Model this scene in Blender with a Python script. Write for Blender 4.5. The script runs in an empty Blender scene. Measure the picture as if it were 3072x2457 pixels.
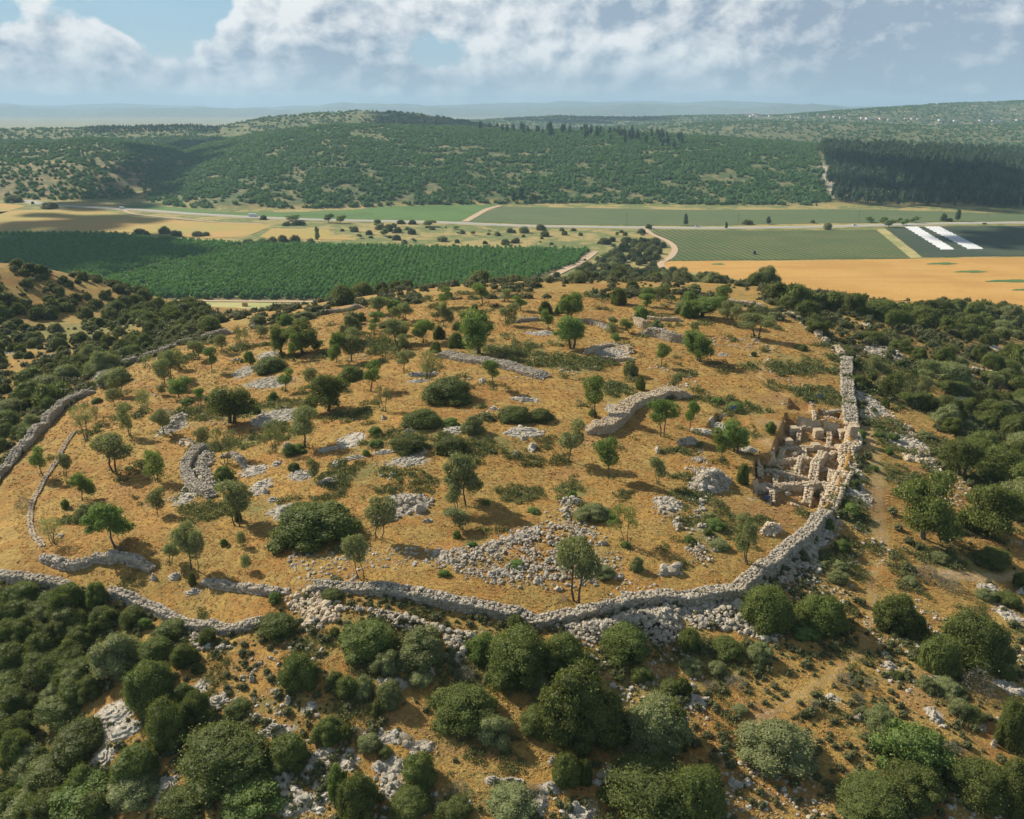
import bpy, math, random
import numpy as np
from mathutils import Vector
rs = np.random.RandomState(7); random.seed(7)
SC = bpy.context.scene; COL = SC.collection
# ------------------------------------------------------------------ camera, sky, sun
H = 50.0; FPX = 852.0; PITCH = math.radians(19.5)
CP, SP = math.cos(PITCH), math.sin(PITCH)
cam = bpy.data.cameras.new("camera"); camo = bpy.data.objects.new("camera", cam); COL.objects.link(camo)
camo.location = (0, 0, H); camo.rotation_euler = (math.radians(90) - PITCH, 0, 0)
cam.sensor_width = 36; cam.lens = 36 * FPX / 1024; cam.clip_start = 1; cam.clip_end = 60000
SC.camera = camo
SUNV = Vector((-0.66, 0.44, 0.56)).normalized()
sun = bpy.data.lights.new("sun", 'SUN'); suno = bpy.data.objects.new("sun", sun); COL.objects.link(suno)
sun.energy = 5.0; sun.angle = math.radians(0.6); sun.color = (1, .91, .76)
suno.rotation_euler = SUNV.to_track_quat('Z', 'Y').to_euler()
SC.view_settings.view_transform = 'Standard'; SC.view_settings.look = 'None'
SC.view_settings.exposure = 0.52; SC.view_settings.gamma = 1
SC.cycles.max_bounces = 5; SC.cycles.diffuse_bounces = 2; SC.cycles.transparent_max_bounces = 4
SC.cycles.volume_bounces = 0; SC.cycles.transmission_bounces = 2; SC.cycles.glossy_bounces = 1

class NT:
    def __init__(s, tree): s.t = tree; s.n = tree.nodes; s.l = tree.links
    def node(s, typ, **kw):
        n = s.n.new(typ)
        for k, v in kw.items(): setattr(n, k, v)
        return n
    def put(s, sock, v):
        if isinstance(v, bpy.types.NodeSocket): s.l.new(v, sock)
        elif v is not None:
            if sock.type == 'RGBA' and not hasattr(v, '__len__'): v = (v, v, v, 1)
            elif sock.type == 'RGBA' and len(v) == 3: v = (*v, 1)
            sock.default_value = v
    def math(s, op, a, b=None, c=None, clamp=False):
        n = s.node('ShaderNodeMath', operation=op, use_clamp=clamp); s.put(n.inputs[0], a); s.put(n.inputs[1], b)
        if c is not None: s.put(n.inputs[2], c)
        return n.outputs[0]
    def mix(s, f, a, b, mode='MIX'):
        n = s.node('ShaderNodeMix', data_type='RGBA', blend_type=mode); s.put(n.inputs[0], f); s.put(n.inputs[6], a); s.put(n.inputs[7], b)
        return n.outputs[2]
    def noise(s, vec, scale, detail=3, rough=.55, dist=0):
        n = s.node('ShaderNodeTexNoise'); s.put(n.inputs['Vector'], vec); s.put(n.inputs['Scale'], scale)
        s.put(n.inputs['Detail'], detail); s.put(n.inputs['Roughness'], rough); s.put(n.inputs['Distortion'], dist)
        return n.outputs[0]
    def ss(s, x, lo, hi, a=0., b=1.):
        n = s.node('ShaderNodeMapRange', interpolation_type='SMOOTHSTEP'); s.put(n.inputs[0], x)
        s.put(n.inputs[1], lo); s.put(n.inputs[2], hi); s.put(n.inputs[3], a); s.put(n.inputs[4], b)
        return n.outputs[0]
    def vm(s, op, a, b=None):
        n = s.node('ShaderNodeVectorMath', operation=op); s.put(n.inputs[0], a)
        if b is not None: s.put(n.inputs[1], b)
        return n.outputs['Value' if op in ('DOT_PRODUCT', 'LENGTH') else 'Vector']
    def attr(s, name): return s.node('ShaderNodeAttribute', attribute_name=name)

world = bpy.data.worlds.new("World"); SC.world = world; world.use_nodes = True
w = NT(world.node_tree); w.n.clear()
SKYK = .1
sky = w.node('ShaderNodeTexSky', sky_type='NISHITA', sun_disc=False)
sky.sun_elevation = math.asin(SUNV.z); sky.sun_rotation = math.atan2(SUNV.x, SUNV.y)
sky.air_density = 1.0; sky.dust_density = 1.2; sky.altitude = 300
tc = w.node('ShaderNodeTexCoord'); D = w.vm('NORMALIZE', tc.outputs['Generated'])
sx = w.node('ShaderNodeSeparateXYZ'); w.put(sx.inputs[0], D)
dz = w.math('MAXIMUM', sx.outputs[2], 0.0)
az = w.math('ARCTAN2', sx.outputs[0], sx.outputs[1])
# clouds in azimuth / stretched elevation space
cv = w.node('ShaderNodeCombineXYZ'); w.put(cv.inputs[0], az); w.put(cv.inputs[1], w.math('MULTIPLY', dz, 1.35)); w.put(cv.inputs[2], 3.7)
n1 = w.noise(cv.outputs[0], 7.5, 9, .6, .15)
n2 = w.noise(cv.outputs[0], 30.0, 6, .6, .2)
n3 = w.noise(cv.outputs[0], 5., 3, .5)
cvs = w.vm('ADD', cv.outputs[0], (-.010, .014, 0)); n1s = w.noise(cvs, 7.5, 9, .6, .15); n2s = w.noise(cvs, 30.0, 6, .6, .2)
def blob(a0, e0, wa, we):           # big cloud banks: azimuth / elevation in radians
    dx = w.math('DIVIDE', w.math('SUBTRACT', az, a0), wa); dy = w.math('DIVIDE', w.math('SUBTRACT', dz, e0), we)
    r = w.math('ADD', w.math('MULTIPLY', dx, dx), w.math('MULTIPLY', dy, dy)); return w.math('EXPONENT', w.math('MULTIPLY', r, -1.0))
def AE(u, v):
    a = (409.5 - v) / FPX; x, y, z = (u - 512) / FPX, CP + a * SP, -SP + a * CP
    return math.atan2(x, y), z / math.sqrt(x * x + y * y + z * z)
def addm(lst):
    s_ = lst[0]
    for q in lst[1:]: s_ = w.math('ADD', s_, q)
    return s_
BANKS = [(55, 55, 85, 28, 1.1), (115, 35, 45, 22, .7), (245, 40, 60, 34, 1.2), (310, 45, 60, 30, .9), (170, 20, 48, 24, -1.4), (200, 2, 60, 16, -.8), (10, 12, 40, 14, -.5), (560, 30, 160, 40, .8), (800, 25, 260, 45, .9), (840, 55, 120, 16, .6), (480, 5, 300, 16, .7), (1010, 30, 60, 40, .9), (950, -60, 500, 60, 1.), (500, 84, 700, 14, .5), (700, 74, 90, 12, .5), (880, 80, 80, 12, .5), (120, 88, 120, 9, .4), (400, 92, 140, 8, .4), (330, 70, 110, 18, .5), (60, 68, 90, 16, .4), (640, 62, 160, 18, .5), (440, 60, 30, 10, -.4), (455, 50, 26, 12, -.25)]
parts = []
for (u, v, du, dv, k) in BANKS:
    a0, e0 = AE(u, v); parts.append(w.math('MULTIPLY', blob(a0, e0, du / FPX, dv / FPX), k))
bank = addm(parts)
cov = w.math('ADD', w.math('MULTIPLY', bank, .55), w.math('ADD', w.math('MULTIPLY', w.math('SUBTRACT', n1, .5), 2.0), w.math('MULTIPLY', w.math('SUBTRACT', n2, .5), .45)))
high = w.ss(dz, .15, .5)
cmask = w.ss(cov, .17, .40)
lit = w.math('ADD', w.math('MULTIPLY', w.math('SUBTRACT', n1, n1s), 4.5), w.math('MULTIPLY', w.math('SUBTRACT', n2, n2s), 1.6))
# grey undersides: lower part of a bank and thick portions
shade = w.ss(w.math('ADD', w.math('MULTIPLY', w.math('SUBTRACT', n3, .5), 1.6), w.math('MULTIPLY', w.math('SUBTRACT', n2, .5), 1.1)), -.15, .35)
gparts = []
for (u, v, du, dv, k) in [(640, 10, 190, 18, .9), (385, 60, 90, 26, .9), (245, 48, 30, 12, .6), (60, 75, 90, 10, .6), (900, 35, 160, 26, .9), (960, 10, 80, 20, .6), (380, 88, 240, 22, .5), (960, 66, 160, 26, .7), (150, 66, 120, 12, .3), (760, 85, 300, 16, .7)]:
    a0, e0 = AE(u, v); gparts.append(w.math('MULTIPLY', blob(a0, e0, du / FPX, dv / FPX), k))
grey = w.math('ADD', w.math('MULTIPLY', shade, .45), w.math('MULTIPLY', addm(gparts), .75))
grey = w.math('SUBTRACT', grey, lit, clamp=True)
cc = w.mix(grey, (1.0, 1.02, 1.02), (.36, .46, .58)); cc = w.mix(w.ss(dz, .16, .4), cc, (.30, .34, .38))
skyc = w.mix(1.0, sky.outputs[0], (SKYK, SKYK, SKYK), 'MULTIPLY')
skyc = w.mix(.8, skyc, (.35, .60, .78))
hz = w.ss(dz, .0, .09, 1., 0.)
veil = w.mix(w.math('MULTIPLY', hz, .8), skyc, (.60, .71, .78)); veil = w.mix(w.ss(dz, .16, .4), veil, (.26, .32, .40))
final = w.mix(w.math('MULTIPLY', cmask, w.math('SUBTRACT', 1.0, w.math('MULTIPLY', hz, .35))), veil, cc)
bg = w.node('ShaderNodeBackground'); w.put(bg.inputs[0], final); w.put(bg.inputs[1], .63)
wo = w.node('ShaderNodeOutputWorld'); w.l.new(bg.outputs[0], wo.inputs[0])

# ------------------------------------------------------------------ numeric helpers
def hsh(i, j, k):
    n = (i * 374761393 + j * 668265263 + k * 2147483647 % 1000003 * 69069) & 0xffffffff
    n = ((n ^ (n >> 13)) * 1274126177) & 0xffffffff
    return ((n ^ (n >> 16)) & 0xffff) / 65535.0
def vn(x, y, k=0):
    x = np.asarray(x, float); y = np.asarray(y, float)
    xi = np.floor(x).astype(np.int64); yi = np.floor(y).astype(np.int64); fx = x - xi; fy = y - yi
    fx = fx * fx * (3 - 2 * fx); fy = fy * fy * (3 - 2 * fy)
    a = hsh(xi, yi, k); b = hsh(xi + 1, yi, k); c = hsh(xi, yi + 1, k); d = hsh(xi + 1, yi + 1, k)
    return (a + (b - a) * fx) * (1 - fy) + (c + (d - c) * fx) * fy
def fbm(x, y, k=0, o=4):
    s_ = 0; a = .5
    for i in range(o): s_ = s_ + a * (vn(x * 2 ** i, y * 2 ** i, k + i) - .5); a *= .5
    return s_
def sst(x, a, b):
    t = np.clip((x - a) / (b - a), 0, 1); return t * t * (3 - 2 * t)
TO = dict(A=(0, 240), B=(1024, 240), C=(2048, 240), D=(0, 900), E=(1024, 900), F=(2048, 900), G=(0, 1500), H=(1024, 1500), I=(2048, 1500), J=(0, 1737), K=(1024, 1737), L=(2048, 1737))
TK = 6.3165
def TP(t, x, y):
    ox, oy = TO[t]; return ox / 3 + x / TK, oy / 3 + y / TK
def ray(u, v):
    a = (409.5 - v) / FPX
    return (u - 512) / FPX, CP + a * SP, -SP + a * CP
def at_z(u, v, z):
    dx, dy, dzz = ray(u, v); t = (z - H) / dzz; return dx * t, dy * t
def proj(x, y, z):
    d = y * CP - (z - H) * SP; up = y * SP + (z - H) * CP
    return 512 + FPX * x / d, 409.5 - FPX * up / d, d
# ------------------------------------------------------------------ terrain height
VAL = -80.0
ctl = []
for (u, v, z) in [ # site, by what is seen there
    (300, 590, 0), (420, 605, 0), (540, 615, -.6), (640, 600, -.5), (740, 580, -1), (800, 540, -1.5), (840, 480, -2), (850, 400, -2.2), (842, 350, -2), (790, 320, -2), (700, 300, -1.5),
    (560, 290, -1), (450, 291, -1.5), (400, 298, -3), (330, 312, -5), (270, 326, -6), (180, 350, -6), (100, 390, -6), (40, 440, -6), (0, 480, -6), (0, 560, -4), (100, 560, -2), (60, 500, -5), (150, 500, -3), (220, 540, -1),
    (250, 450, -1.5), (200, 400, -3.5), (300, 370, -1), (400, 420, 2), (480, 440, 2), (560, 380, 1.5), (480, 360, 1.5), (400, 350, 0), (620, 400, 1), (700, 360, .3), (600, 330, .5), (560, 480, 1), (640, 520, .8), (740, 500, 0), (700, 440, .5), (350, 480, 1.), (430, 530, .6), (300, 540, .2), (780, 380, -1),
    # near left terrace and slope in front
    (0, 590, -5), (110, 600, -3.5), (200, 630, -3), (270, 625, -1.5), (0, 680, -11), (0, 819, -17), (120, 700, -9), (150, 819, -14), (250, 700, -6), (300, 819, -10.5), (330, 680, -3.5), (420, 720, -5.5), (500, 680, -3.5), (500, 819, -9.5), (620, 690, -4.5), (650, 819, -9.5), (720, 640, -3.5), (760, 720, -6), (800, 819, -10),
    (860, 620, -4), (860, 540, -3.6), (880, 460, -3.6), (880, 400, -3.6), (870, 350, -4), (930, 560, -5.5), (930, 700, -7), (930, 819, -10.5), (1024, 819, -12), (1024, 700, -9.5), (1024, 600, -8.5), (1024, 520, -8.5), (960, 470, -6), (1024, 440, -10), (960, 400, -7.5), (940, 350, -8.5), (1024, 380, -14), (1024, 335, -26), (900, 316, -13), (1024, 313, -38), (850, 300, -11), (800, 290, -7),
    # left slope and spur
    (30, 420, -9), (0, 400, -14), (80, 360, -13), (0, 350, -19), (100, 330, -18), (170, 325, -17), (200, 318, -24), (60, 310, -20), (0, 310, -17), (0, 268, -8), (60, 272, -14), (110, 286, -24), (150, 296, -34), (190, 305, -44), (250, 311, -56), (300, 313, -56)]:
    if v >= 640 and u > 100: z *= .58
    elif v >= 660: z *= .8
    x, y = at_z(u, v, z); ctl.append((x, y, z))
ctl += [(0, 20, -12), (-60, 20, -16), (60, 20, -15), (0, -60, -25), (-160, 60, -28), (180, 80, -24), (260, 220, -40), (-300, 180, -34), (-330, 330, -30), (-230, 470, -62), (-420, 430, -50), (-480, 620, -92), (-330, 590, -90),
        (-150, 500, -74), (-120, 380, -40), (-60, 360, -26), (-60, 480, -68), (0, 340, -17), (0, 440, -42), (0, 560, -76), (70, 330, -15), (80, 430, -33), (110, 560, -60), (140, 720, -80), (40, 760, -86), (150, 350, -26), (190, 460, -70), (260, 420, -78), (260, 560, -92),
        (350, 400, -82), (400, 560, -95), (-60, 640, -92), (-200, 620, -94), (500, 300, -85), (0, 900, -100), (300, 900, -105), (-400, 900, -105)]
ctl = np.array(ctl); cx_, cy_ = ctl[:, 0], ctl[:, 1]
def tk(r2): return np.where(r2 > 1e-9, r2 * np.log(r2 + 1e-12), 0) * .5
SCL = 100.
def _A():
    X = cx_ / SCL; Y = cy_ / SCL; n = len(X)
    K = tk((X[:, None] - X) ** 2 + (Y[:, None] - Y) ** 2) + np.eye(n) * .002
    Pm = np.c_[np.ones(n), X, Y]; M = np.zeros((n + 3, n + 3)); M[:n, :n] = K; M[:n, n:] = Pm; M[n:, :n] = Pm.T
    return np.linalg.solve(M, np.r_[ctl[:, 2], 0, 0, 0])
TW = _A()
def tps(x, y):
    x = x / SCL; y = y / SCL; out = TW[-3] + TW[-2] * x + TW[-1] * y
    for i in range(len(cx_)):
        out = out + TW[i] * tk((x - cx_[i] / SCL) ** 2 + (y - cy_[i] / SCL) ** 2)
    return out
def crest(D, pts):
    b, zz = [], []
    for u, v in pts:
        dx, dy, dzz = ray(u, v); b.append(dx / dy); zz.append(H + D * dzz / dy)
    return np.array(b), np.array(zz)
LAY = []
def layer(D, foot, pts, ftab=None, relief=10, k=0, back=.16, p=1.0): LAY.append((D, foot, crest(D, pts), ftab, relief, k, back, p))
layer(1560, 1300, [(-120, 160), (0, 158), (79, 158), (116, 170), (135, 184), (160, 196), (200, 215)], None, 5, 3)
layer(1950, 1480, [(-120, 140), (0, 142), (47, 141), (95, 136), (142, 141), (174, 146), (215, 165), (260, 190)], None, 8, 5)
layer(2700, 1900, [(-200, 127), (0, 127), (80, 126), (150, 124.5), (190, 124), (218, 126), (260, 135), (300, 150)], None, 6, 7)
layer(2000, 1195, [(60, 208), (75, 196), (100, 183), (143, 164), (204, 143), (266, 130), (332, 123), (404, 124), (475, 126), (522, 129), (617, 130), (712, 135), (807, 142), (900, 148), (1024, 152), (1200, 160)],
      [(60, 192), (114, 205), (170, 208), (228, 212), (300, 210), (400, 206.5), (490, 205), (570, 204), (700, 205.5), (807, 207), (920, 209), (1024, 212), (1200, 214)], 12, 11)
layer(2700, 2050, [(150, 160), (190, 134), (223, 124), (262, 116), (309, 111.8), (361, 108.8), (400, 110), (427, 113), (475, 120), (513, 128), (560, 140)], None, 3, 13)
layer(3300, 2400, [(400, 150), (500, 131), (560, 127), (650, 123), (760, 119), (850, 121), (950, 124), (1024, 122), (1200, 120)], None, 9, 17, .05)
layer(4700, 3500, [(380, 130), (450, 119), (475, 118), (560, 113.5), (617, 115), (712, 113), (780, 113), (860, 107), (902, 104), (950, 101), (1024, 98.8), (1200, 96)], None, 12, 19, .05)
layer(21000, 15000, [(-200, 108), (0, 107.5), (60, 106), (140, 105), (190, 106.5), (270, 107.5), (300, 106), (400, 105), (480, 102.5), (580, 101), (700, 103.5), (800, 106), (900, 107), (1200, 107)], None, 220, 23)
layer(15000, 12500, [(-200, 111), (0, 109), (120, 108), (190, 109.5), (260, 109), (330, 108), (420, 106.5), (520, 107.5), (640, 106), (760, 108), (900, 110), (1200, 110)], None, 160, 29)
def far(x, y):
    b = x / np.maximum(y, 1.); z = np.full(x.shape, VAL)
    for (D, foot, (cb, cz), ftab, rel, k, back, p) in LAY:
        zc = np.interp(b, cb, cz) - (.0022 * D if D < 6000 else 0)
        if D > 12000: zc = zc + D * .0075 * fbm(b * 16 + k, b * 0 + .3, k, 5)
        if ftab is None: y0 = np.full(x.shape, float(foot))
        else:
            fb = [ray(u, v)[0] / ray(u, v)[1] for u, v in ftab]; fy = [at_z(u, v, VAL)[1] for u, v in ftab]; y0 = np.interp(b, fb, fy)
        t = (y - y0) / (D - y0); tt = np.clip(t, 0, 1)
        amp = (zc - VAL)
        zz = VAL + amp * np.sin(tt * math.pi / 2) ** (1.0 * p)
        mid = np.sin(np.clip(t, 0, 1) * math.pi)
        sc = (D - foot) / 2.2
        zz = zz + mid * rel * 2.2 * fbm(x / sc + k, y / (sc * 1.6), k, 4) * np.clip(amp / 60, 0, 1)
        zz = np.where(t > 1, zc - (y - D) * back, zz)
        zz = np.where(t <= 0, VAL - 20, zz)
        z = np.maximum(z, zz)
    return z
def Z1(x, y):
    x = np.asarray(x, float); y = np.asarray(y, float)
    near = np.full(x.shape, VAL); m = y < 1000
    if m.any():
        xx, yy = x[m], y[m]; n = tps(np.clip(xx, -600, 600), np.clip(yy, -60, 900))
        n = n + .9 * fbm(xx / 14, yy / 14, 41, 4) + .5 * fbm(xx / 3.2, yy / 3.2, 51, 3)
        near[m] = np.maximum(n, VAL)
    fr = np.full(x.shape, VAL); m2 = y > 1000
    if m2.any(): fr[m2] = far(x[m2], y[m2])
    return np.maximum(near, fr)
def hit(Zf, u, v):
    dx, dy, dzz = ray(u, v)
    t = np.geomspace(45, 24000, 440)
    f = (H + dzz * t) - Zf(dx * t, dy * t); idx = np.where(f < 0)[0]
    if not len(idx): return dx * 12000, dy * 12000
    i = idx[0]; a, b = t[max(i - 1, 0)], t[i]
    tt = np.linspace(a, b, 40); ff = (H + dzz * tt) - Zf(dx * tt, dy * tt); j = np.where(ff < 0)[0]; j = j[0] if len(j) else 39
    t0 = tt[j]; return dx * t0, dy * t0
def poly1(tile, pts): return [hit(Z1, *TP(tile, x, y)) for x, y in pts]
# perimeter (clockwise from the left edge), each point with the drop outside
PER = []
def per(tile, pts, drop):
    for p in poly1(tile, pts): PER.append((*p, drop))
per('D', [(-150, 1330), (0, 1150), (130, 990), (220, 885), (330, 775), (400, 700), (480, 650), (590, 590), (740, 440), (900, 390), (1015, 350), (1120, 290), (1260, 268), (1480, 215), (1700, 160), (2000, 105)], .4)
per('B', [(120, 1450), (480, 1412), (1000, 1380), (1500, 1375), (2000, 1380)], .5)
per('F', [(280, 20), (500, 70), (640, 90), (740, 140), (860, 245), (960, 330), (1025, 385)], .7)
per('F', [(1030, 450), (1040, 580), (1060, 690), (1072, 790), (1075, 890), (1065, 990), (1040, 1070), (1000, 1160), (960, 1240), (920, 1300)], .55)
per('I', [(880, 100), (800, 200), (700, 290), (600, 360), (500, 440), (420, 510), (330, 565), (200, 580), (0, 615)], 1.0)
per('H', [(2000, 615), (1900, 640), (1780, 660), (1680, 695), (1500, 725), (1380, 735), (1270, 765), (1190, 755), (1060, 715), (820, 675), (520, 615), (260, 575), (0, 548)], .35)
per('G', [(2000, 545), (1880, 600), (1760, 700), (1650, 765), (1540, 800), (1420, 820), (1340, 800), (1200, 790), (1100, 745), (1000, 700), (900, 660), (820, 630), (690, 590), (500, 560), (300, 530), (150, 505), (0, 475), (-160, 440)], .25)
PER = np.array(PER)
def segd(x, y, P, closed=True):
    n = len(P); best = np.full(x.shape, 1e9); par = np.zeros(x.shape)
    for i in range(n if closed else n - 1):
        a = P[i]; b = P[(i + 1) % n]; dx, dy = b[0] - a[0], b[1] - a[1]; L2 = dx * dx + dy * dy + 1e-9
        t = np.clip(((x - a[0]) * dx + (y - a[1]) * dy) / L2, 0, 1); d = (x - a[0] - t * dx) ** 2 + (y - a[1] - t * dy) ** 2
        m = d < best; best = np.where(m, d, best); par = np.where(m, i + t, par)
    return np.sqrt(best), par
def wdrop(x, y):       # drop outside the ring wall, blended smoothly between its stretches
    num = np.zeros(x.shape); den = np.zeros(x.shape); n = len(PER)
    for i in range(n):
        a = PER[i]; b = PER[(i + 1) % n]; L = math.hypot(b[0] - a[0], b[1] - a[1])
        for t_ in (.25, .75):
            d2 = (x - a[0] - t_ * (b[0] - a[0])) ** 2 + (y - a[1] - t_ * (b[1] - a[1])) ** 2
            w_ = L / (d2 + 9) ** 2; num += w_ * (a[2] + t_ * (b[2] - a[2])); den += w_
    return num / den
def inside(x, y, P):
    c = np.zeros(x.shape, bool); n = len(P)
    for i in range(n):
        x1, y1 = P[i][0], P[i][1]; x2, y2 = P[(i + 1) % n][0], P[(i + 1) % n][1]
        if y1 == y2: continue
        c ^= ((y1 > y) != (y2 > y)) & (x < (x2 - x1) * (y - y1) / (y2 - y1) + x1)
    return c
PIT = [(poly1('F', [(650, 715), (860, 765), (1040, 790), (1045, 900), (1035, 1000), (1000, 1090), (960, 1190), (900, 1290), (780, 1330), (560, 1300), (440, 1215), (455, 1100), (450, 1000), (560, 960), (600, 850), (640, 760)]), 2.1),
       (poly1('F', [(675, 622), (812, 652), (806, 705), (665, 690)]), 1.3), (poly1('F', [(140, 800), (215, 712), (400, 760), (440, 800), (420, 900), (330, 890), (230, 850)]), .9),
       (poly1('F', [(860, 690), (1000, 715), (1005, 755), (860, 730)]), 1.)]
TERR = [(poly1('G', [(250, 395), (380, 440), (520, 440), (600, 400), (760, 395), (880, 430), (960, 450), (1100, 520), (1290, 545), (1400, 560), (1540, 585), (1700, 600), (1800, 585)]), 1.0)]
ARC = []
def Z(x, y):
    x = np.asarray(x, float); y = np.asarray(y, float); z = Z1(x, y)
    m = (y < 330) & (y > 35) & (np.abs(x) < 220)
    if m.any():
        xx, yy = x[m], y[m]; d, par = segd(xx, yy, PER); ins = inside(xx, yy, PER); sd = np.where(ins, -d, d)
        dr = wdrop(xx, yy)
        fade = 1 - sst(d, 8, 34)
        zz = z[m] - dr * sst(sd, -.2, .8) * fade
        for P, dep in PIT:
            dd, _ = segd(xx, yy, np.array(P)); i2 = inside(xx, yy, P); zz = zz - dep * sst(np.where(i2, dd, -dd), -.1, .45)
        z[m] = zz
    return z
def gz(x, y): return float(Z(np.array([x]), np.array([y]))[0])
# ------------------------------------------------------------------ mesh helpers
def mesh_np(name, V, F, mats, attrs=None, smooth=False, mi=None):
    me = bpy.data.meshes.new(name); V = np.asarray(V, np.float32); F = np.asarray(F, np.int32)
    k = F.shape[1]; me.vertices.add(len(V)); me.vertices.foreach_set('co', V.ravel())
    me.loops.add(F.size); me.loops.foreach_set('vertex_index', F.ravel())
    me.polygons.add(len(F)); me.polygons.foreach_set('loop_start', np.arange(len(F), dtype=np.int32) * k)
    try: me.polygons.foreach_set('loop_total', np.full(len(F), k, np.int32))
    except Exception: pass
    me.polygons.foreach_set('use_smooth', np.full(len(F), smooth))
    if mi is not None: me.polygons.foreach_set('material_index', np.asarray(mi, np.int32))
    me.update(calc_edges=True)
    for n_, a in (attrs or {}).items():
        a = np.asarray(a, np.float32)
        if a.ndim == 1: at = me.attributes.new(n_, 'FLOAT', 'POINT'); at.data.foreach_set('value', a)
        else: at = me.attributes.new(n_, 'FLOAT_COLOR', 'POINT'); at.data.foreach_set('color', np.c_[a, np.ones(len(a))].astype(np.float32).ravel() if a.shape[1] == 3 else a.ravel())
    for m in (mats if isinstance(mats, (list, tuple)) else [mats]): me.materials.append(m)
    return me
def obj(name, me, parent=None, loc=None, label=None, cat=None, group=None, kind=None):
    o = bpy.data.objects.new(name, me); COL.objects.link(o)
    if parent is not None: o.parent = parent
    if loc is not None: o.location = loc
    if label: o['label'] = label
    if cat: o['category'] = cat
    if group: o['group'] = group
    if kind: o['kind'] = kind
    return o
def grid_faces(nr, nc):
    i = np.arange(nr - 1)[:, None] * nc + np.arange(nc - 1)[None, :]
    return np.stack([i, i + 1, i + nc + 1, i + nc], -1).reshape(-1, 4)
class MB:
    def __init__(s): s.V = []; s.F = []; s.n = 0; s.A = []
    def add(s, V, F, a=0.):
        V = np.asarray(V, float); s.V.append(V); s.F.append(np.asarray(F) + s.n); s.n += len(V); s.A.append(np.full(len(V), a) if np.isscalar(a) else a)
    def mesh(s, name, mats, smooth=False): return mesh_np(name, np.vstack(s.V), np.vstack(s.F), mats, {'rnd': np.concatenate(s.A)}, smooth)
def box(c, d, rz=0):
    q = np.array([[x, y, z] for z in (-.5, .5) for y in (-.5, .5) for x in (-.5, .5)]) * np.array(d)
    ca, sa = math.cos(rz), math.sin(rz); q = np.c_[q[:, 0] * ca - q[:, 1] * sa, q[:, 0] * sa + q[:, 1] * ca, q[:, 2]] + np.array(c)
    return q, np.array([[0, 2, 3, 1], [4, 5, 7, 6], [0, 1, 5, 4], [2, 6, 7, 3], [0, 4, 6, 2], [1, 3, 7, 5]])
def tube(pts, rad, seg=6):
    pts = np.asarray(pts, float); V = []
    for i, p in enumerate(pts):
        t = pts[min(i + 1, len(pts) - 1)] - pts[max(i - 1, 0)]; t /= np.linalg.norm(t) + 1e-9
        a = np.cross(t, [1, .2, .1]); a /= np.linalg.norm(a); b = np.cross(t, a)
        for k in range(seg):
            an = 2 * math.pi * k / seg; V.append(p + rad[i] * (a * math.cos(an) + b * math.sin(an)))
    F = [[i * seg + k, i * seg + (k + 1) % seg, (i + 1) * seg + (k + 1) % seg, (i + 1) * seg + k] for i in range(len(pts) - 1) for k in range(seg)]
    return np.array(V), np.array(F)
# ------------------------------------------------------------------ materials
def newmat(name):
    m = bpy.data.materials.new(name); m.use_nodes = True; t = NT(m.node_tree); t.n.clear()
    return m, t
def finish(t, col, rough=.9, bump=None, bstr=.5, bdist=.1, extra=None):
    b = t.node('ShaderNodeBsdfPrincipled'); t.put(b.inputs['Base Color'], col); t.put(b.inputs['Roughness'], rough)
    try: b.inputs['Specular IOR Level'].default_value = .15
    except Exception: pass
    if bump is not None:
        bn = t.node('ShaderNodeBump'); t.put(bn.inputs['Height'], bump); t.put(bn.inputs['Strength'], bstr); t.put(bn.inputs['Distance'], bdist); t.l.new(bn.outputs[0], b.inputs['Normal'])
    out = t.node('ShaderNodeOutputMaterial'); t.l.new((extra or b).outputs[0], out.inputs[0]); return b, out
def pos(t): return t.node('ShaderNodeNewGeometry').outputs['Position']
def leafmat(name, c1, c2, trans=.25, amt=1.0):
    m, t = newmat(name); oi = t.node('ShaderNodeObjectInfo'); a = t.attr('rnd')
    f = t.math('ADD', t.math('MULTIPLY', a.outputs['Fac'], .65), t.math('MULTIPLY', oi.outputs['Random'], .45))
    col = t.mix(f, c1, c2)
    hs = t.node('ShaderNodeHueSaturation'); t.put(hs.inputs['Color'], col)
    t.put(hs.inputs['Hue'], t.math('ADD', .485, t.math('MULTIPLY', oi.outputs['Random'], .03))); t.put(hs.inputs['Saturation'], .95)
    b = t.node('ShaderNodeBsdfPrincipled'); t.put(b.inputs['Base Color'], hs.outputs[0]); t.put(b.inputs['Roughness'], .65); b.inputs['Specular IOR Level'].default_value = .25
    tr = t.node('ShaderNodeBsdfTranslucent'); t.put(tr.inputs[0], t.mix(1., hs.outputs[0], (1.3, 1.35, .6, 1), 'MULTIPLY'))
    mx = t.node('ShaderNodeMixShader'); t.put(mx.inputs[0], trans); t.l.new(b.outputs[0], mx.inputs[1]); t.l.new(tr.outputs[0], mx.inputs[2])
    out = t.node('ShaderNodeOutputMaterial'); t.l.new(mx.outputs[0], out.inputs[0]); return m
M = {}
M['oak'] = leafmat('evergreen_leaves', (.055, .082, .016), (.195, .215, .046), .3)
M['green'] = leafmat('fresh_leaves', (.09, .15, .028), (.22, .29, .07), .36)
M['olive'] = leafmat('olive_leaves', (.125, .15, .052), (.31, .32, .135), .3)
M['grey'] = leafmat('grey_twigs', (.12, .12, .085), (.24, .23, .17), .15)
M['orchard'] = leafmat('orchard_leaves', (.055, .165, .032), (.150, .30, .060), .28)
M['hill'] = leafmat('hill_scrub', (.048, .125, .032), (.150, .26, .075), .22); M['scrub'] = leafmat('thorny_scrub', (.085, .10, .036), (.20, .20, .085), .2)
M['pine'] = leafmat('pine_needles', (.030, .070, .028), (.095, .140, .055), .18)
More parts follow.
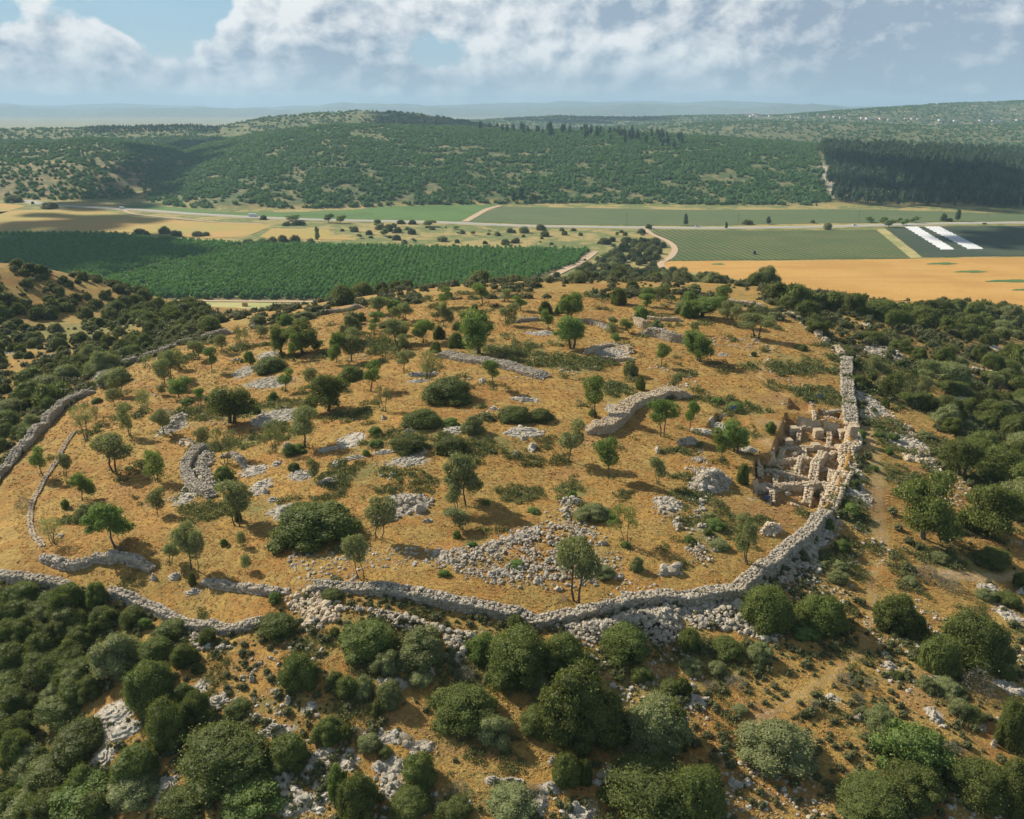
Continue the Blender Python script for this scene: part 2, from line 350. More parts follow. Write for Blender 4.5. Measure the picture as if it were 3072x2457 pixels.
m, t = newmat('bark'); P_ = pos(t); n = t.noise(P_, 9, 3); finish(t, t.mix(n, (.05, .04, .03), (.17, .14, .11)), .95, n, .6, .05); M['bark'] = m
def stonemat(name, c1, c2, c3, dark=.35):
    m, t = newmat(name); P_ = pos(t); a = t.attr('rnd').outputs['Fac']; n = t.noise(P_, 6, 4, .65); n2 = t.noise(P_, .6, 2)
    col = t.mix(a, c1, c2); col = t.mix(t.ss(t.math('ADD', n, t.math('MULTIPLY', n2, .3)), .52, .8), col, c3)
    col = t.mix(t.ss(t.noise(P_, 17, 2), .58, .72), col, (.10, .095, .08)) if dark else col
    finish(t, col, .93, n, .5, .05); return m
M['stone'] = stonemat('grey_fieldstone', (.27, .245, .20), (.50, .46, .39), (.40, .33, .24))
M['pale'] = stonemat('pale_limestone', (.40, .335, .24), (.62, .54, .42), (.48, .36, .23))
M['rock'] = stonemat('white_bedrock', (.40, .37, .31), (.60, .56, .48), (.30, .25, .18))
# ground
def groundmat():
    m, t = newmat('dry_grassland'); P_ = pos(t); A1 = t.attr('m1'); A2 = t.attr('m2')
    s1 = t.node('ShaderNodeSeparateColor'); t.put(s1.inputs[0], A1.outputs['Color']); s2 = t.node('ShaderNodeSeparateColor'); t.put(s2.inputs[0], A2.outputs['Color'])
    g, st, dirt = s1.outputs; hill, val, red = s2.outputs
    st3 = t.node('ShaderNodeMapping'); t.put(st3.inputs[0], P_); st3.inputs['Scale'].default_value = (1, 1.6, 1)
    na = t.noise(P_, .06, 4, .6); nb = t.noise(P_, .35, 4, .6); nc = t.noise(P_, 2.2, 4, .7); nd = t.noise(P_, 7, 3, .7)
    ne = t.noise(t.vm('ADD', P_, (31., 7., 0)), .9, 4, .65); nf = t.noise(t.vm('ADD', P_, (3., 77., 0)), .16, 4, .65)
    dry = t.mix(t.ss(na, .38, .62), (.33, .18, .05), (.44, .295, .085))
    dry = t.mix(t.ss(nb, .44, .62, 0, .75), dry, (.37, .185, .06))
    dry = t.mix(t.ss(t.math('ADD', t.math('MULTIPLY', nf, .6), t.math('MULTIPLY', ne, .4)), .46, .57, 0, .8), dry, (.205, .185, .06))
    dry = t.mix(t.ss(nf, .50, .60, 0, .45), dry, (.50, .35, .12)); dry = t.mix(t.ss(nc, .42, .64, 0, .65), dry, (.155, .10, .04))
    dry = t.mix(t.ss(ne, .52, .66, 0, .5), dry, (.55, .38, .12))
    dry = t.mix(t.ss(nd, .5, .74, 0, .5), dry, (.58, .40, .17))
    dry = t.mix(1.0, dry, (.96, .90, .82), 'MULTIPLY'); gr = t.mix(nc, (.10, .115, .035), (.22, .23, .085))
    ct = t.math('ADD', t.math('MULTIPLY', t.math('SUBTRACT', nb, .5), 2.2), t.math('MULTIPLY', t.math('SUBTRACT', nc, .5), 1.6)); gm = t.ss(t.math('ADD', g, ct), .15, .75)
    col = t.mix(t.math('MULTIPLY', gm, .85), dry, gr)
    red_c = t.mix(t.math('MULTIPLY', t.ss(t.math('ADD', red, ct), .3, 1.1), .7), col, (.31, .17, .075)); col = red_c
    di = t.mix(nc, (.34, .22, .11), (.52, .38, .22))
    col = t.mix(t.ss(t.math('ADD', dirt, t.math('MULTIPLY', t.math('SUBTRACT', nc, .5), .9)), .35, .7), col, di)
    vo = t.node('ShaderNodeTexVoronoi', feature='DISTANCE_TO_EDGE'); t.put(vo.inputs['Vector'], P_); vo.inputs['Scale'].default_value = 2.4
    stc = t.mix(nc, (.28, .24, .18), (.55, .50, .41))
    stc = t.mix(t.ss(vo.outputs[0], .0, .10, .6, 0), stc, (.09, .075, .055))
    col = t.mix(t.ss(t.math('ADD', st, t.math('MULTIPLY', t.math('SUBTRACT', nb, .5), 1.4)), .4, .62), col, stc)
    # valley margin and hills
    va = t.noise(P_, .02, 4, .65); vb = t.noise(P_, .09, 3, .6)
    vc = t.mix(t.ss(va, .42, .54), (.36, .28, .11), (.15, .18, .06)); vc = t.mix(t.ss(vb, .5, .66, 0, .6), vc, (.46, .34, .15)); vc = t.mix(t.ss(nb, .48, .62, 0, .5), vc, (.12, .14, .05))
    col = t.mix(val, col, vc)
    ha = t.noise(P_, .012, 5, .65); hb = t.noise(P_, .05, 4, .7)
    hc = t.mix(t.ss(hb, .36, .56), (.24, .20, .095), (.085, .12, .045)); hc = t.mix(t.ss(t.math('ADD', hb, t.math('MULTIPLY', ha, .5)), .92, 1.02, 0, .7), hc, (.46, .38, .28))
    fgr = t.ss(t.math('MULTIPLY', t.vm('LENGTH', P_), .001), 2.6, 4.5, 0, .75)
    hc = t.mix(red, hc, t.mix(t.ss(hb, .38, .6), (.33, .235, .12), (.16, .155, .07))); hc = t.mix(t.math('MULTIPLY', st, .9), hc, (.50, .44, .34)); hc = t.mix(fgr, hc, t.mix(t.ss(ha, .52, .66), (.09, .12, .05), (.36, .31, .20)))
    col = t.mix(hill, col, hc)
    finish(t, col, .95, t.math('ADD', nc, t.math('MULTIPLY', nd, .6)), .7, .25); return m
M['ground'] = groundmat()

# ------------------------------------------------------------------ ground sheet
rad = np.concatenate([np.arange(12, 50, 1.6), np.arange(50, 130, .36), np.arange(130, 260, .62), np.geomspace(260, 1000, 240), np.geomspace(1004, 3600, 230), np.geomspace(3640, 24000, 120)])
ang = np.concatenate([np.linspace(-58, -33, 60, endpoint=False), np.linspace(-33, 33, 800), np.linspace(33, 58, 61)[1:]]) * math.pi / 180
R, T = np.meshgrid(rad, ang, indexing='ij'); GX = R * np.sin(T); GY = R * np.cos(T); GZ = np.zeros_like(GX)
fl = lambda f, *a: f(*[q.ravel() for q in a]).reshape(GX.shape)
GZ = fl(Z, GX, GY)
GU, GV, _ = proj(GX, GY, GZ)
def tpoly(*pts):
    return [TP(p[0], p[1], p[2]) for p in pts]
def pmask(P, soft):    # soft polygon mask evaluated over the sheet; P in world xy
    out = np.zeros(GX.shape); P = np.array(P); x0, y0 = P.min(0) - soft * 2; x1, y1 = P.max(0) + soft * 2
    m = (GX > x0) & (GX < x1) & (GY > y0) & (GY < y1)
    if m.any():
        d, _ = segd(GX[m], GY[m], P); i = inside(GX[m], GY[m], P); out[m] = sst(np.where(i, d, -d), -soft, soft)
    return out
def lmask(P, wid):
    out = np.zeros(GX.shape); P = np.array(P); x0, y0 = P.min(0) - wid * 2; x1, y1 = P.max(0) + wid * 2
    m = (GX > x0) & (GX < x1) & (GY > y0) & (GY < y1)
    if m.any(): d, _ = segd(GX[m], GY[m], P, False); out[m] = 1 - sst(d, wid * .4, wid * 1.3)
    return out
def W(tile, pts): return [hit(Z, *TP(tile, x, y)) for x, y in pts]
def blobm(tile, lst):
    out = np.zeros(GX.shape)
    for (x, y, rx, ry) in lst:
        u, v = TP(tile, x, y); X0, Y0 = hit(Z, u, v); X1, _ = hit(Z, u + rx / TK, v); _, Y1 = hit(Z, u, v - ry / TK); _, Y2 = hit(Z, u, v + ry / TK)
        a = abs(X1 - X0) + .3; b = min(abs(Y1 - Y2) / 2 + .3, a * 4)
        q = ((GX - X0) / a) ** 2 + ((GY - Y0) / b) ** 2; out = np.maximum(out, np.exp(-q * .9))
    return out
insite = inside(GX, GY, PER) & (GY < 330)
green = np.where(insite, .0, .18) + .0
green = np.maximum(green, .75 * blobm('E', [(1050, 320, 330, 60), (1500, 420, 160, 60), (1300, 380, 200, 60), (1700, 560, 160, 60), (1200, 160, 0, 0), (500, 870, 300, 50), (120, 1100, 250, 50), (1100, 1230, 160, 50), (280, 280, 160, 40), (1450, 1200, 120, 50), (950, 900, 200, 50)]))
green = np.maximum(green, .8 * blobm('F', [(700, 420, 200, 60), (860, 600, 150, 40), (330, 680, 160, 40), (200, 640, 100, 30), (1350, 900, 140, 120), (1300, 1080, 160, 60), (1450, 620, 300, 100), (1100, 1400, 120, 80), (150, 1400, 200, 100), (1700, 1000, 300, 120), (1400, 450, 300, 100), (120, 1250, 160, 60)]))
green = np.maximum(green, .8 * blobm('D', [(1200, 720, 200, 40), (1600, 700, 300, 40), (1650, 880, 250, 40), (450, 200, 500, 80), (1500, 1330, 200, 60)]))
green = np.maximum(green, .8 * blobm('I', [(1010, 400, 150, 90), (1700, 380, 250, 90), (1400, 1120, 200, 80), (1950, 1000, 250, 150), (150, 1000, 200, 80), (1600, 1200, 200, 100), (150, 150, 200, 120)]))
green = np.maximum(green, .75 * blobm('J', [(300, 500, 400, 300), (1400, 950, 150, 60), (1900, 420, 80, 30), (200, 1200, 300, 250)]))
green = np.maximum(green, .7 * blobm('K', [(350, 600, 300, 80), (1000, 600, 500, 120), (100, 800, 150, 80), (1350, 650, 200, 200), (1100, 400, 300, 100), (1900, 700, 300, 80), (700, 1400, 200, 60)]))
red = blobm('H', [(350, 500, 250, 40), (1500, 220, 150, 60)]) * .5 + blobm('D', [(700, 1250, 300, 80), (650, 640, 200, 60)]) * .7 + blobm('F', [(650, 480, 250, 30), (560, 620, 150, 40), (480, 1330, 200, 50), (1520, 1080, 150, 40), (1700, 1200, 120, 60)]) + blobm('E', [(1600, 900, 250, 50), (1400, 1100, 200, 40)]) * .9 + blobm('J', [(1600, 520, 250, 60)]) * .9 + blobm('K', [(900, 1090, 300, 50), (300, 900, 300, 120)]) + blobm('L', [(300, 850, 400, 120), (1500, 700, 250, 200), (1900, 950, 200, 150), (700, 1400, 300, 100)]) * .9
RUB = dict(big=('H', [(540, 370), (700, 305), (940, 245), (1120, 165), (1290, 60), (1370, 0), (1500, 0), (1500, 120), (1640, 180), (1700, 340), (1830, 480), (1790, 550), (1600, 560), (1300, 565), (1000, 560), (780, 515), (680, 440), (560, 425)]))
stone = .34 * pmask(W(*RUB['big']), 1.5)
stone = np.maximum(stone, .34 * pmask(W('I', [(0, -240), (120, -330), (250, -130), (160, 0), (130, 120), (250, 300), (280, 400), (200, 470), (60, 470), (0, 300)]), 1.5))
stone = np.maximum(stone, .8 * blobm('F', [(170, 1150, 120, 50), (1290, 350, 130, 60), (1180, 650, 70, 90), (1420, 900, 130, 50), (1560, 1020, 130, 30), (1780, 680, 100, 60), (1800, 840, 60, 50), (1100, 1200, 60, 100), (1720, 480, 90, 30), (300, 830, 100, 20)]))
stone = np.maximum(stone, .8 * blobm('E', [(430, 1290, 140, 70), (60, 890, 90, 50), (720, 820, 80, 20), (1150, 840, 160, 35), (400, 1020, 150, 40), (2060, 1290, 100, 50), (1700, 330, 160, 40), (1750, 700, 100, 40), (500, 470, 100, 12), (1160, 630, 110, 16), (1250, 210, 100, 16)]))
stone = np.maximum(stone, .8 * blobm('D', [(1610, 1080, 80, 40), (1650, 1180, 60, 60), (1800, 1330, 120, 50), (1180, 1250, 60, 50), (1900, 1110, 100, 30), (1090, 800, 80, 60), (1540, 460, 60, 40), (1700, 520, 180, 40), (1700, 350, 80, 30), (1750, 740, 200, 50), (60, 330, 80, 20), (380, 335, 60, 20)]))
stone = np.maximum(stone, .9 * blobm('J', [(700, 900, 150, 110), (640, 1140, 70, 60), (940, 1150, 60, 50), (1050, 1320, 60, 80), (430, 790, 90, 30), (1370, 780, 60, 40), (1250, 700, 60, 40), (1730, 960, 110, 30), (1920, 1400, 160, 60), (1850, 1280, 120, 60), (60, 1380, 80, 60), (2050, 1150, 100, 60), (1960, 820, 60, 20)]))
stone = np.maximum(stone, .85 * blobm('K', [(330, 1180, 120, 60), (320, 1320, 60, 80), (1040, 1300, 120, 25), (1330, 1320, 60, 40), (1250, 1420, 50, 60), (280, 1000, 160, 40), (1500, 1480, 120, 40), (500, 1060, 80, 20), (720, 480, 60, 30), (1700, 1240, 60, 40), (340, 660, 90, 30), (40, 1150, 60, 60)]))
stone = np.maximum(stone, .8 * blobm('L', [(80, 780, 120, 50), (1580, 640, 70, 15), (1600, 880, 50, 60), (2050, 680, 60, 40), (2050, 220, 60, 60), (950, 760, 60, 20), (1950, 60, 60, 30), (1300, 560, 30, 20)]))
sc_ = np.zeros(GX.shape); m_ = (GY < 330) & (GY > 40); dd_, pp_ = segd(GX[m_], GY[m_], PER)
drp = np.interp(pp_, np.arange(len(PER) + 1), np.r_[PER[:, 2], PER[0, 2]])
sc_[m_] = np.where(insite[m_], 0, (1 - sst(dd_, .5, 4.5)) * (drp > .65) * .75); stone = np.maximum(stone, sc_)
dirt = np.zeros(GX.shape)
TRK = [(W('F', [(760, 255), (640, 270), (570, 290), (520, 390), (480, 480), (560, 545), (640, 600), (690, 640)]), .7, .5), (W('F', [(860, 250), (760, 255)]), .5, .45), (W('F', [(1150, 780), (1180, 900), (1230, 1100), (1220, 1300), (1250, 1500)]), 1.9, .50), (W('I', [(1250, 50), (1290, 350), (1180, 500), (1200, 700), (1140, 940), (900, 1140), (560, 1350), (400, 1430)]), 1.0, .45),
       (W('I', [(1650, 470), (1850, 490), (2156, 480)]), 1.6, .6), (W('F', [(950, 95), (1130, 150), (1250, 160)]), 1.0, .6), (W('B', [(0, 1440), (300, 1350), (560, 1320)]), 3., .45), (W('D', [(1000, 110), (1250, 90), (1500, 60)]), 4., .35)]
for P, wd, k in TRK: dirt = np.maximum(dirt, k * lmask(P, wd))
for P, dep in PIT: dirt = np.maximum(dirt, .85 * pmask(P, .6)) * (1 - .75 * pmask([tuple(q) for q in P], .3)); red = np.maximum(red, 2. * pmask(P, .3))
dirt = np.maximum(dirt, .55 * blobm('F', [(540, 900, 60, 60), (1180, 860, 60, 60), (1240, 700, 60, 40), (560, 780, 120, 50)]))
hillm = sst(GZ - VAL, 1.5, 6) * (GY > 1000); valm = ((GZ < VAL + 4) | (GY > 640)) * sst(GY, 420, 560) * (1 - hillm)
red = np.where(GY > 1250, ((GU < 150) & (GY < 1640)) * .7 + ((GU < 190) & (GY >= 1640) & (GY < 2050)) * .25, red)
pale_ = lmask([hit(Z, *TP('C', x_, y_)) for x_, y_ in [(805, 478), (850, 510), (885, 545), (925, 640), (960, 700), (985, 745)]], 9.); stone = np.where(GY > 1100, pale_, stone)
ground_me = mesh_np('ground', np.c_[GX.ravel(), GY.ravel(), GZ.ravel()], grid_faces(*GX.shape)[:, ::-1], M['ground'],
    {'m1': np.c_[green.ravel(), stone.ravel(), dirt.ravel()], 'm2': np.c_[hillm.ravel(), valm.ravel(), np.clip(red, 0, 1).ravel()]}, True)
obj('ground', ground_me, kind='structure')

# ------------------------------------------------------------------ valley: fields, road
def V(tile, pts, z=VAL): return [at_z(*TP(tile, x, y), z) for x, y in pts]
def tess(P, step):                 # triangulate a flat polygon with bmesh
    import bmesh
    bm = bmesh.new(); vs = [bm.verts.new((x, y, 0)) for x, y in P]; f = bm.faces.new(vs); bmesh.ops.triangulate(bm, faces=[f]); return bm
def sheet(name, P, z, mat, thick=0.):
    bm = tess(P, 0); import bmesh
    me = bpy.data.meshes.new(name)
    for v in bm.verts: v.co.z = z
    bmesh.ops.recalc_face_normals(bm, faces=bm.faces[:])
    for f in bm.faces:
        if f.normal.z < 0: f.normal_flip()
    if thick:
        r = bmesh.ops.extrude_face_region(bm, geom=bm.faces[:]); 
        for v in [e for e in r['geom'] if isinstance(e, bmesh.types.BMVert)]: v.co.z = z - thick
    bm.to_mesh(me); bm.free(); me.materials.append(mat); return obj(name, me, kind='structure')
def fieldmat(name, c1, c2, c3, rows=None, wave=None, hgt=.3, patch=.02):
    m, t = newmat(name); P_ = pos(t); a = t.noise(P_, patch, 4, .6); b = t.noise(P_, .35, 3, .7)
    sp = t.node('ShaderNodeMapping'); t.put(sp.inputs[0], P_); sp.inputs['Scale'].default_value = (.006, .06, 1); c = t.noise(sp.outputs[0], 1, 4, .6)
    col = t.mix(t.ss(a, .38, .64), c1, c2); col = t.mix(t.ss(c, .5, .7, 0, .45), col, c3)
    h = b
    if rows:
        angd, per_, rc, st_ = rows
        mp = t.node('ShaderNodeMapping'); t.put(mp.inputs[0], P_); mp.inputs['Rotation'].default_value = (0, 0, math.radians(angd))
        wv = t.node('ShaderNodeTexWave', bands_direction='X'); t.put(wv.inputs['Vector'], mp.outputs[0]); wv.inputs['Scale'].default_value = .314 / per_; wv.inputs['Distortion'].default_value = .35; wv.inputs['Detail'].default_value = 2; wv.inputs['Detail Scale'].default_value = .6
        r = t.ss(wv.outputs['Fac'], .35, .75); col = t.mix(t.math('MULTIPLY', r, st_), col, rc)
    col = t.mix(t.ss(b, .3, .75, 0, .4), col, c3)
    finish(t, col, .95, h, .5, hgt); return m
M['wheat'] = fieldmat('ripe_wheat', (.46, .26, .070), (.54, .32, .095), (.38, .21, .06), patch=.012)
M['wheat2'] = fieldmat('ripening_wheat', (.44, .27, .085), (.32, .28, .08), (.42, .29, .11), patch=.014)
M['crop'] = fieldmat('green_crop', (.075, .15, .04), (.10, .19, .05), (.12, .15, .06))
M['dull'] = fieldmat('dull_crop', (.085, .145, .055), (.065, .13, .045), (.15, .15, .075), rows=(86, 6., (.16, .13, .07), .45))
M['rowcrop'] = fieldmat('row_crop', (.065, .14, .032), (.11, .17, .045), (.20, .15, .08), rows=(-8, 6.6, (.045, .045, .028), .8))
M['rowcrop2'] = fieldmat('dark_row_crop', (.04, .075, .04), (.065, .10, .05), (.10, .09, .06), rows=(-24, 7, (.025, .03, .022), .7))
M['meadow'] = fieldmat('mown_meadow', (.30, .33, .12), (.40, .38, .16), (.46, .38, .18), patch=.03)
M['orchsoil'] = fieldmat('orchard_soil', (.15, .14, .06), (.19, .16, .08), (.28, .19, .10))
M['scrubgrass'] = fieldmat('field_margin', (.38, .34, .15), (.20, .22, .08), (.50, .38, .18), patch=.04)
m, t = newmat('asphalt'); P_ = pos(t); n = t.noise(P_, .5, 3); finish(t, t.mix(n, (.30, .29, .28), (.38, .37, .35)), .9); M['road'] = m
m, t = newmat('paint'); finish(t, (.8, .8, .78), .7); M['paint'] = m
m, t = newmat('dirt_road'); P_ = pos(t); n = t.noise(P_, .3, 4); finish(t, t.mix(n, (.42, .29, .18), (.56, .43, .30)), .95); M['dirt'] = m
m, t = newmat('fleece'); P_ = pos(t); n = t.noise(P_, .25, 4); finish(t, t.mix(n, (.48, .49, .50), (.62, .63, .64)), .8, n, .5, .4); M['fleece'] = m
sheet('wheat_field', V('A', [(-300, 855), (160, 822), (600, 822), (770, 848), (1000, 880), (1400, 905), (1640, 905), (1700, 930), (1560, 990), (1300, 1000), (1000, 980), (830, 962), (0, 985), (-300, 985)]), VAL + .30, M['wheat2'])
sheet('wheat_field', V('A', [(-300, 775), (0, 780), (165, 796), (0, 848), (-300, 850)]), VAL + .30, M['wheat2'])
sheet('wheat_field', V('A', [(1720, 938), (2080, 945), (2090, 990), (2250, 1000), (2250, 1012), (1700, 1004), (1640, 990)]), VAL + .30, M['wheat2'])
sheet('crop_field', V('A', [(740, 800), (900, 785), (1200, 808), (1380, 835), (1750, 838), (2156, 828)]) + V('B', [(300, 797), (640, 785), (980, 790), (880, 838), (770, 893), (90, 882)]) + V('A', [(2050, 878), (1640, 862), (1200, 838)]), VAL + .35, M['crop'])
sheet('vegetable_field', V('B', [(1010, 802), (1500, 808), (2156, 822)]) + V('C', [(1000, 818), (1600, 830), (2500, 862), (2500, 888), (1600, 897), (900, 905), (0, 920)]) + V('B', [(1500, 917), (1200, 912), (800, 896), (905, 840)]), VAL + .3, M['dull'])
sheet('row_crop_field', V('C', [(-80, 950), (600, 952), (1222, 948), (1440, 1128), (800, 1134), (0, 1142)]) + V('B', [(2070, 1142), (2110, 1070), (2080, 1020), (1975, 970), (1960, 952)]), VAL + .3, M['rowcrop'])
sheet('dark_crop_field', V('C', [(1275, 932), (1700, 925), (2600, 918), (2900, 1110), (2156, 1112), (1515, 1120)]), VAL + .3, M['rowcrop2'])
sheet('field_margin', V('C', [(1225, 944), (1272, 936), (1512, 1122), (1443, 1128)]), VAL + .22, M['scrubgrass'])
gw = sheet('golden_wheat_field', V('B', [(2035, 1152), (2120, 1147)]) + V('C', [(0, 1147), (800, 1142), (1500, 1130), (2156, 1120), (2800, 1118), (3000, 1400), (2800, 1700), (1500, 1640), (600, 1480), (-100, 1330)]), VAL + .3, M['wheat'])
for (x, y, rx, ry) in [(225, 1165, 40, 5), (1640, 1162, 95, 7), (1820, 1213, 100, 7), (2070, 1272, 150, 9), (2150, 1328, 70, 6)]:
    P = [(x + rx * math.cos(a) * (1 + .2 * math.sin(3 * a)), y + ry * math.sin(a) * (1 + .25 * math.cos(5 * a))) for a in np.linspace(0, 2 * math.pi, 18)[:-1]]
    sheet('green_weed_patch', V('C', P), VAL + .42, M['crop'])
sheet('meadow', V('A', [(1050, 1402), (2010, 1412), (2150, 1412), (2000, 1500), (1700, 1560), (1200, 1560), (900, 1450)]), VAL + .25, M['meadow'])
sheet('dirt_lane', V('A', [(1050, 1391), (2010, 1399), (2010, 1407), (1050, 1399)]), VAL + .35, M['dirt'])
ORCH1 = V('A', [(-700, 985), (0, 978), (700, 974), (840, 992), (1000, 1012), (1560, 1037), (880, 1192), (500, 1290), (-700, 1290)])
ORCH2 = V('A', [(1590, 1040), (2156, 1052)]) + V('B', [(600, 1062), (1570, 1078), (1480, 1162), (1230, 1245), (1000, 1400), (0, 1560)]) + V('A', [(2010, 1388), (1060, 1380), (300, 1380), (500, 1305), (900, 1205)])
sheet('orchard_floor', V('A', [(-700, 985), (0, 978), (700, 974), (840, 992), (1000, 1012), (1560, 1030), (2156, 1046)]) + V('B', [(600, 1056), (1590, 1074), (1490, 1165), (1240, 1250), (1000, 1400), (0, 1560)]) + V('A', [(2010, 1390), (1060, 1384), (300, 1384), (-700, 1384)]), VAL + .2, M['orchsoil'])
def strip(name, pts, wid, z, mat, zf=None):
    P = np.array(pts, float); Vv = []
    for i, p in enumerate(P):
        t_ = P[min(i + 1, len(P) - 1)] - P[max(i - 1, 0)]; t_ /= np.linalg.norm(t_); nn = np.array([-t_[1], t_[0]])
        for s_ in (1, -1):
            q = p + nn * s_ * wid / 2; Vv.append((q[0], q[1], z if zf is None else gz(*q) + zf))
    return obj(name, mesh_np(name, Vv, [[2 * i, 2 * i + 1, 2 * i + 3, 2 * i + 2] for i in range(len(P) - 1)], mat), kind='structure')
def smooth_line(P, n=8):
    P = np.array(P, float); out = []
    for i in range(len(P) - 1):
        p0 = P[max(i - 1, 0)]; p1 = P[i]; p2 = P[i + 1]; p3 = P[min(i + 2, len(P) - 1)]
        for k in range(n):
            t_ = k / n; out.append(.5 * ((2 * p1) + (p2 - p0) * t_ + (2 * p0 - 5 * p1 + 4 * p2 - p3) * t_ ** 2 + (3 * p1 - p0 - 3 * p2 + p3) * t_ ** 3))
    out.append(P[-1]); return np.array(out)
roadp = smooth_line(V('A', [(-300, 715), (0, 732), (90, 742), (200, 772), (350, 793), (780, 816), (1200, 845), (1640, 870), (2050, 885)]) + V('B', [(600, 900), (1200, 924), (2156, 936)]) + V('C', [(500, 934), (900, 928), (1400, 915), (1700, 908), (2156, 902), (2700, 896)]))
strip('road_verge', roadp, 26, VAL + .26, M['scrubgrass'])
strip('road', roadp, 12.5, VAL + .45, M['road'])
P_r = roadp
for off, nm in ((5.4, 'edge_line'), (-5.4, 'edge_line')):
    Q = []
    for i, p in enumerate(P_r):
        t_ = P_r[min(i + 1, len(P_r) - 1)] - P_r[max(i - 1, 0)]; t_ /= np.linalg.norm(t_); Q.append((p[0] - t_[1] * off, p[1] + t_[0] * off))
    strip('road_marking', Q, .5, VAL + .47, M['paint'])
strip('dirt_track', smooth_line(V('B', [(1005, 795), (930, 815), (880, 840), (830, 868), (780, 896)])), 9, VAL + .5, M['dirt'])
strip('dirt_track', smooth_line(V('B', [(1915, 940), (1960, 975), (2060, 1020), (2105, 1065), (2085, 1115), (2020, 1160), (2040, 1195)])), 6, VAL + .48, M['dirt'])
strip('dirt_track', smooth_line(V('B', [(1600, 1085), (1530, 1140), (1455, 1180), (1340, 1235)])), 8, VAL + .48, M['dirt'])
strip('dirt_track', smooth_line(V('A', [(780, 822), (860, 850), (1200, 885), (1420, 903), (1650, 908)])), 5, VAL + .5, M['dirt'])
# white crop covers: corrugated low tunnels
def cover(P0, P1, P2, P3, rows, label):
    A_, B_, C_, D_ = [np.array(q) for q in (P0, P1, P2, P3)]; n = 40; mb = MB(); Vv = []; nc = rows * 6 + 1
    for i in range(n + 1):
        s_ = i / n
        for j in range(nc):
            q = j / (nc - 1); e0 = A_ + (D_ - A_) * s_; e1 = B_ + (C_ - B_) * s_; p = e0 + (e1 - e0) * q
            if j in (0, nc - 1): p = p + np.array([1.2 * math.sin(i * 1.7), 1.5 * math.cos(i * 2.3)])
            z = VAL + .55 + .55 * abs(math.sin(q * rows * math.pi)) * (.8 + .3 * math.sin(i * 1.3 + j)) - (.25 if i % 8 == 0 else 0); Vv.append((p[0], p[1], z))
    obj('crop_cover', mesh_np('crop_cover', Vv, grid_faces(n + 1, nc), M['fleece']), label=label, cat='crop cover', group='white crop covers in the dark field')
cv1 = V('C', [(1400, 928), (1482, 928), (1720, 1074), (1635, 1074)]); cover(*cv1, 5, 'narrower white fleece crop cover, nearer the green row crop field')
cv2 = V('C', [(1525, 928), (1622, 928), (1905, 1071), (1805, 1071)]); cover(*cv2, 5, 'wider white fleece crop cover, on the right in the dark field')
# ------------------------------------------------------------------ stones
def _rock(seed, sub=1):
    r = np.random.RandomState(seed); g = np.linspace(-1, 1, 3); idx = {}; Vv = []
    for i in range(3):
        for j in range(3):
            for k in range(3):
                if (i, j, k) != (1, 1, 1): idx[(i, j, k)] = len(Vv); Vv.append((g[i], g[j], g[k]))
    F = []
    for ax in range(3):
        for sd in (0, 2):
            for a in (0, 1):
                for b in (0, 1):
                    q = []
                    for (da, db) in ((0, 0), (1, 0), (1, 1), (0, 1)):
                        c = [0, 0, 0]; c[ax] = sd; c[(ax + 1) % 3] = a + da; c[(ax + 2) % 3] = b + db; q.append(idx[tuple(c)])
                    F.append(q if sd == 2 else q[::-1])
    Vv = np.array(Vv, float); n = np.linalg.norm(Vv, axis=1, keepdims=True); Vv = Vv * (1 / n * .72 + .28) * .5
    return Vv * (1 + r.uniform(-.16, .16, (len(Vv), 1))) + r.uniform(-.04, .04, Vv.shape), np.array(F)
ROCKS = [_rock(k) for k in range(6)]
def rotm(az, tilt, r):
    n = len(az); ca, sa = np.cos(az), np.sin(az); Z0 = np.zeros(n); O = np.ones(n)
    Rz = np.stack([np.stack([ca, -sa, Z0], -1), np.stack([sa, ca, Z0], -1), np.stack([Z0, Z0, O], -1)], 1)
    a = r.uniform(-1, 1, n) * tilt; b = r.uniform(-1, 1, n) * tilt; cb, sb = np.cos(a), np.sin(a); cc_, sc2 = np.cos(b), np.sin(b)
    Rx = np.stack([np.stack([O, Z0, Z0], -1), np.stack([Z0, cb, -sb], -1), np.stack([Z0, sb, cb], -1)], 1)
    Ry = np.stack([np.stack([cc_, Z0, sc2], -1), np.stack([Z0, O, Z0], -1), np.stack([-sc2, Z0, cc_], -1)], 1)
    return np.einsum('nij,njk,nkl->nil', Rz, Rx, Ry)
def stones(mb, P, S, az=None, tilt=.5, r=rs):
    P = np.asarray(P, float).reshape(-1, 3); n = len(P)
    if not n: return
    S = np.asarray(S, float); S = np.broadcast_to(S, (n, 3)) if S.ndim == 2 else np.repeat(S[:, None], 3, 1)
    az = r.uniform(0, 6.28, n) if az is None else az; R_ = rotm(az, tilt, r); pr = r.randint(0, len(ROCKS), n); rv = r.uniform(0, 1, n)
    for k in range(len(ROCKS)):
        m_ = pr == k; c = m_.sum()
        if not c: continue
        V0, F0 = ROCKS[k]; Vv = np.einsum('nij,vnj->nvi', R_[m_], V0[:, None, :] * S[m_][None]) + P[m_][:, None, :]
        mb.add(Vv.reshape(-1, 3), (F0[None] + (np.arange(c) * len(V0))[:, None, None]).reshape(-1, 4), np.repeat(rv[m_], len(V0)))
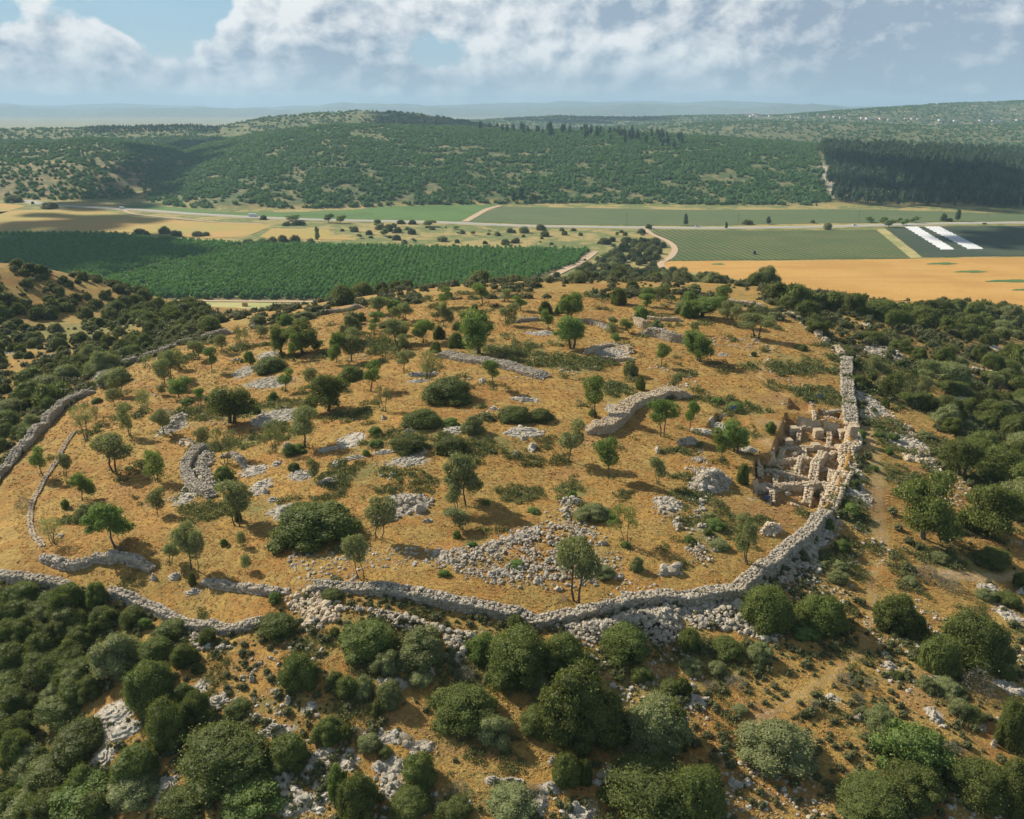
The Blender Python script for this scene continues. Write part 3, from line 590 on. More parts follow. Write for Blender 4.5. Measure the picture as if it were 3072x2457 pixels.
def resample(P, step):
    P = np.array(P, float); L = np.r_[0, np.cumsum(np.hypot(*np.diff(P, axis=0).T))]; n = max(2, int(L[-1] / step) + 1); s_ = np.linspace(0, L[-1], n)
    Q = np.c_[np.interp(s_, L, P[:, 0]), np.interp(s_, L, P[:, 1])]; T_ = np.gradient(Q, axis=0); T_ /= np.linalg.norm(T_, axis=1, keepdims=True) + 1e-9
    return Q, np.c_[-T_[:, 1], T_[:, 0]], s_
RW_ = 'ring wall of the hilltop site'
def build_wall(name, label, P, h, wid, s=.38, mat='stone', group=None, rag=.4, cat='wall', parent=None, taper=True, topz=None, blocks=False, ends=True):
    r = np.random.RandomState(abs(hash(label)) % 1000 if False else (sum(map(ord, label)) % 9973)); mb = MB()
    P = smooth_line(P, 5) if len(P) > 2 else P
    Q, N, sl = resample(P, s * .82); n = len(Q); hw = wid / 2
    Q = Q + N * (fbm(sl / 3.5, sl * 0 + len(label), 8, 3) * .9 * min(1., wid / 2))[:, None]
    zs = [Z(*(Q + N * sd * (hw + .35)).T) for sd in (1, -1)]
    hv = h * (1 + rag * 2 * fbm(sl / 4, sl * 0 + len(label), 5, 4)) + .25 * s * r.uniform(-1, 1, n)
    lowb = .3 + .7 * sst(fbm(sl / 7 + len(label) * 1.3, sl * 0 + .5, 6, 3) + .04, -.12, .06)
    if group == RW_ and rag > .3: hv = hv * lowb
    if taper: e = np.minimum(sl, sl[-1] - sl); hv = hv * (.35 + .65 * sst(e, 0, 1.6))
    base = np.maximum(zs[0], zs[1])
    if blocks and wid < 2: base = np.minimum(base, np.median(np.minimum(zs[0], zs[1])) + .3)
    if n > 9: base = np.convolve(np.pad(base, 4, mode='edge'), np.ones(9) / 9, 'valid')
    top = base + hv if topz is None else np.full(n, topz) + .3 * s * r.uniform(-1, 1, n)
    # core
    Vv = []
    for sd, zz in ((1, zs[0]), (-1, zs[1])):
        q = Q + N * sd * (hw - .16); Vv.append(np.c_[q, zz - .5]); Vv.append(np.c_[q, np.maximum(top - .3, zz)])
    Vc = np.stack([Vv[0], Vv[1], Vv[3], Vv[2]], 1).reshape(-1, 3); i = np.arange(n - 1)[:, None] * 4
    F = np.concatenate([i + [[0, 1, 5, 4]], i + [[1, 2, 6, 5]], i + [[2, 3, 7, 6]]])
    mb.add(Vc, np.concatenate([F, [[0, 3, 2, 1]], [[4 * n - 4, 4 * n - 3, 4 * n - 2, 4 * n - 1]]]), .2)
    Ps, Ss, Az = [], [], []
    az = np.arctan2(N[:, 0] * -1, N[:, 1])
    for sd, zz in ((1, zs[0]), (-1, zs[1])):
        hh = top - zz; nc = np.maximum(1, np.round(hh / (s * .72)).astype(int))
        for c in range(nc.max()):
            mk = c < nc; k = mk.sum(); t_ = (c + .5) / nc[mk]
            q = Q[mk] + N[mk] * sd * (hw - .12 - .12 * t_ * hh[mk] / 2)[:, None] + N[mk][:, [1, 0]] * [[1, -1]] * (r.uniform(-.25, .25, (k, 1)) * s)
            q += r.uniform(-.05, .05, q.shape) * (1.5 if not blocks else .6)
            Ps.append(np.c_[q, zz[mk] + hh[mk] * t_]); 
            ln = s * r.uniform(.6, 1.7, k) * (1.1 if blocks else 1); Ss.append(np.c_[ln, s * r.uniform(.6, .95, k), s * r.uniform(.68, 1.0, k)]); Az.append(az[mk] + r.uniform(-.2, .2, k))
    nt = max(1, int(wid / (s * .8)))
    for c in range(nt):
        off = (-hw + wid * (c + .5) / nt) * .92; q = Q + N * off + r.uniform(-.12, .12, Q.shape)
        Ps.append(np.c_[q, top - .1 + r.uniform(-.18, .14, n) * s * 1.3]); Ss.append(s * r.uniform(.65, 1.2, (n, 3))); Az.append(r.uniform(0, 6, n))
    stones(mb, np.vstack(Ps), np.vstack(Ss), np.concatenate(Az), .18, r)
    me = mb.mesh(name, M[mat]); 
    return obj(name, me, parent, label=label, cat=None if parent else cat, group=group)
def wallpx(name, label, segs, *a, **k):
    P = []
    for tile, pts in segs: P += W(tile, pts)
    return build_wall(name, label, P, *a, **k)
RW = 'ring wall of the hilltop site'
wallpx('stone_wall', 'long grey dry stone ring wall at the left edge, its shaded inner face above dry grass', [('D', [(-260, 1500), (-120, 1290), (0, 1130), (130, 980), (220, 880), (330, 770), (400, 695), (480, 645), (590, 588)])], 1.4, 1.5, .50, group=RW)
wallpx('stone_wall', 'grey ring wall stretch with a flat top behind the left olive trees', [('D', [(745, 435), (900, 388), (1015, 350)])], 1.5, 1.3, .46, group=RW)
wallpx('stone_wall', 'low ring wall stretch half hidden by shrubs, between two taller left stretches', [('D', [(1015, 348), (1120, 292), (1250, 262)])], 1.0, 1.2, .42, group=RW)
wallpx('stone_wall', 'ring wall stretch with a dark shaded face, second from the far left corner', [('D', [(1262, 262), (1340, 238), (1480, 212)])], 1.6, 1.3, .46, group=RW)
wallpx('stone_wall', 'short pale ring wall stretch at the far left corner of the site', [('D', [(1590, 178), (1650, 158), (1730, 148)])], 1.2, 1.3, .42, group=RW)
wallpx('stone_wall', 'low curved wall on the far brow in front of the orchard', [('D', [(1990, 108), (2080, 86)]), ('B', [(0, 1462), (130, 1440)])], 1.0, 1.3, .42, group=RW)
wallpx('stone_wall', 'thin low wall on the far brow below the olive clump', [('B', [(300, 1420), (480, 1410)])], .6, 1.0, .4, group=RW)
wallpx('stone_wall', 'pale low wall on the far brow beside the dark bushes', [('B', [(1000, 1378), (1140, 1366)])], .9, 1.6, .45, 'pale', group=RW)
wallpx('stone_wall', 'pale rough wall at the far right corner behind an olive tree', [('F', [(150, 8), (280, 18), (430, 40), (500, 66)])], 1.2, 1.5, .45, 'pale', group=RW)
wallpx('stone_wall', 'short pale wall stretch running down between shrubs at the far right corner', [('F', [(590, 76), (650, 92), (740, 138)])], 1.1, 1.4, .45, 'pale', group=RW)
wallpx('stone_wall', 'short pale wall piece beside the large dark bush on the right edge', [('F', [(790, 190), (830, 208), (862, 246)])], 1.2, 1.6, .45, 'pale', group=RW)
wallpx('stone_wall', 'tumbled pale wall piece just above the straight right-hand wall', [('F', [(880, 268), (920, 280), (945, 305), (985, 345), (1022, 382)])], 1.0, 1.3, .42, 'pale', group=RW)
wallpx('stone_wall', 'straight wide flat-topped wall above the excavated rooms on the right', [('F', [(1033, 382), (1033, 450), (1035, 520), (1040, 590), (1052, 690), (1066, 780)])], .7, 2.5, .46, group=RW)
wallpx('stone_wall', 'big-block outer wall beside the excavated rooms', [('F', [(1068, 785), (1078, 840), (1076, 900), (1048, 925), (1046, 990), (1030, 1060), (992, 1150), (955, 1235), (915, 1285)])], 1.0, 2.4, .62, 'pale', group=RW, blocks=True)
wallpx('stone_wall', 'curving grey ring wall below the excavation, descending to the lower left', [('F', [(918, 1290), (880, 1375)]), ('I', [(850, 130), (800, 200), (700, 290), (600, 360), (500, 440), (420, 510), (340, 560)])], .35, 1.7, .46, group=RW, rag=.35)
wallpx('stone_wall', 'collapsed ragged ring wall at the bottom right corner of the site', [('I', [(330, 565), (200, 580), (100, 600), (0, 615)]), ('H', [(2040, 612), (1980, 612), (1900, 640), (1780, 655), (1680, 692), (1500, 725), (1380, 735), (1270, 762), (1190, 755)])], .4, 1.5, .46, group=RW, rag=1.2)
wallpx('stone_wall', 'long dry stone ring wall with a neat sunlit face at the front of the site', [('H', [(1185, 752), (1060, 712), (820, 672), (520, 614), (260, 574), (0, 548)]), ('G', [(2080, 540), (1990, 545)])], .5, 1.6, .44, group=RW, rag=.45)
wallpx('stone_wall', 'rounded stone terrace wall with a steep face left of the rubble heap', [('G', [(1640, 768), (1540, 798), (1470, 815), (1400, 818), (1340, 800), (1200, 790), (1100, 745)])], .3, 1.2, .46, group=RW)
wallpx('stone_wall', 'crumbling lower terrace wall between dark trees on the front left', [('G', [(1100, 742), (1000, 700), (900, 660), (820, 630), (690, 590)])], .3, 1.2, .46, group=RW)
wallpx('stone_wall', 'lower terrace wall leaving the picture at the left edge', [('G', [(430, 545), (300, 530), (150, 505), (0, 475), (-160, 440)])], .3, 1.2, .46, group=RW)
TW_ = 'low walls inside the site'
wallpx('stone_wall', 'thin low pale line of stones curving through dry grass on the far left', [('D', [(478, 830), (430, 890), (380, 985), (320, 1075), (262, 1180), (205, 1300), (190, 1390), (200, 1470)]), ('G', [(225, 240), (268, 292)])], .22, .7, .34, 'pale', group=TW_)
wallpx('stone_wall', 'boulder terrace line beneath the bright green tree at the front left', [('G', [(280, 375), (340, 405), (430, 432), (520, 428), (600, 392), (690, 392), (760, 385), (830, 402), (960, 440)])], .75, 1.0, .62, group=TW_, rag=.5)
wallpx('stone_wall', 'low boulder row in the grass just left of the rubble heap', [('G', [(1290, 525), (1400, 548), (1540, 572), (1700, 588), (1810, 582)])], .5, .9, .5, group=TW_, rag=.5)
wallpx('stone_wall', 'broad low stone bank below the tall green grass in the middle', [('E', [(615, 348), (700, 362), (850, 392), (1000, 412), (1150, 452), (1290, 492)])], .8, 3.4, .36, group=TW_)
wallpx('stone_wall', 'wide pale stone bank with a dark shaded face right of centre', [('F', [(30, -20 + 630)]), ('E', [(2110, 612), (2030, 612), (1880, 655), (1800, 705), (1740, 780), (1660, 830), (1550, 835)])], 1.3, 2.8, .38, 'pale', group=TW_)
wallpx('stone_wall', 'narrow wall ruin with a dark upright face, above the orange-topped wall ruin', [('E', [(1858, 112), (1865, 150), (1900, 180), (1965, 182)])], 1.8, 1.2, .42, 'pale', group=TW_)
wallpx('stone_wall', 'dark-faced wall ruin with an orange grassy top, upper right of the site', [('E', [(1908, 225), (2000, 238), (2080, 258), (2170, 272)])], 2.0, 1.4, .42, group=TW_)
wallpx('stone_wall', 'thin pale wall line above the dark-faced wall ruin', [('E', [(1915, 118), (2000, 130), (2156, 135)])], .8, 1.0, .42, 'pale', group=TW_)
wallpx('stone_wall', 'short dark wall curve between the two round green trees at the top', [('E', [(1500, 142), (1570, 150), (1640, 168), (1700, 200)])], .9, 1.2, .42, group=TW_)
wallpx('stone_wall', 'faint stone line left of the bright green round tree at the top', [('E', [(1095, 142), (1180, 134), (1262, 128)])], .7, 1.0, .42, group=TW_)
wallpx('stone_wall', 'tumbled stones line in the orange grass upper right of the tall green grass', [('E', [(1545, 345), (1640, 305), (1720, 290), (1800, 315), (1830, 340)])], .8, 1.2, .4, 'pale', group=TW_)
wallpx('stone_wall', 'short broken wall right of the tumbled stones line', [('E', [(1640, 365), (1720, 385), (1850, 375)])], .7, 1.0, .4, 'pale', group=TW_)
wallpx('stone_wall', 'small curving wall around the olive tree of the round platform', [('D', [(1405, 992), (1470, 990), (1520, 1020), (1550, 1060)])], .6, 1.0, .4, group=TW_)
# round platform: retaining wall + stone fill
plat = W('D', [(1335, 935), (1260, 965), (1195, 1035), (1175, 1110), (1225, 1190), (1350, 1250)])
build_wall('stone_wall', 'curved steep stone wall of the round platform on the left', plat, 1.1, 1.6, .36, group=TW_)
# ---- rubble and heaps
def scatter_poly(P, n, r=rs):
    P = np.array(P); x0, y0 = P.min(0); x1, y1 = P.max(0); x = r.uniform(x0, x1, n * 3); y = r.uniform(y0, y1, n * 3); m_ = inside(x, y, P); return np.c_[x[m_], y[m_]][:n]
def area(P): P = np.array(P); x, y = P.T; return abs(np.dot(x, np.roll(y, 1)) - np.dot(y, np.roll(x, 1))) / 2
def rubble(name, label, P, dens, s, mat='stone', heap=0., kind=None, clump=.5, cat='stone heap', group=None, core=False):
    r = np.random.RandomState(sum(map(ord, label)) % 9973); mb = MB(); A = area(P); Q = scatter_poly(P, int(A * dens * (2.6 if cat == 'scree' else 1.6)), r)
    d, _ = segd(Q[:, 0], Q[:, 1], np.array(P)); nz = fbm(Q[:, 0] / 4.5, Q[:, 1] / 4.5, 77, 3) + .5
    keep = (r.uniform(0, 1, len(Q)) < .6 * (1 - clump) + clump * sst(nz + .5 * fbm(Q[:, 0] / 1.4, Q[:, 1] / 1.4, 78, 2), .40, .62)) & (r.uniform(0, 1, len(Q)) < .2 + sst(d, 0, min(2.5, .4 * max(d.max(), .3)))); Q, d = Q[keep], d[keep]
    dm = max(d.max(), .5); zz = Z(*Q.T) + heap * sst(d, 0, dm) + .1 * s
    sz = s * np.exp(r.normal(0, .42, len(Q))) * (.85 if cat == 'scree' else 1)
    if core:
        g = 22; P_ = np.array(P); xs = np.linspace(*[f(P_[:, 0]) for f in (np.min, np.max)], g); ys = np.linspace(*[f(P_[:, 1]) for f in (np.min, np.max)], g); X, Y = np.meshgrid(xs, ys, indexing='ij')
        dd, _ = segd(X.ravel(), Y.ravel(), P_); ii = inside(X.ravel(), Y.ravel(), P_); zc = Z(X.ravel(), Y.ravel()) + np.where(ii, heap * sst(dd, 0, dm) - .1, -.4); mb.add(np.c_[X.ravel(), Y.ravel(), zc], grid_faces(g, g)[:, ::-1], .3)
    stones(mb, np.c_[Q, zz], sz[:, None] * np.r_[1., 1., .75][None], None, .6, r)
    return obj(name, mb.mesh(name, M[mat]), label=label, cat=None if kind == 'stuff' and False else cat, group=group, kind=kind)
RB = W(*RUB['big'])
rubble('rubble', 'broad spread of grey rubble behind the front wall, around the tall central tree', RB, 6.5, .27, 'stone', .3, 'stuff', .9, 'rubble')
rubble('rubble', 'dense rubble band across the middle of the front rubble spread', W('H', [(960, 260), (1150, 175), (1290, 130), (1420, 150), (1500, 210), (1430, 270), (1250, 290), (1100, 300), (980, 330), (780, 360), (560, 380), (560, 340)]), 6., .36, 'stone', .35, 'stuff', .7, 'rubble')
rubble('rubble', 'rubble patch between the stone cone and the front right wall', W('I', [(0, -240), (120, -330), (250, -130), (160, 0), (130, 120), (250, 300), (280, 400), (200, 470), (60, 470), (0, 300)]), 6.5, .27, 'stone', .25, 'stuff', .9, 'rubble')
rubble('rubble', 'rubble strip with small bushes left of the stone cone', W('E', [(1960, 1310), (2030, 1240), (2156, 1260), (2156, 1500), (2020, 1420)]), 4, .38, 'stone', .2, 'stuff', .6, 'rubble')
HP = 'stone heaps'
def ell(tile, cx, cy, rx, ry, n=12): return W(tile, [(cx + rx * math.cos(a), cy + ry * math.sin(a)) for a in np.linspace(0, 2 * math.pi, n, endpoint=False)])
rubble('stone_heap', 'cone-shaped grey stone heap left of the excavated rooms', ell('F', 175, 1165, 140, 70), 11, .36, 'stone', 2.0, None, .1, group=HP, core=True)
rubble('stone_heap', 'small pale oval stone heap beside the olive near the front right wall', ell('I', 555, 195, 85, 38), 12, .32, 'pale', .9, None, .1, group=HP, core=True)
rubble('stone_heap', 'boulder heap on the left below the large central olive', ell('E', 440, 1285, 155, 65), 6, .5, 'stone', .6, None, .3, group=HP, core=True)
rubble('stone_heap', 'tail of boulders right of the big dark bush', W('E', [(330, 1330), (420, 1300), (440, 1360), (330, 1400), (200, 1440), (190, 1390)]), 5, .5, 'stone', .3, None, .3, group=HP, core=True)
rubble('stone_heap', 'flat heap of grey stones beside the leaning dark tree on the left', W('D', [(1050, 760), (1150, 705), (1190, 730), (1140, 800), (1060, 840), (1025, 820)]), 8, .36, 'stone', .6, None, .1, group=HP, core=True)
rubble('stone_heap', 'stone fill of the round platform on the left', W('D', [(1335, 940), (1260, 975), (1205, 1040), (1190, 1110), (1235, 1180), (1355, 1245), (1385, 1150), (1330, 1060), (1370, 1000)]), 10, .34, 'stone', .9, None, .1, group=HP, core=True)
rubble('stone_heap', 'small heap near the wall gap on the upper left', ell('D', 640, 510, 55, 45), 10, .45, 'stone', 1.5, None, .1, group=HP, core=True)
rubble('stone_heap', 'low pale stone heap under a small tree in the left field', ell('D', 1180, 905, 65, 22), 8, .36, 'pale', .4, None, .2, group=HP, core=True)
rubble('stone_heap', 'small round rubble ring at the top of the front rubble spread', ell('E', 1440, 1272, 75, 25), 9, .36, 'stone', .4, None, .2, group=HP, core=True)
rubble('stone_heap', 'rough stone heap at the right end of the pale stone bank', ell('F', 30, 900, 70, 30), 8, .42, 'stone', .5, None, .3, group=HP, core=True)
rubble('stone_heap', 'dark stone heap beside the small tree in front of the right rubble', W('H', [(1960, 480), (2050, 420), (2100, 400), (2156, 420), (2156, 480), (2000, 490)]), 6, .44, 'stone', .5, None, .3, group=HP, core=True)
rubble('stone_heap', 'long grey scree patch outside the ring wall at the upper right', W('F', [(1130, 320), (1180, 285), (1290, 290), (1400, 350), (1440, 410), (1400, 425), (1290, 370), (1180, 345)]), 6, .40, 'stone', .2, 'stuff', .2, 'scree')
rubble('scree', 'scree at the outer foot of the straight right-hand wall', W('F', [(1075, 560), (1130, 600), (1180, 660), (1230, 700), (1250, 760), (1130, 775), (1090, 770)]), 6, .40, 'stone', .3, 'stuff', .2, 'scree')
rubble('scree', 'band of pale stones running down the slope right of the excavation', W('F', [(1240, 700), (1330, 710), (1420, 790), (1500, 870), (1560, 960), (1640, 1060), (1800, 1160), (1700, 1150), (1520, 1060), (1380, 1000), (1420, 900), (1330, 790), (1240, 740)]), 3.2, .42, 'pale', .1, 'stuff', .6, 'scree')
rubble('scree', 'stones below the front rubble heap at the end of the neat wall', W('G', [(1790, 620), (1900, 560), (1990, 530), (2060, 560), (2156, 650), (2156, 800), (2040, 790), (1960, 860), (1900, 830), (1920, 740), (1830, 690)]), 9, .42, 'pale', .3, 'stuff', .15, 'scree')
rubble('scree', 'rubble skirt at the outer foot of the neat front wall', W('H', [(0, 668), (240, 690), (500, 755), (700, 820), (880, 835), (950, 835), (900, 880), (860, 930), (740, 1010), (640, 900), (400, 830), (330, 850), (280, 760), (0, 720)]), 8, .40, 'stone', .8, 'stuff', .15, 'scree')
rubble('scree', 'rubble slope under the collapsed ring wall corner', W('H', [(1080, 735), (1250, 790), (1400, 760), (1640, 740), (1800, 690), (2000, 650), (2156, 640), (2156, 900), (2000, 950), (1950, 900), (1640, 920), (1560, 920), (1440, 850), (1280, 810)]) , 16, .34, 'stone', 1.0, 'stuff', .05, 'scree')
rubble('scree', 'rubble tongue reaching right below the collapsed wall', W('I', [(0, 640), (200, 600), (330, 600), (400, 680), (470, 790), (600, 840), (670, 900), (560, 920), (400, 850), (300, 840), (160, 840), (0, 790)]), 9, .38, 'stone', .4, 'stuff', .2, 'scree')
rubble('scree', 'dark scree below the curving wall on the right', W('I', [(560, 490), (700, 400), (850, 330), (900, 420), (900, 500), (790, 570), (700, 560)]), 6, .36, 'stone', .2, 'stuff', .4, 'scree')
rubble('scree', 'loose stones at the foot of the rounded terrace wall', W('G', [(1160, 820), (1250, 830), (1400, 900), (1500, 920), (1440, 970), (1330, 960), (1220, 940)]), 7, .42, 'stone', .2, 'stuff', .3, 'scree')
# ---- loose field stones over the whole near ground (uncountable)
def loose(n, x0, x1, y0, y1, smin, smax, name, label, mat, thr):
    r = np.random.RandomState(n); x = r.uniform(x0, x1, n); y = r.uniform(y0, y1, n)
    nz = fbm(x / 11, y / 11, 91, 4) + .5 + .25 * fbm(x / 2.5, y / 2.5, 95, 2); ins = inside(x, y, PER); k_ = (nz > np.where(ins, thr + .05, thr)); x, y = x[k_], y[k_]
    mb = MB(); sz = smin + (smax - smin) * r.uniform(0, 1, len(x)) ** 3.; stones(mb, np.c_[x, y, Z(x, y) + .05 * sz], sz[:, None] * [[1.1, .9, .7]], None, .5, r)
    obj(name, mb.mesh(name, M[mat]), label=label, kind='stuff')
loose(26000, -70, 95, 52, 90, .10, .55, 'loose_stones', 'small pale stones strewn over the front slope', 'rock', .53)
loose(30000, -110, 150, 90, 230, .18, .75, 'loose_stones', 'small pale stones strewn over the site', 'rock', .62)
# patches of stones where bare rock shows
def patchst():
    r = np.random.RandomState(5); m_ = (stone > .5) & (GY < 260) & (GY > 52); xs, ys = GX[m_], GY[m_]; ar = (np.gradient(GX, axis=1) * np.gradient(GY, axis=0))[m_]
    p = np.abs(ar); p /= p.sum(); k_ = r.choice(len(xs), 11000, p=p); x = xs[k_] + r.uniform(-.4, .4, len(k_)); y = ys[k_] + r.uniform(-.5, .5, len(k_)); mb = MB()
    sz = .16 + .6 * r.uniform(0, 1, len(x)) ** 2.2; stones(mb, np.c_[x, y, Z(x, y)], sz[:, None] * [[1.2, .95, .6]], None, .4, r)
    obj('loose_stones', mb.mesh('loose_stones', M['rock']), label='pale stones on the bare rocky patches', kind='stuff')
patchst()
# ---- bedrock outcrops: irregular low slabs
def outcrop(tile, x, y, rx, ry, label, seed, hgt=.35, mat='rock', name='rock_outcrop', group='white limestone outcrops', cat='rock'):
    u, v = TP(tile, x, y); X0, Y0 = hit(Z, u, v); X1, _ = hit(Z, u + rx / TK, v); _, Y1 = hit(Z, u, v - ry / TK); _, Y2 = hit(Z, u, v + ry / TK)
    a = max(abs(X1 - X0), .3); b = min(max(abs(Y1 - Y2) / 2, .3), a * 3.0); n = 30; g = np.linspace(-1.15, 1.15, n); GXX, GYY = np.meshgrid(g, g, indexing='ij'); px = X0 + GXX * a; py = Y0 + GYY * b
    rr = np.hypot(GXX, GYY) + .9 * fbm(px / (a * .7) + seed, py / (a * .7), seed, 4)
    hh = np.round((1 - rr) * 3.2 + fbm(px / .9, py / .9, seed + 5, 3) * 2.2) / 3.2 * hgt * 1.8 + .35 * hgt * fbm(px / .35, py / .35, seed + 9, 3)
    top = np.where(rr < 1, np.clip(hh, .02, hgt * 1.9), -.5); zz = Z(px.ravel(), py.ravel()) + top.ravel()
    mb = MB(); mb.add(np.c_[px.ravel() + rs.uniform(-.02, .02, n * n) * a, py.ravel(), zz], grid_faces(n, n)[:, ::-1], np.clip(.5 + fbm(px / .5, py / .5, seed, 2), 0, 1).ravel())
    obj(name, mb.mesh(name, M[mat]), label=label, cat=cat, group=group)
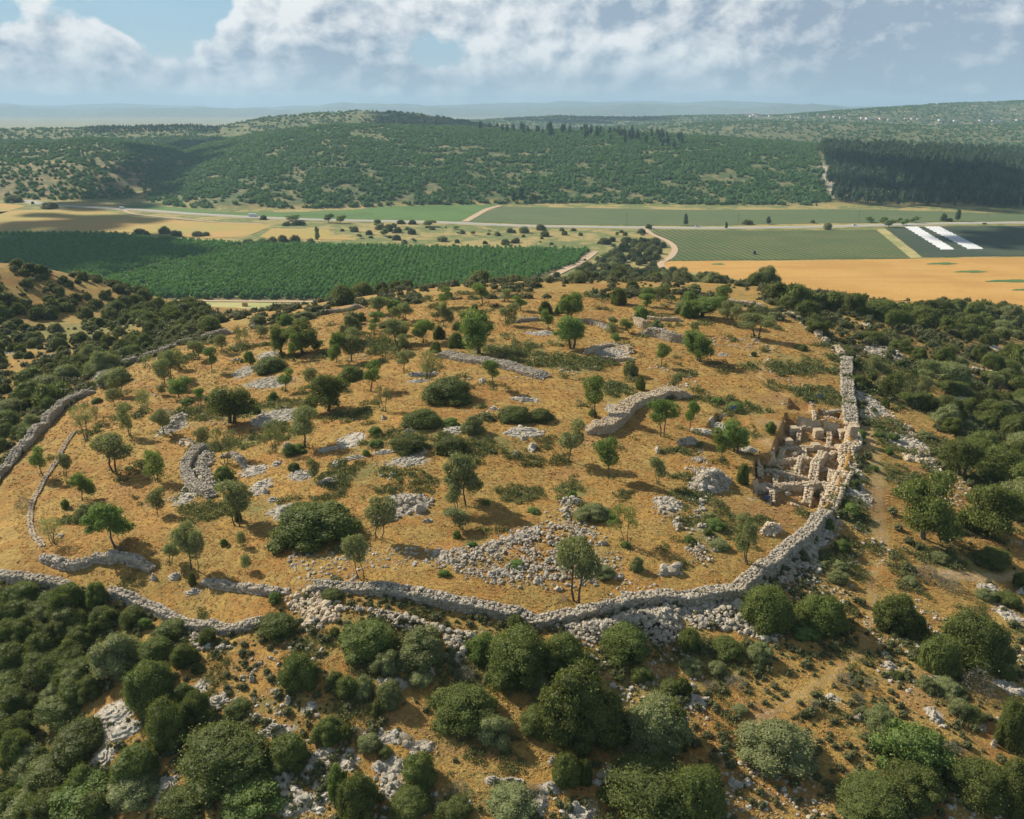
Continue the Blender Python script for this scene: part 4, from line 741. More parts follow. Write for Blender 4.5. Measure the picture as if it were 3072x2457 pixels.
OUT = [('J', 700, 860, 130, 70, 'large slanting white bedrock slab among dark trees at the lower left'), ('J', 780, 960, 100, 55, 'lower end of the large bedrock slab, beside the grassy crack'), ('J', 430, 780, 95, 28, 'narrow white rock ledge above the dark bushes at the lower left'),
 ('J', 645, 1140, 65, 60, 'white rock face between two dark bushes near the bottom left'), ('J', 945, 1150, 50, 48, 'upright white boulder left of the largest round bush'), ('J', 1050, 1330, 60, 60, 'tumbled white ledge under the largest round bush'), ('J', 1370, 775, 50, 35, 'pale rock patch right of the stacked dark bushes'),
 ('J', 1730, 950, 85, 22, 'long low white rock in the orange grass right of the largest bush'), ('J', 1620, 880, 35, 18, 'small white rock above the long low white rock'), ('J', 1800, 1260, 30, 26, 'round white boulder right of the largest round bush'), ('J', 1930, 1410, 75, 42, 'big cracked boulder at the bottom left of centre'), ('J', 2045, 1275, 40, 16, 'flat pale stone at the bottom left of centre'), ('J', 1820, 780, 22, 12, 'lone pale stone on the orange front slope'), ('J', 2080, 1100, 60, 30, 'pale ledge beside a round green bush, bottom left of centre'),
 ('K', 240, 1185, 45, 42, 'pointed white boulder left of the dark cluster bush at the bottom'), ('K', 310, 1320, 40, 50, 'white rock strip left of the round bottom bush'), ('K', 960, 1280, 60, 26, 'left lobe of the white rock below the grassy hollow'), ('K', 1070, 1285, 90, 26, 'long white rock below the grassy hollow'), ('K', 1325, 1320, 55, 42, 'pitted white boulder left of the small pointed bush'), ('K', 1250, 1430, 45, 55, 'steep white rock beside the bottom centre bush'), ('K', 290, 665, 45, 35, 'white rock behind a grey bush below the neat front wall'), ('K', 385, 660, 40, 25, 'second white rock below the neat front wall'), ('K', 570, 605, 30, 16, 'small white rock below the rubble skirt'), ('K', 65, 1180, 25, 18, 'small white boulder near the lower centre left'), ('K', 1480, 1450, 30, 20, 'white stones in a row at the bottom centre'), ('K', 1620, 1290, 35, 16, 'pale rock left of the largest bottom centre bush'), ('K', 1330, 1160, 30, 20, 'small pale rock under the pointed bush'), ('K', 1600, 790, 22, 20, 'dim pale rock between two big dark bushes'),
 ('L', 1310, 548, 38, 22, 'lone white boulder in the grass left of the big right bush'), ('L', 515, 1212, 28, 30, 'white boulder at the foot of the grey-green bush'), ('L', 340, 1305, 45, 22, 'left boulder of the trio near the bottom centre right'), ('L', 412, 1285, 34, 28, 'right boulder of the trio near the bottom centre right'), ('L', 310, 1285, 20, 18, 'smallest boulder of the trio near the bottom centre right'), ('L', 1590, 640, 60, 10, 'thin white ledge below the big right bush'), ('L', 2010, 892, 35, 18, 'pale rock at the right edge above the lower bushes'), ('L', 1580, 870, 30, 45, 'upright white ledge left of the lower right bushes'), ('L', 1910, 62, 40, 26, 'round tan boulder by the dirt shelf on the right'), ('L', 2130, 90, 26, 10, 'flat stone at the right edge by the dirt shelf'), ('L', 1870, 930, 45, 35, 'bluish shaded rock beside the lower right bushes'), ('L', 2110, 720, 45, 20, 'pale rocks right of the grey bare bush'), ('L', 1110, 885, 22, 12, 'small white stone in the grass right of the track'), ('L', 1965, 1050, 20, 14, 'small stone above the bottom right bushes'),
 ('E', 65, 890, 75, 45, 'large white outcrop beside two dark round bushes in the middle'), ('E', 730, 820, 65, 22, 'flat white outcrop right of the middle bush'), ('E', 430, 830, 45, 10, 'thin white ledge above the darkest round bush'), ('E', 280, 965, 70, 12, 'thin white ledge left of the darkest round bush'), ('E', 1205, 935, 30, 28, 'upright white boulder in the middle of the site'), ('E', 1100, 985, 25, 10, 'small pale stone left of the upright boulder'), ('E', 1180, 825, 70, 14, 'pale ledge left of the leaning olive'), ('E', 1150, 880, 22, 12, 'single pale stone below the pale ledge'), ('E', 1160, 632, 90, 8, 'very flat rock between the two widest dark bushes'), ('E', 960, 688, 30, 8, 'tiny flat rock left of the wide two-lobed bush'), ('E', 890, 515, 25, 12, 'pale stones beside the leaning green tree'), ('E', 590, 468, 35, 8, 'flat rock under the airy olive'), ('E', 500, 515, 90, 10, 'long flat rock below the airy olive'), ('E', 1290, 208, 55, 12, 'white flat rock under the small tree at the top'), ('E', 545, 1400, 32, 8, 'thin white stone in orange grass'), ('E', 1995, 955, 16, 32, 'upright standing stone on the right of the site'), ('E', 265, 752, 18, 10, 'small white stone by the sparse tree'), ('E', 80, 1000, 90, 10, 'thin ledge at the left of the middle rocks'), ('E', 515, 960, 28, 16, 'boulder between the two round middle bushes'),
 ('D', 1610, 1075, 60, 22, 'white slab at the top of the stepped ledge on the left'), ('D', 1640, 1170, 50, 14, 'middle step of the white ledge on the left'), ('D', 1675, 1215, 25, 14, 'small step of the white ledge on the left'), ('D', 1720, 1268, 36, 14, 'lowest step of the white ledge on the left'), ('D', 1790, 1330, 45, 34, 'white boulders above the biggest left bush'), ('D', 1190, 1255, 32, 44, 'slanting white slab below the round platform'), ('D', 1165, 1215, 25, 14, 'short white stone beside the slanting slab'), ('D', 1810, 930, 28, 18, 'white rock above the small shrubs, left of centre'), ('D', 1750, 1040, 30, 18, 'white rock left of the upright small tree'), ('D', 1910, 1108, 70, 12, 'white ledge left of the upright small tree'), ('D', 2070, 1145, 70, 14, 'white ledge right of the upright small tree'), ('D', 2080, 945, 70, 12, 'flat white ledge left of the large outcrop'), ('D', 1700, 345, 50, 18, 'white rock by the dark bushes at the upper left'), ('D', 1490, 382, 22, 8, 'tiny pale stone near the curved trunk tree'), ('D', 2120, 1045, 28, 12, 'small white stone below the flat ledge'),
 ('G', 1220, 585, 55, 22, 'flat pale boulder on the lower left terrace'), ('G', 1105, 485, 36, 26, 'large pale boulder at the end of the boulder line'), ('G', 970, 500, 20, 14, 'round stone on the lower left terrace'), ('G', 1590, 1140, 14, 8, 'tiny pale stone on the orange front slope'),
 ('F', 140, 835, 60, 20, 'pale bedrock floor of the small excavated square'), ('F', 220, 790, 60, 22, 'pale flat slab in the small excavated square'), ('F', 240, 752, 45, 8, 'thin pale slab at the rim of the small square'), ('F', 420, 950, 60, 16, 'pale flat stones between the trees and the rooms'), ('F', 1110, 1100, 40, 40, 'slab in the shade outside the big-block wall'), ('F', 1080, 1230, 60, 60, 'large pale slab outside the big-block wall'), ('F', 1120, 1190, 30, 14, 'small slab outside the big-block wall'), ('F', 1790, 640, 60, 40, 'bare rock on the right slope'), ('F', 1810, 740, 25, 20, 'small bare rock on the right slope'), ('F', 1960, 300, 30, 10, 'distant pale rock on the right slope'), ('F', 1880, 450, 25, 14, 'pale rock between right slope bushes'), ('F', 1690, 480, 50, 14, 'low rocks on the upper right slope'), ('F', 1170, 160, 30, 10, 'pale stones beside the upper right dirt lane'), ('F', 170, 325, 20, 8, 'small white stone near the upper right tree'), ('F', 250, 348, 38, 8, 'flat white stone below the upper right tree')]
for i, (tl, x, y, rx, ry, lb) in enumerate(OUT): outcrop(tl, x, y, rx, ry, lb, 100 + i, .30 if rx > 30 else .45)
# ---- excavated rooms
RG = 'walls of the excavated rooms'
pz = lambda x, y: gz(*W('F', [(x, y)])[0])
EX = [('back wall joining the pale pillars of the top room', [(720, 800), (830, 812), (985, 838)], .9, .9, .42), ('wall of the second room with a rounded boulder end', [(615, 940), (700, 945), (830, 948), (970, 950)], .6, .8, .45), ('wall crossing the rooms below the rounded boulder', [(480, 985), (560, 1005), (700, 1030), (850, 1022)], .7, .9, .42),
 ('long thin wall across the lower left room', [(500, 1082), (640, 1108), (800, 1140)], .6, .7, .40), ('short upright wall between two small lower rooms', [(742, 1010), (735, 1050), (722, 1098)], 1.0, .8, .40), ('thick stepped wall right of the small rooms', [(890, 985), (860, 1040), (835, 1090), (822, 1160)], 1.3, 1.4, .46), ('rounded left end wall of the rooms', [(465, 1005), (482, 1060), (492, 1125)], .8, .9, .45),
 ('long front wall of the rooms with its sunlit face', [(560, 1205), (660, 1198), (760, 1212), (880, 1212), (965, 1225)], 1.3, 1.1, .44), ('stub wall at the front left of the rooms', [(552, 1205), (562, 1285)], .9, .9, .46), ('buttress wall under the long front wall', [(795, 1210), (780, 1300)], 1.3, 1.2, .46), ('narrow wall of the deepest small room', [(868, 1085), (950, 1092)], .8, .8, .40), ('short wall right of the stepped wall', [(915, 1000), (1000, 985)], .8, .9, .42),
 ('small wall piece above the thin cross wall', [(690, 985), (755, 970), (765, 1010)], .5, .7, .38), ('wall of the upper trench', [(875, 700), (935, 705), (1000, 700)], .6, .6, .36), ('low wall at the lower left rim of the rooms', [(440, 1165), (520, 1180), (590, 1195)], .5, .7, .42), ('lowest wall tail below the rooms', [(380, 1240), (470, 1262), (540, 1290)], .4, .7, .40), ('wall stub right of the front buttress', [(900, 1225), (890, 1285)], .7, 1.0, .5), ('short wall beside the pit of the deepest room', [(940, 1095), (925, 1190)], 1.0, .9, .44), ('low wall inside the lower left room', [(690, 1290), (740, 1310)], .4, .6, .38)]
EX += [('left cross wall of the top room', [(735, 815), (728, 895)], .8, .8, .42), ('right cross wall of the top room', [(930, 805), (922, 935)], .9, .8, .42), ('short cross wall below the rounded boulder', [(640, 960), (605, 1015)], .7, .7, .4), ('left cross wall of the lower left room', [(590, 1110), (582, 1190)], .6, .7, .4), ('middle cross wall of the lower left room', [(680, 1120), (692, 1200)], .6, .7, .4), ('lower wall of the upper trench', [(870, 742), (1000, 755)], .6, .6, .36), ('tiny divider wall between two upper trenches', [(820, 700), (830, 760)], .4, .6, .36), ('cross wall between the second and third rooms', [(765, 945), (770, 1020)], .7, .7, .4)]
for lb, pts, h, wd, s_ in EX: build_wall('room_wall', lb, W('F', pts), h, wd, s_, 'pale', RG, .25, blocks=True)
for (x, y, lb, h, sx) in [(695, 850, 'leftmost square pale pillar of the top room', 1.4, 1.7), (852, 870, 'middle pale pillar of the top room', 1.6, 1.6), (1012, 880, 'pale pillar left of the outermost one in the top room', 1.8, 1.7), (1068, 860, 'outermost pale pillar, on the ring wall', 2.0, 1.5), (660, 925, 'rounded pale boulder block left of the second room', 1.3, 1.6), (838, 945, 'small square pale pillar of the second room', 1.0, 1.5), (1010, 960, 'flat wide pale pillar beside the outer wall', 1.0, 2.3), (500, 1215, 'big rounded boulder at the lower left of the rooms', .8, 1.8)]:
    X, Y = W('F', [(x, y)])[0]; z0 = gz(X, Y); mb = MB(); r = np.random.RandomState(int(x)); mb.add(*box((X, Y, z0 + h * .42), (sx * .86, sx * .86, h * .88 + .4), .1)); Ps = []; n = max(2, int(sx / .55))
    for c in range(max(2, int(h / .5))):
        for a in range(n):
            for b in range(n):
                if a in (0, n - 1) or b in (0, n - 1) or c == max(2, int(h / .5)) - 1: Ps.append((X + (a + .5 - n / 2) * sx / n, Y + (b + .5 - n / 2) * sx / n, z0 + .2 + c * h / max(2, int(h / .5))))
    Ps = np.array(Ps) + r.uniform(-.05, .05, (len(Ps), 3)); stones(mb, Ps, np.array([[sx / n * 1.12, sx / n * 1.12, .6]]) * r.uniform(.85, 1.1, (len(Ps), 3)), r.uniform(-.15, .25, len(Ps)), .08, r)
    obj('stone_pillar', mb.mesh('stone_pillar', M['pale']), label=lb, cat='pillar', group='stone pillars of the excavated rooms')
rubble('fallen_blocks', 'fallen stone blocks on the floor of the excavated rooms', W('F', [(620, 860), (1000, 900), (1030, 1000), (950, 1200), (880, 1300), (560, 1290), (470, 1200), (470, 1100), (520, 980), (620, 940)]), 1.6, .36, 'pale', 0, 'stuff', .5, 'stone blocks')
# ------------------------------------------------------------------ vegetation prototypes
def leafcloud(cl, n, ls, seed, core=.72, up=.25, cvar=.5, mat='oak', flat=0., name='crown'):
    r = np.random.RandomState(seed); cl = np.array(cl, float); C0 = cl[:, :3]; R0 = cl[:, 3:6] if cl.shape[1] > 4 else np.repeat(cl[:, 3:4], 3, 1)
    A = (R0[:, 0] * R0[:, 2]); k = r.choice(len(cl), int(n * 1.6), p=A / A.sum()); d = r.normal(0, 1, (len(k), 3)); d[:, 2] += up; d /= np.linalg.norm(d, axis=1, keepdims=True)
    rr = r.uniform(.72, 1.06, len(k)) + (r.uniform(0, 1, len(k)) < .17) * r.uniform(.05, .5, len(k)); p = C0[k] + d * R0[k] * rr[:, None]
    ok = np.ones(len(k), bool)
    for i in range(len(cl)):
        q = (((p - C0[i]) / R0[i]) ** 2).sum(1); ok &= ~((q < .62) & (k != i))
    ok &= p[:, 2] > .0; p, d, k = p[ok][:n], d[ok][:n], k[ok][:n]; m_ = len(p)
    nn = d + r.normal(0, .8, (m_, 3)); nn /= np.linalg.norm(nn, axis=1, keepdims=True); a = np.cross(nn, r.normal(0, 1, (m_, 3))); a /= np.linalg.norm(a, axis=1, keepdims=True) + 1e-9; b = np.cross(nn, a)
    sz = ls * r.uniform(.6, 1.35, m_); a *= (sz * .62)[:, None]; b *= (sz * .36)[:, None]
    Vv = np.stack([p - a, p - b * .9, p + a, p + b * .9], 1).reshape(-1, 3); F = np.arange(m_ * 4).reshape(-1, 4)
    cr = r.uniform(0, 1, len(cl)); rv = np.clip(cr[k] * cvar + r.uniform(0, 1, m_) * (1 - cvar) , 0, 1); mb = MB(); mb.add(Vv, F, np.repeat(rv, 4))
    if core < 0:
        V0, F0 = ROCKS[0]; c_ = C0.mean(0); e_ = np.abs(C0 - c_).max(0) + R0.mean(0) * .45; mb.add(c_ * [1, 1, .9] + V0 / .5 * e_ * -core, F0, .2)
    elif core:
        V0, F0 = ROCKS[0]; V0 = V0 / .5
        for i in range(len(cl)): mb.add(C0[i] + V0 * R0[i] * core + [0, 0, 0], F0, .15)
    return np.vstack(mb.V), np.vstack(mb.F), np.concatenate(mb.A)
def dome(seed, ncl, w_=1., h_=.75, lump=.2):
    r = np.random.RandomState(seed); out = [(0, 0, h_ * .32, w_ * .30, w_ * .30, h_ * .40)]; g = 2.39996
    for i in range(ncl):
        zz = (i + .5) / ncl; zz = zz ** .85; th = i * g + r.uniform(-.5, .5); rad_ = math.sqrt(max(0, 1 - (zz * .95) ** 2)); q = lump * r.uniform(.7, 1.35)
        f = r.uniform(.66, 1.08) * (1 + .15 * math.sin(2 * th + seed) + .12 * math.sin(5 * th + 2 * seed)); ox = (w_ / 2 - q * .6) * rad_ * f; oz = max(q * .45, (h_ - q * .8) * zz * r.uniform(.85, 1.05)); out.append((ox * math.cos(th), ox * math.sin(th), oz, q, q, q * .85))
    return out
def skeleton(seed, kind):
    """trunk tubes + clumps, unit height 1"""
    r = np.random.RandomState(seed); tubes = []; cl = []
    ns = dict(olive=r.choice([2, 3]), airy=r.choice([2, 3, 4]), lean=1, umb=1, big=r.choice([1, 2]), lone=1, twin=2)[kind]
    sp = dict(olive=.34, airy=.38, lean=.24, umb=.40, big=.42, lone=.16, twin=.22)[kind]; fork = dict(olive=.12, airy=.14, lean=.28, umb=.24, big=.16, lone=.34, twin=.03)[kind]
    cs = dict(olive=.19, airy=.165, lean=.19, umb=.18, big=.21, lone=.21, twin=.165)[kind]; nb = dict(olive=4, airy=5, lean=6, umb=9, big=13, lone=6, twin=5)[kind]
    base = np.zeros(3); lx, ly = r.uniform(-.12, .12, 2)
    for s_ in range(ns):
        th = 6.28 * s_ / ns + r.uniform(-.5, .5); off = 0 if ns == 1 else .05; fk = np.array([lx + math.cos(th) * sp * .32 * (ns > 1), ly + math.sin(th) * sp * .32 * (ns > 1), fork + r.uniform(.0, .1) + .22])
        b0 = base + [math.cos(th) * off, math.sin(th) * off, -.06]; midp = (b0 + fk) / 2 + np.r_[r.uniform(-.05, .05, 2), 0]; tr = .02 if kind != 'big' else .042
        if kind in ('airy', 'twin', 'lone'): tr = .013
        tubes.append(([b0, midp, fk], [tr * 1.3, tr, tr * .8]))
        for j in range(nb):
            a2 = th + r.uniform(-1.1, 1.1) if ns > 1 else 6.28 * j / nb + r.uniform(-.4, .4); rr = sp * r.uniform(.35, 1.0) * (1 if ns == 1 else .8); hz_ = r.uniform(.40, .90) - .25 * (rr / sp) ** 2 * (kind in ('umb', 'big'))
            c = np.array([lx + math.cos(a2) * rr, ly + math.sin(a2) * rr, hz_]); 
            if ns > 1: c[:2] += fk[:2] * .4
            mm = (fk + c) / 2 + np.r_[r.uniform(-.04, .04, 2), .03]; tubes.append(([fk, mm, c], [tr * .6, tr * .42, tr * .2])); q = cs * r.uniform(.7, 1.25); cl.append((*c, q, q, q * .72))
            if kind in ('big', 'umb', 'airy', 'olive'): 
                for _ in range(2): e = c + np.r_[r.uniform(-1, 1, 2) * q, r.uniform(-.5, .6) * q]; q2 = q * r.uniform(.45, .75); cl.append((*e, q2, q2, q2 * .75))
    mb = MB()
    for pts, rd in tubes: Vv, F = tube(pts, rd, 5); mb.add(Vv, F, .3)
    zt = max(c[2] + c[5] for c in cl); return mb, np.array(cl), zt
PRO = {}
def bounds_fix(V_):      # normalise: height 1, remember width
    return float(max(np.percentile(np.abs(V_[:, 0]), 99), np.percentile(np.abs(V_[:, 1]), 99)) * 2), float(np.percentile(V_[:, 2], 99.5))
def addproto(key, Vl, F, A, mat, trunk=None):
    wd, ht = bounds_fix(Vl); me = mesh_np(key + '_crown', Vl, F, M[mat], {'rnd': A}); tm = trunk.mesh('trunk', M['bark']) if trunk else None
    PRO.setdefault(key, []).append((me, tm, wd, ht, (Vl, F, A)))
for k in range(5): PRO_ = leafcloud(dome(20 + k, 34 + 4 * k, 1, .78, .155 + .01 * k), 17000, .026, k); addproto('oak', *PRO_, 'oak')
for k in range(3): PRO_ = leafcloud(dome(40 + k, 22, 1, .7, .2), 9000, .031, 60 + k, cvar=.5); addproto('bush', *PRO_, 'oak')
for k in range(3): PRO_ = leafcloud(dome(50 + k, 22, 1, .75, .17), 8000, .029, 70 + k, cvar=.5); addproto('obush', *PRO_, 'olive')
for k in range(2): PRO_ = leafcloud(dome(55 + k, 18, 1, .75, .17), 4500, .034, 75 + k, cvar=.5); addproto('gbush', *PRO_, 'green')
for k in range(2): PRO_ = leafcloud(dome(57 + k, 16, 1, .7, .16), 2200, .028, 85 + k, core=0); addproto('grey', *PRO_, 'grey')
for k in range(4): PRO_ = leafcloud(dome(90 + k, 13, 1, .66, .22), 1500, .075, 90 + k, cvar=.4); addproto('fbush', *PRO_, 'oak')
for kind, mats, seeds, n in (('olive', 'olive', (1, 2, 3, 4), 5200), ('airy', 'olive', (5, 6, 7), 3000), ('umb', 'green', (8, 9), 6000), ('big', 'oak', (10, 11, 12), 9000), ('lean', 'green', (13, 14, 15), 4200), ('lone', 'olive', (16, 17), 4000), ('twin', 'olive', (18, 19), 4000)):
    for sd in seeds:
        tb, cl, zt = skeleton(sd, kind); 
        V_, F_, A_ = leafcloud(cl, n, .034 if kind != 'airy' else .03, sd, core=.5 if kind in ('big', 'umb') else (.3 if kind != 'airy' else 0)); addproto(kind, V_, F_, A_, mats, tb)
for alias, src, mat in (('biggreen', 'big', 'green'), ('umbo', 'umb', 'olive'), ('ggreen', 'olive', 'green'), ('airyg', 'airy', 'green'), ('leano', 'lean', 'olive')):
    PRO[alias] = []
    for me, tm, wd, ht, _ in PRO[src]:
        m2 = me.copy(); m2.materials.clear(); m2.materials.append(M[mat]); PRO[alias].append((m2, tm, wd, ht, _))
def bake(mb, protos, P, S, az, r):
    pr = r.randint(0, len(protos), len(P)); ca, sa = np.cos(az), np.sin(az)
    for k, (V0, F0, A0) in enumerate(protos):
        m_ = pr == k; c = m_.sum()
        if not c: continue
        q = V0[None] * S[m_][:, None, :]; X = q[..., 0] * ca[m_][:, None] - q[..., 1] * sa[m_][:, None]; Y = q[..., 0] * sa[m_][:, None] + q[..., 1] * ca[m_][:, None]
        Vv = np.stack([X, Y, q[..., 2]], -1) + P[m_][:, None, :]; jit = r.uniform(-.3, .3, (c, 1)); mb.add(Vv.reshape(-1, 3), (F0[None] + (np.arange(c) * len(V0))[:, None, None]).reshape(-1, 4), np.clip(A0[None] + jit, 0, 1).ravel())
def norm1(t_): V_, F, A = t_; wd, ht = bounds_fix(V_); return V_ / [wd, wd, ht], F, A
TREES = []    # (object, u, v, h, w, kind)
rv_ = random.Random(3)
TREEK = {'olive', 'airy', 'umb', 'big', 'lean', 'lone', 'twin', 'biggreen', 'umbo', 'ggreen', 'airyg', 'leano'}
NAMEK = dict(olive='olive_tree', airy='olive_tree', umb='almond_tree', big='oak_tree', lean='almond_tree', lone='olive_tree', twin='olive_tree', biggreen='carob_tree', umbo='olive_tree', ggreen='almond_tree', airyg='almond_tree', leano='olive_tree', oak='oak_shrub', bush='oak_shrub', obush='olive_shrub', gbush='green_shrub', grey='dry_shrub', fbush='oak_shrub')
def plant(kind, X, Y, h, w_, label, group, var=None, rz=None, uvw=None, sink=None):
    pr = PRO[kind][(var if var is not None else rv_.randrange(99)) % len(PRO[kind])]; me, tm, wd, ht, _ = pr; z = gz(X, Y); nm = NAMEK[kind]; cat = nm.split('_')[1]
    S = (w_ / wd, w_ / wd, h / ht); rz = rv_.uniform(0, 6.28) if rz is None else rz
    if tm is None:
        o = obj(nm, me, None, (X, Y, z - .06 * h), label, cat, group); o.scale = S; o.rotation_euler = (0, 0, rz)
    else:
        o = obj(nm, None, None, (X, Y, z), label, cat, group); o.scale = S; o.rotation_euler = (0, 0, rz); obj('trunk', tm, o); obj('crown', me, o)
    return o
def plant_px(tile, kind, x, y, hp, wp, label, group, **k):
    u, v = TP(tile, x, y); X, Y = hit(Z, u, v); z = gz(X, Y); _, _, dep = proj(X, Y, z); m_ = dep / FPX / TK
    el = math.atan2(H - z, Y); cosf = math.cos(el)
    w_ = wp * m_; h = hp * m_ / max(.5, cosf)
    if kind not in TREEK:      # squat crowns: part of the picture height is the crown's depth
        h = max(.35 * w_, (hp * m_ - w_ * math.sin(el) * .62) / cosf); Y += w_ * .32 * (1 if wp > 60 else .5)
    return plant(kind, X, Y, h * 1.03, w_ * (1.04 if kind not in TREEK else 1.16), label, group, **k)
G1 = 'trees growing inside the ring wall'
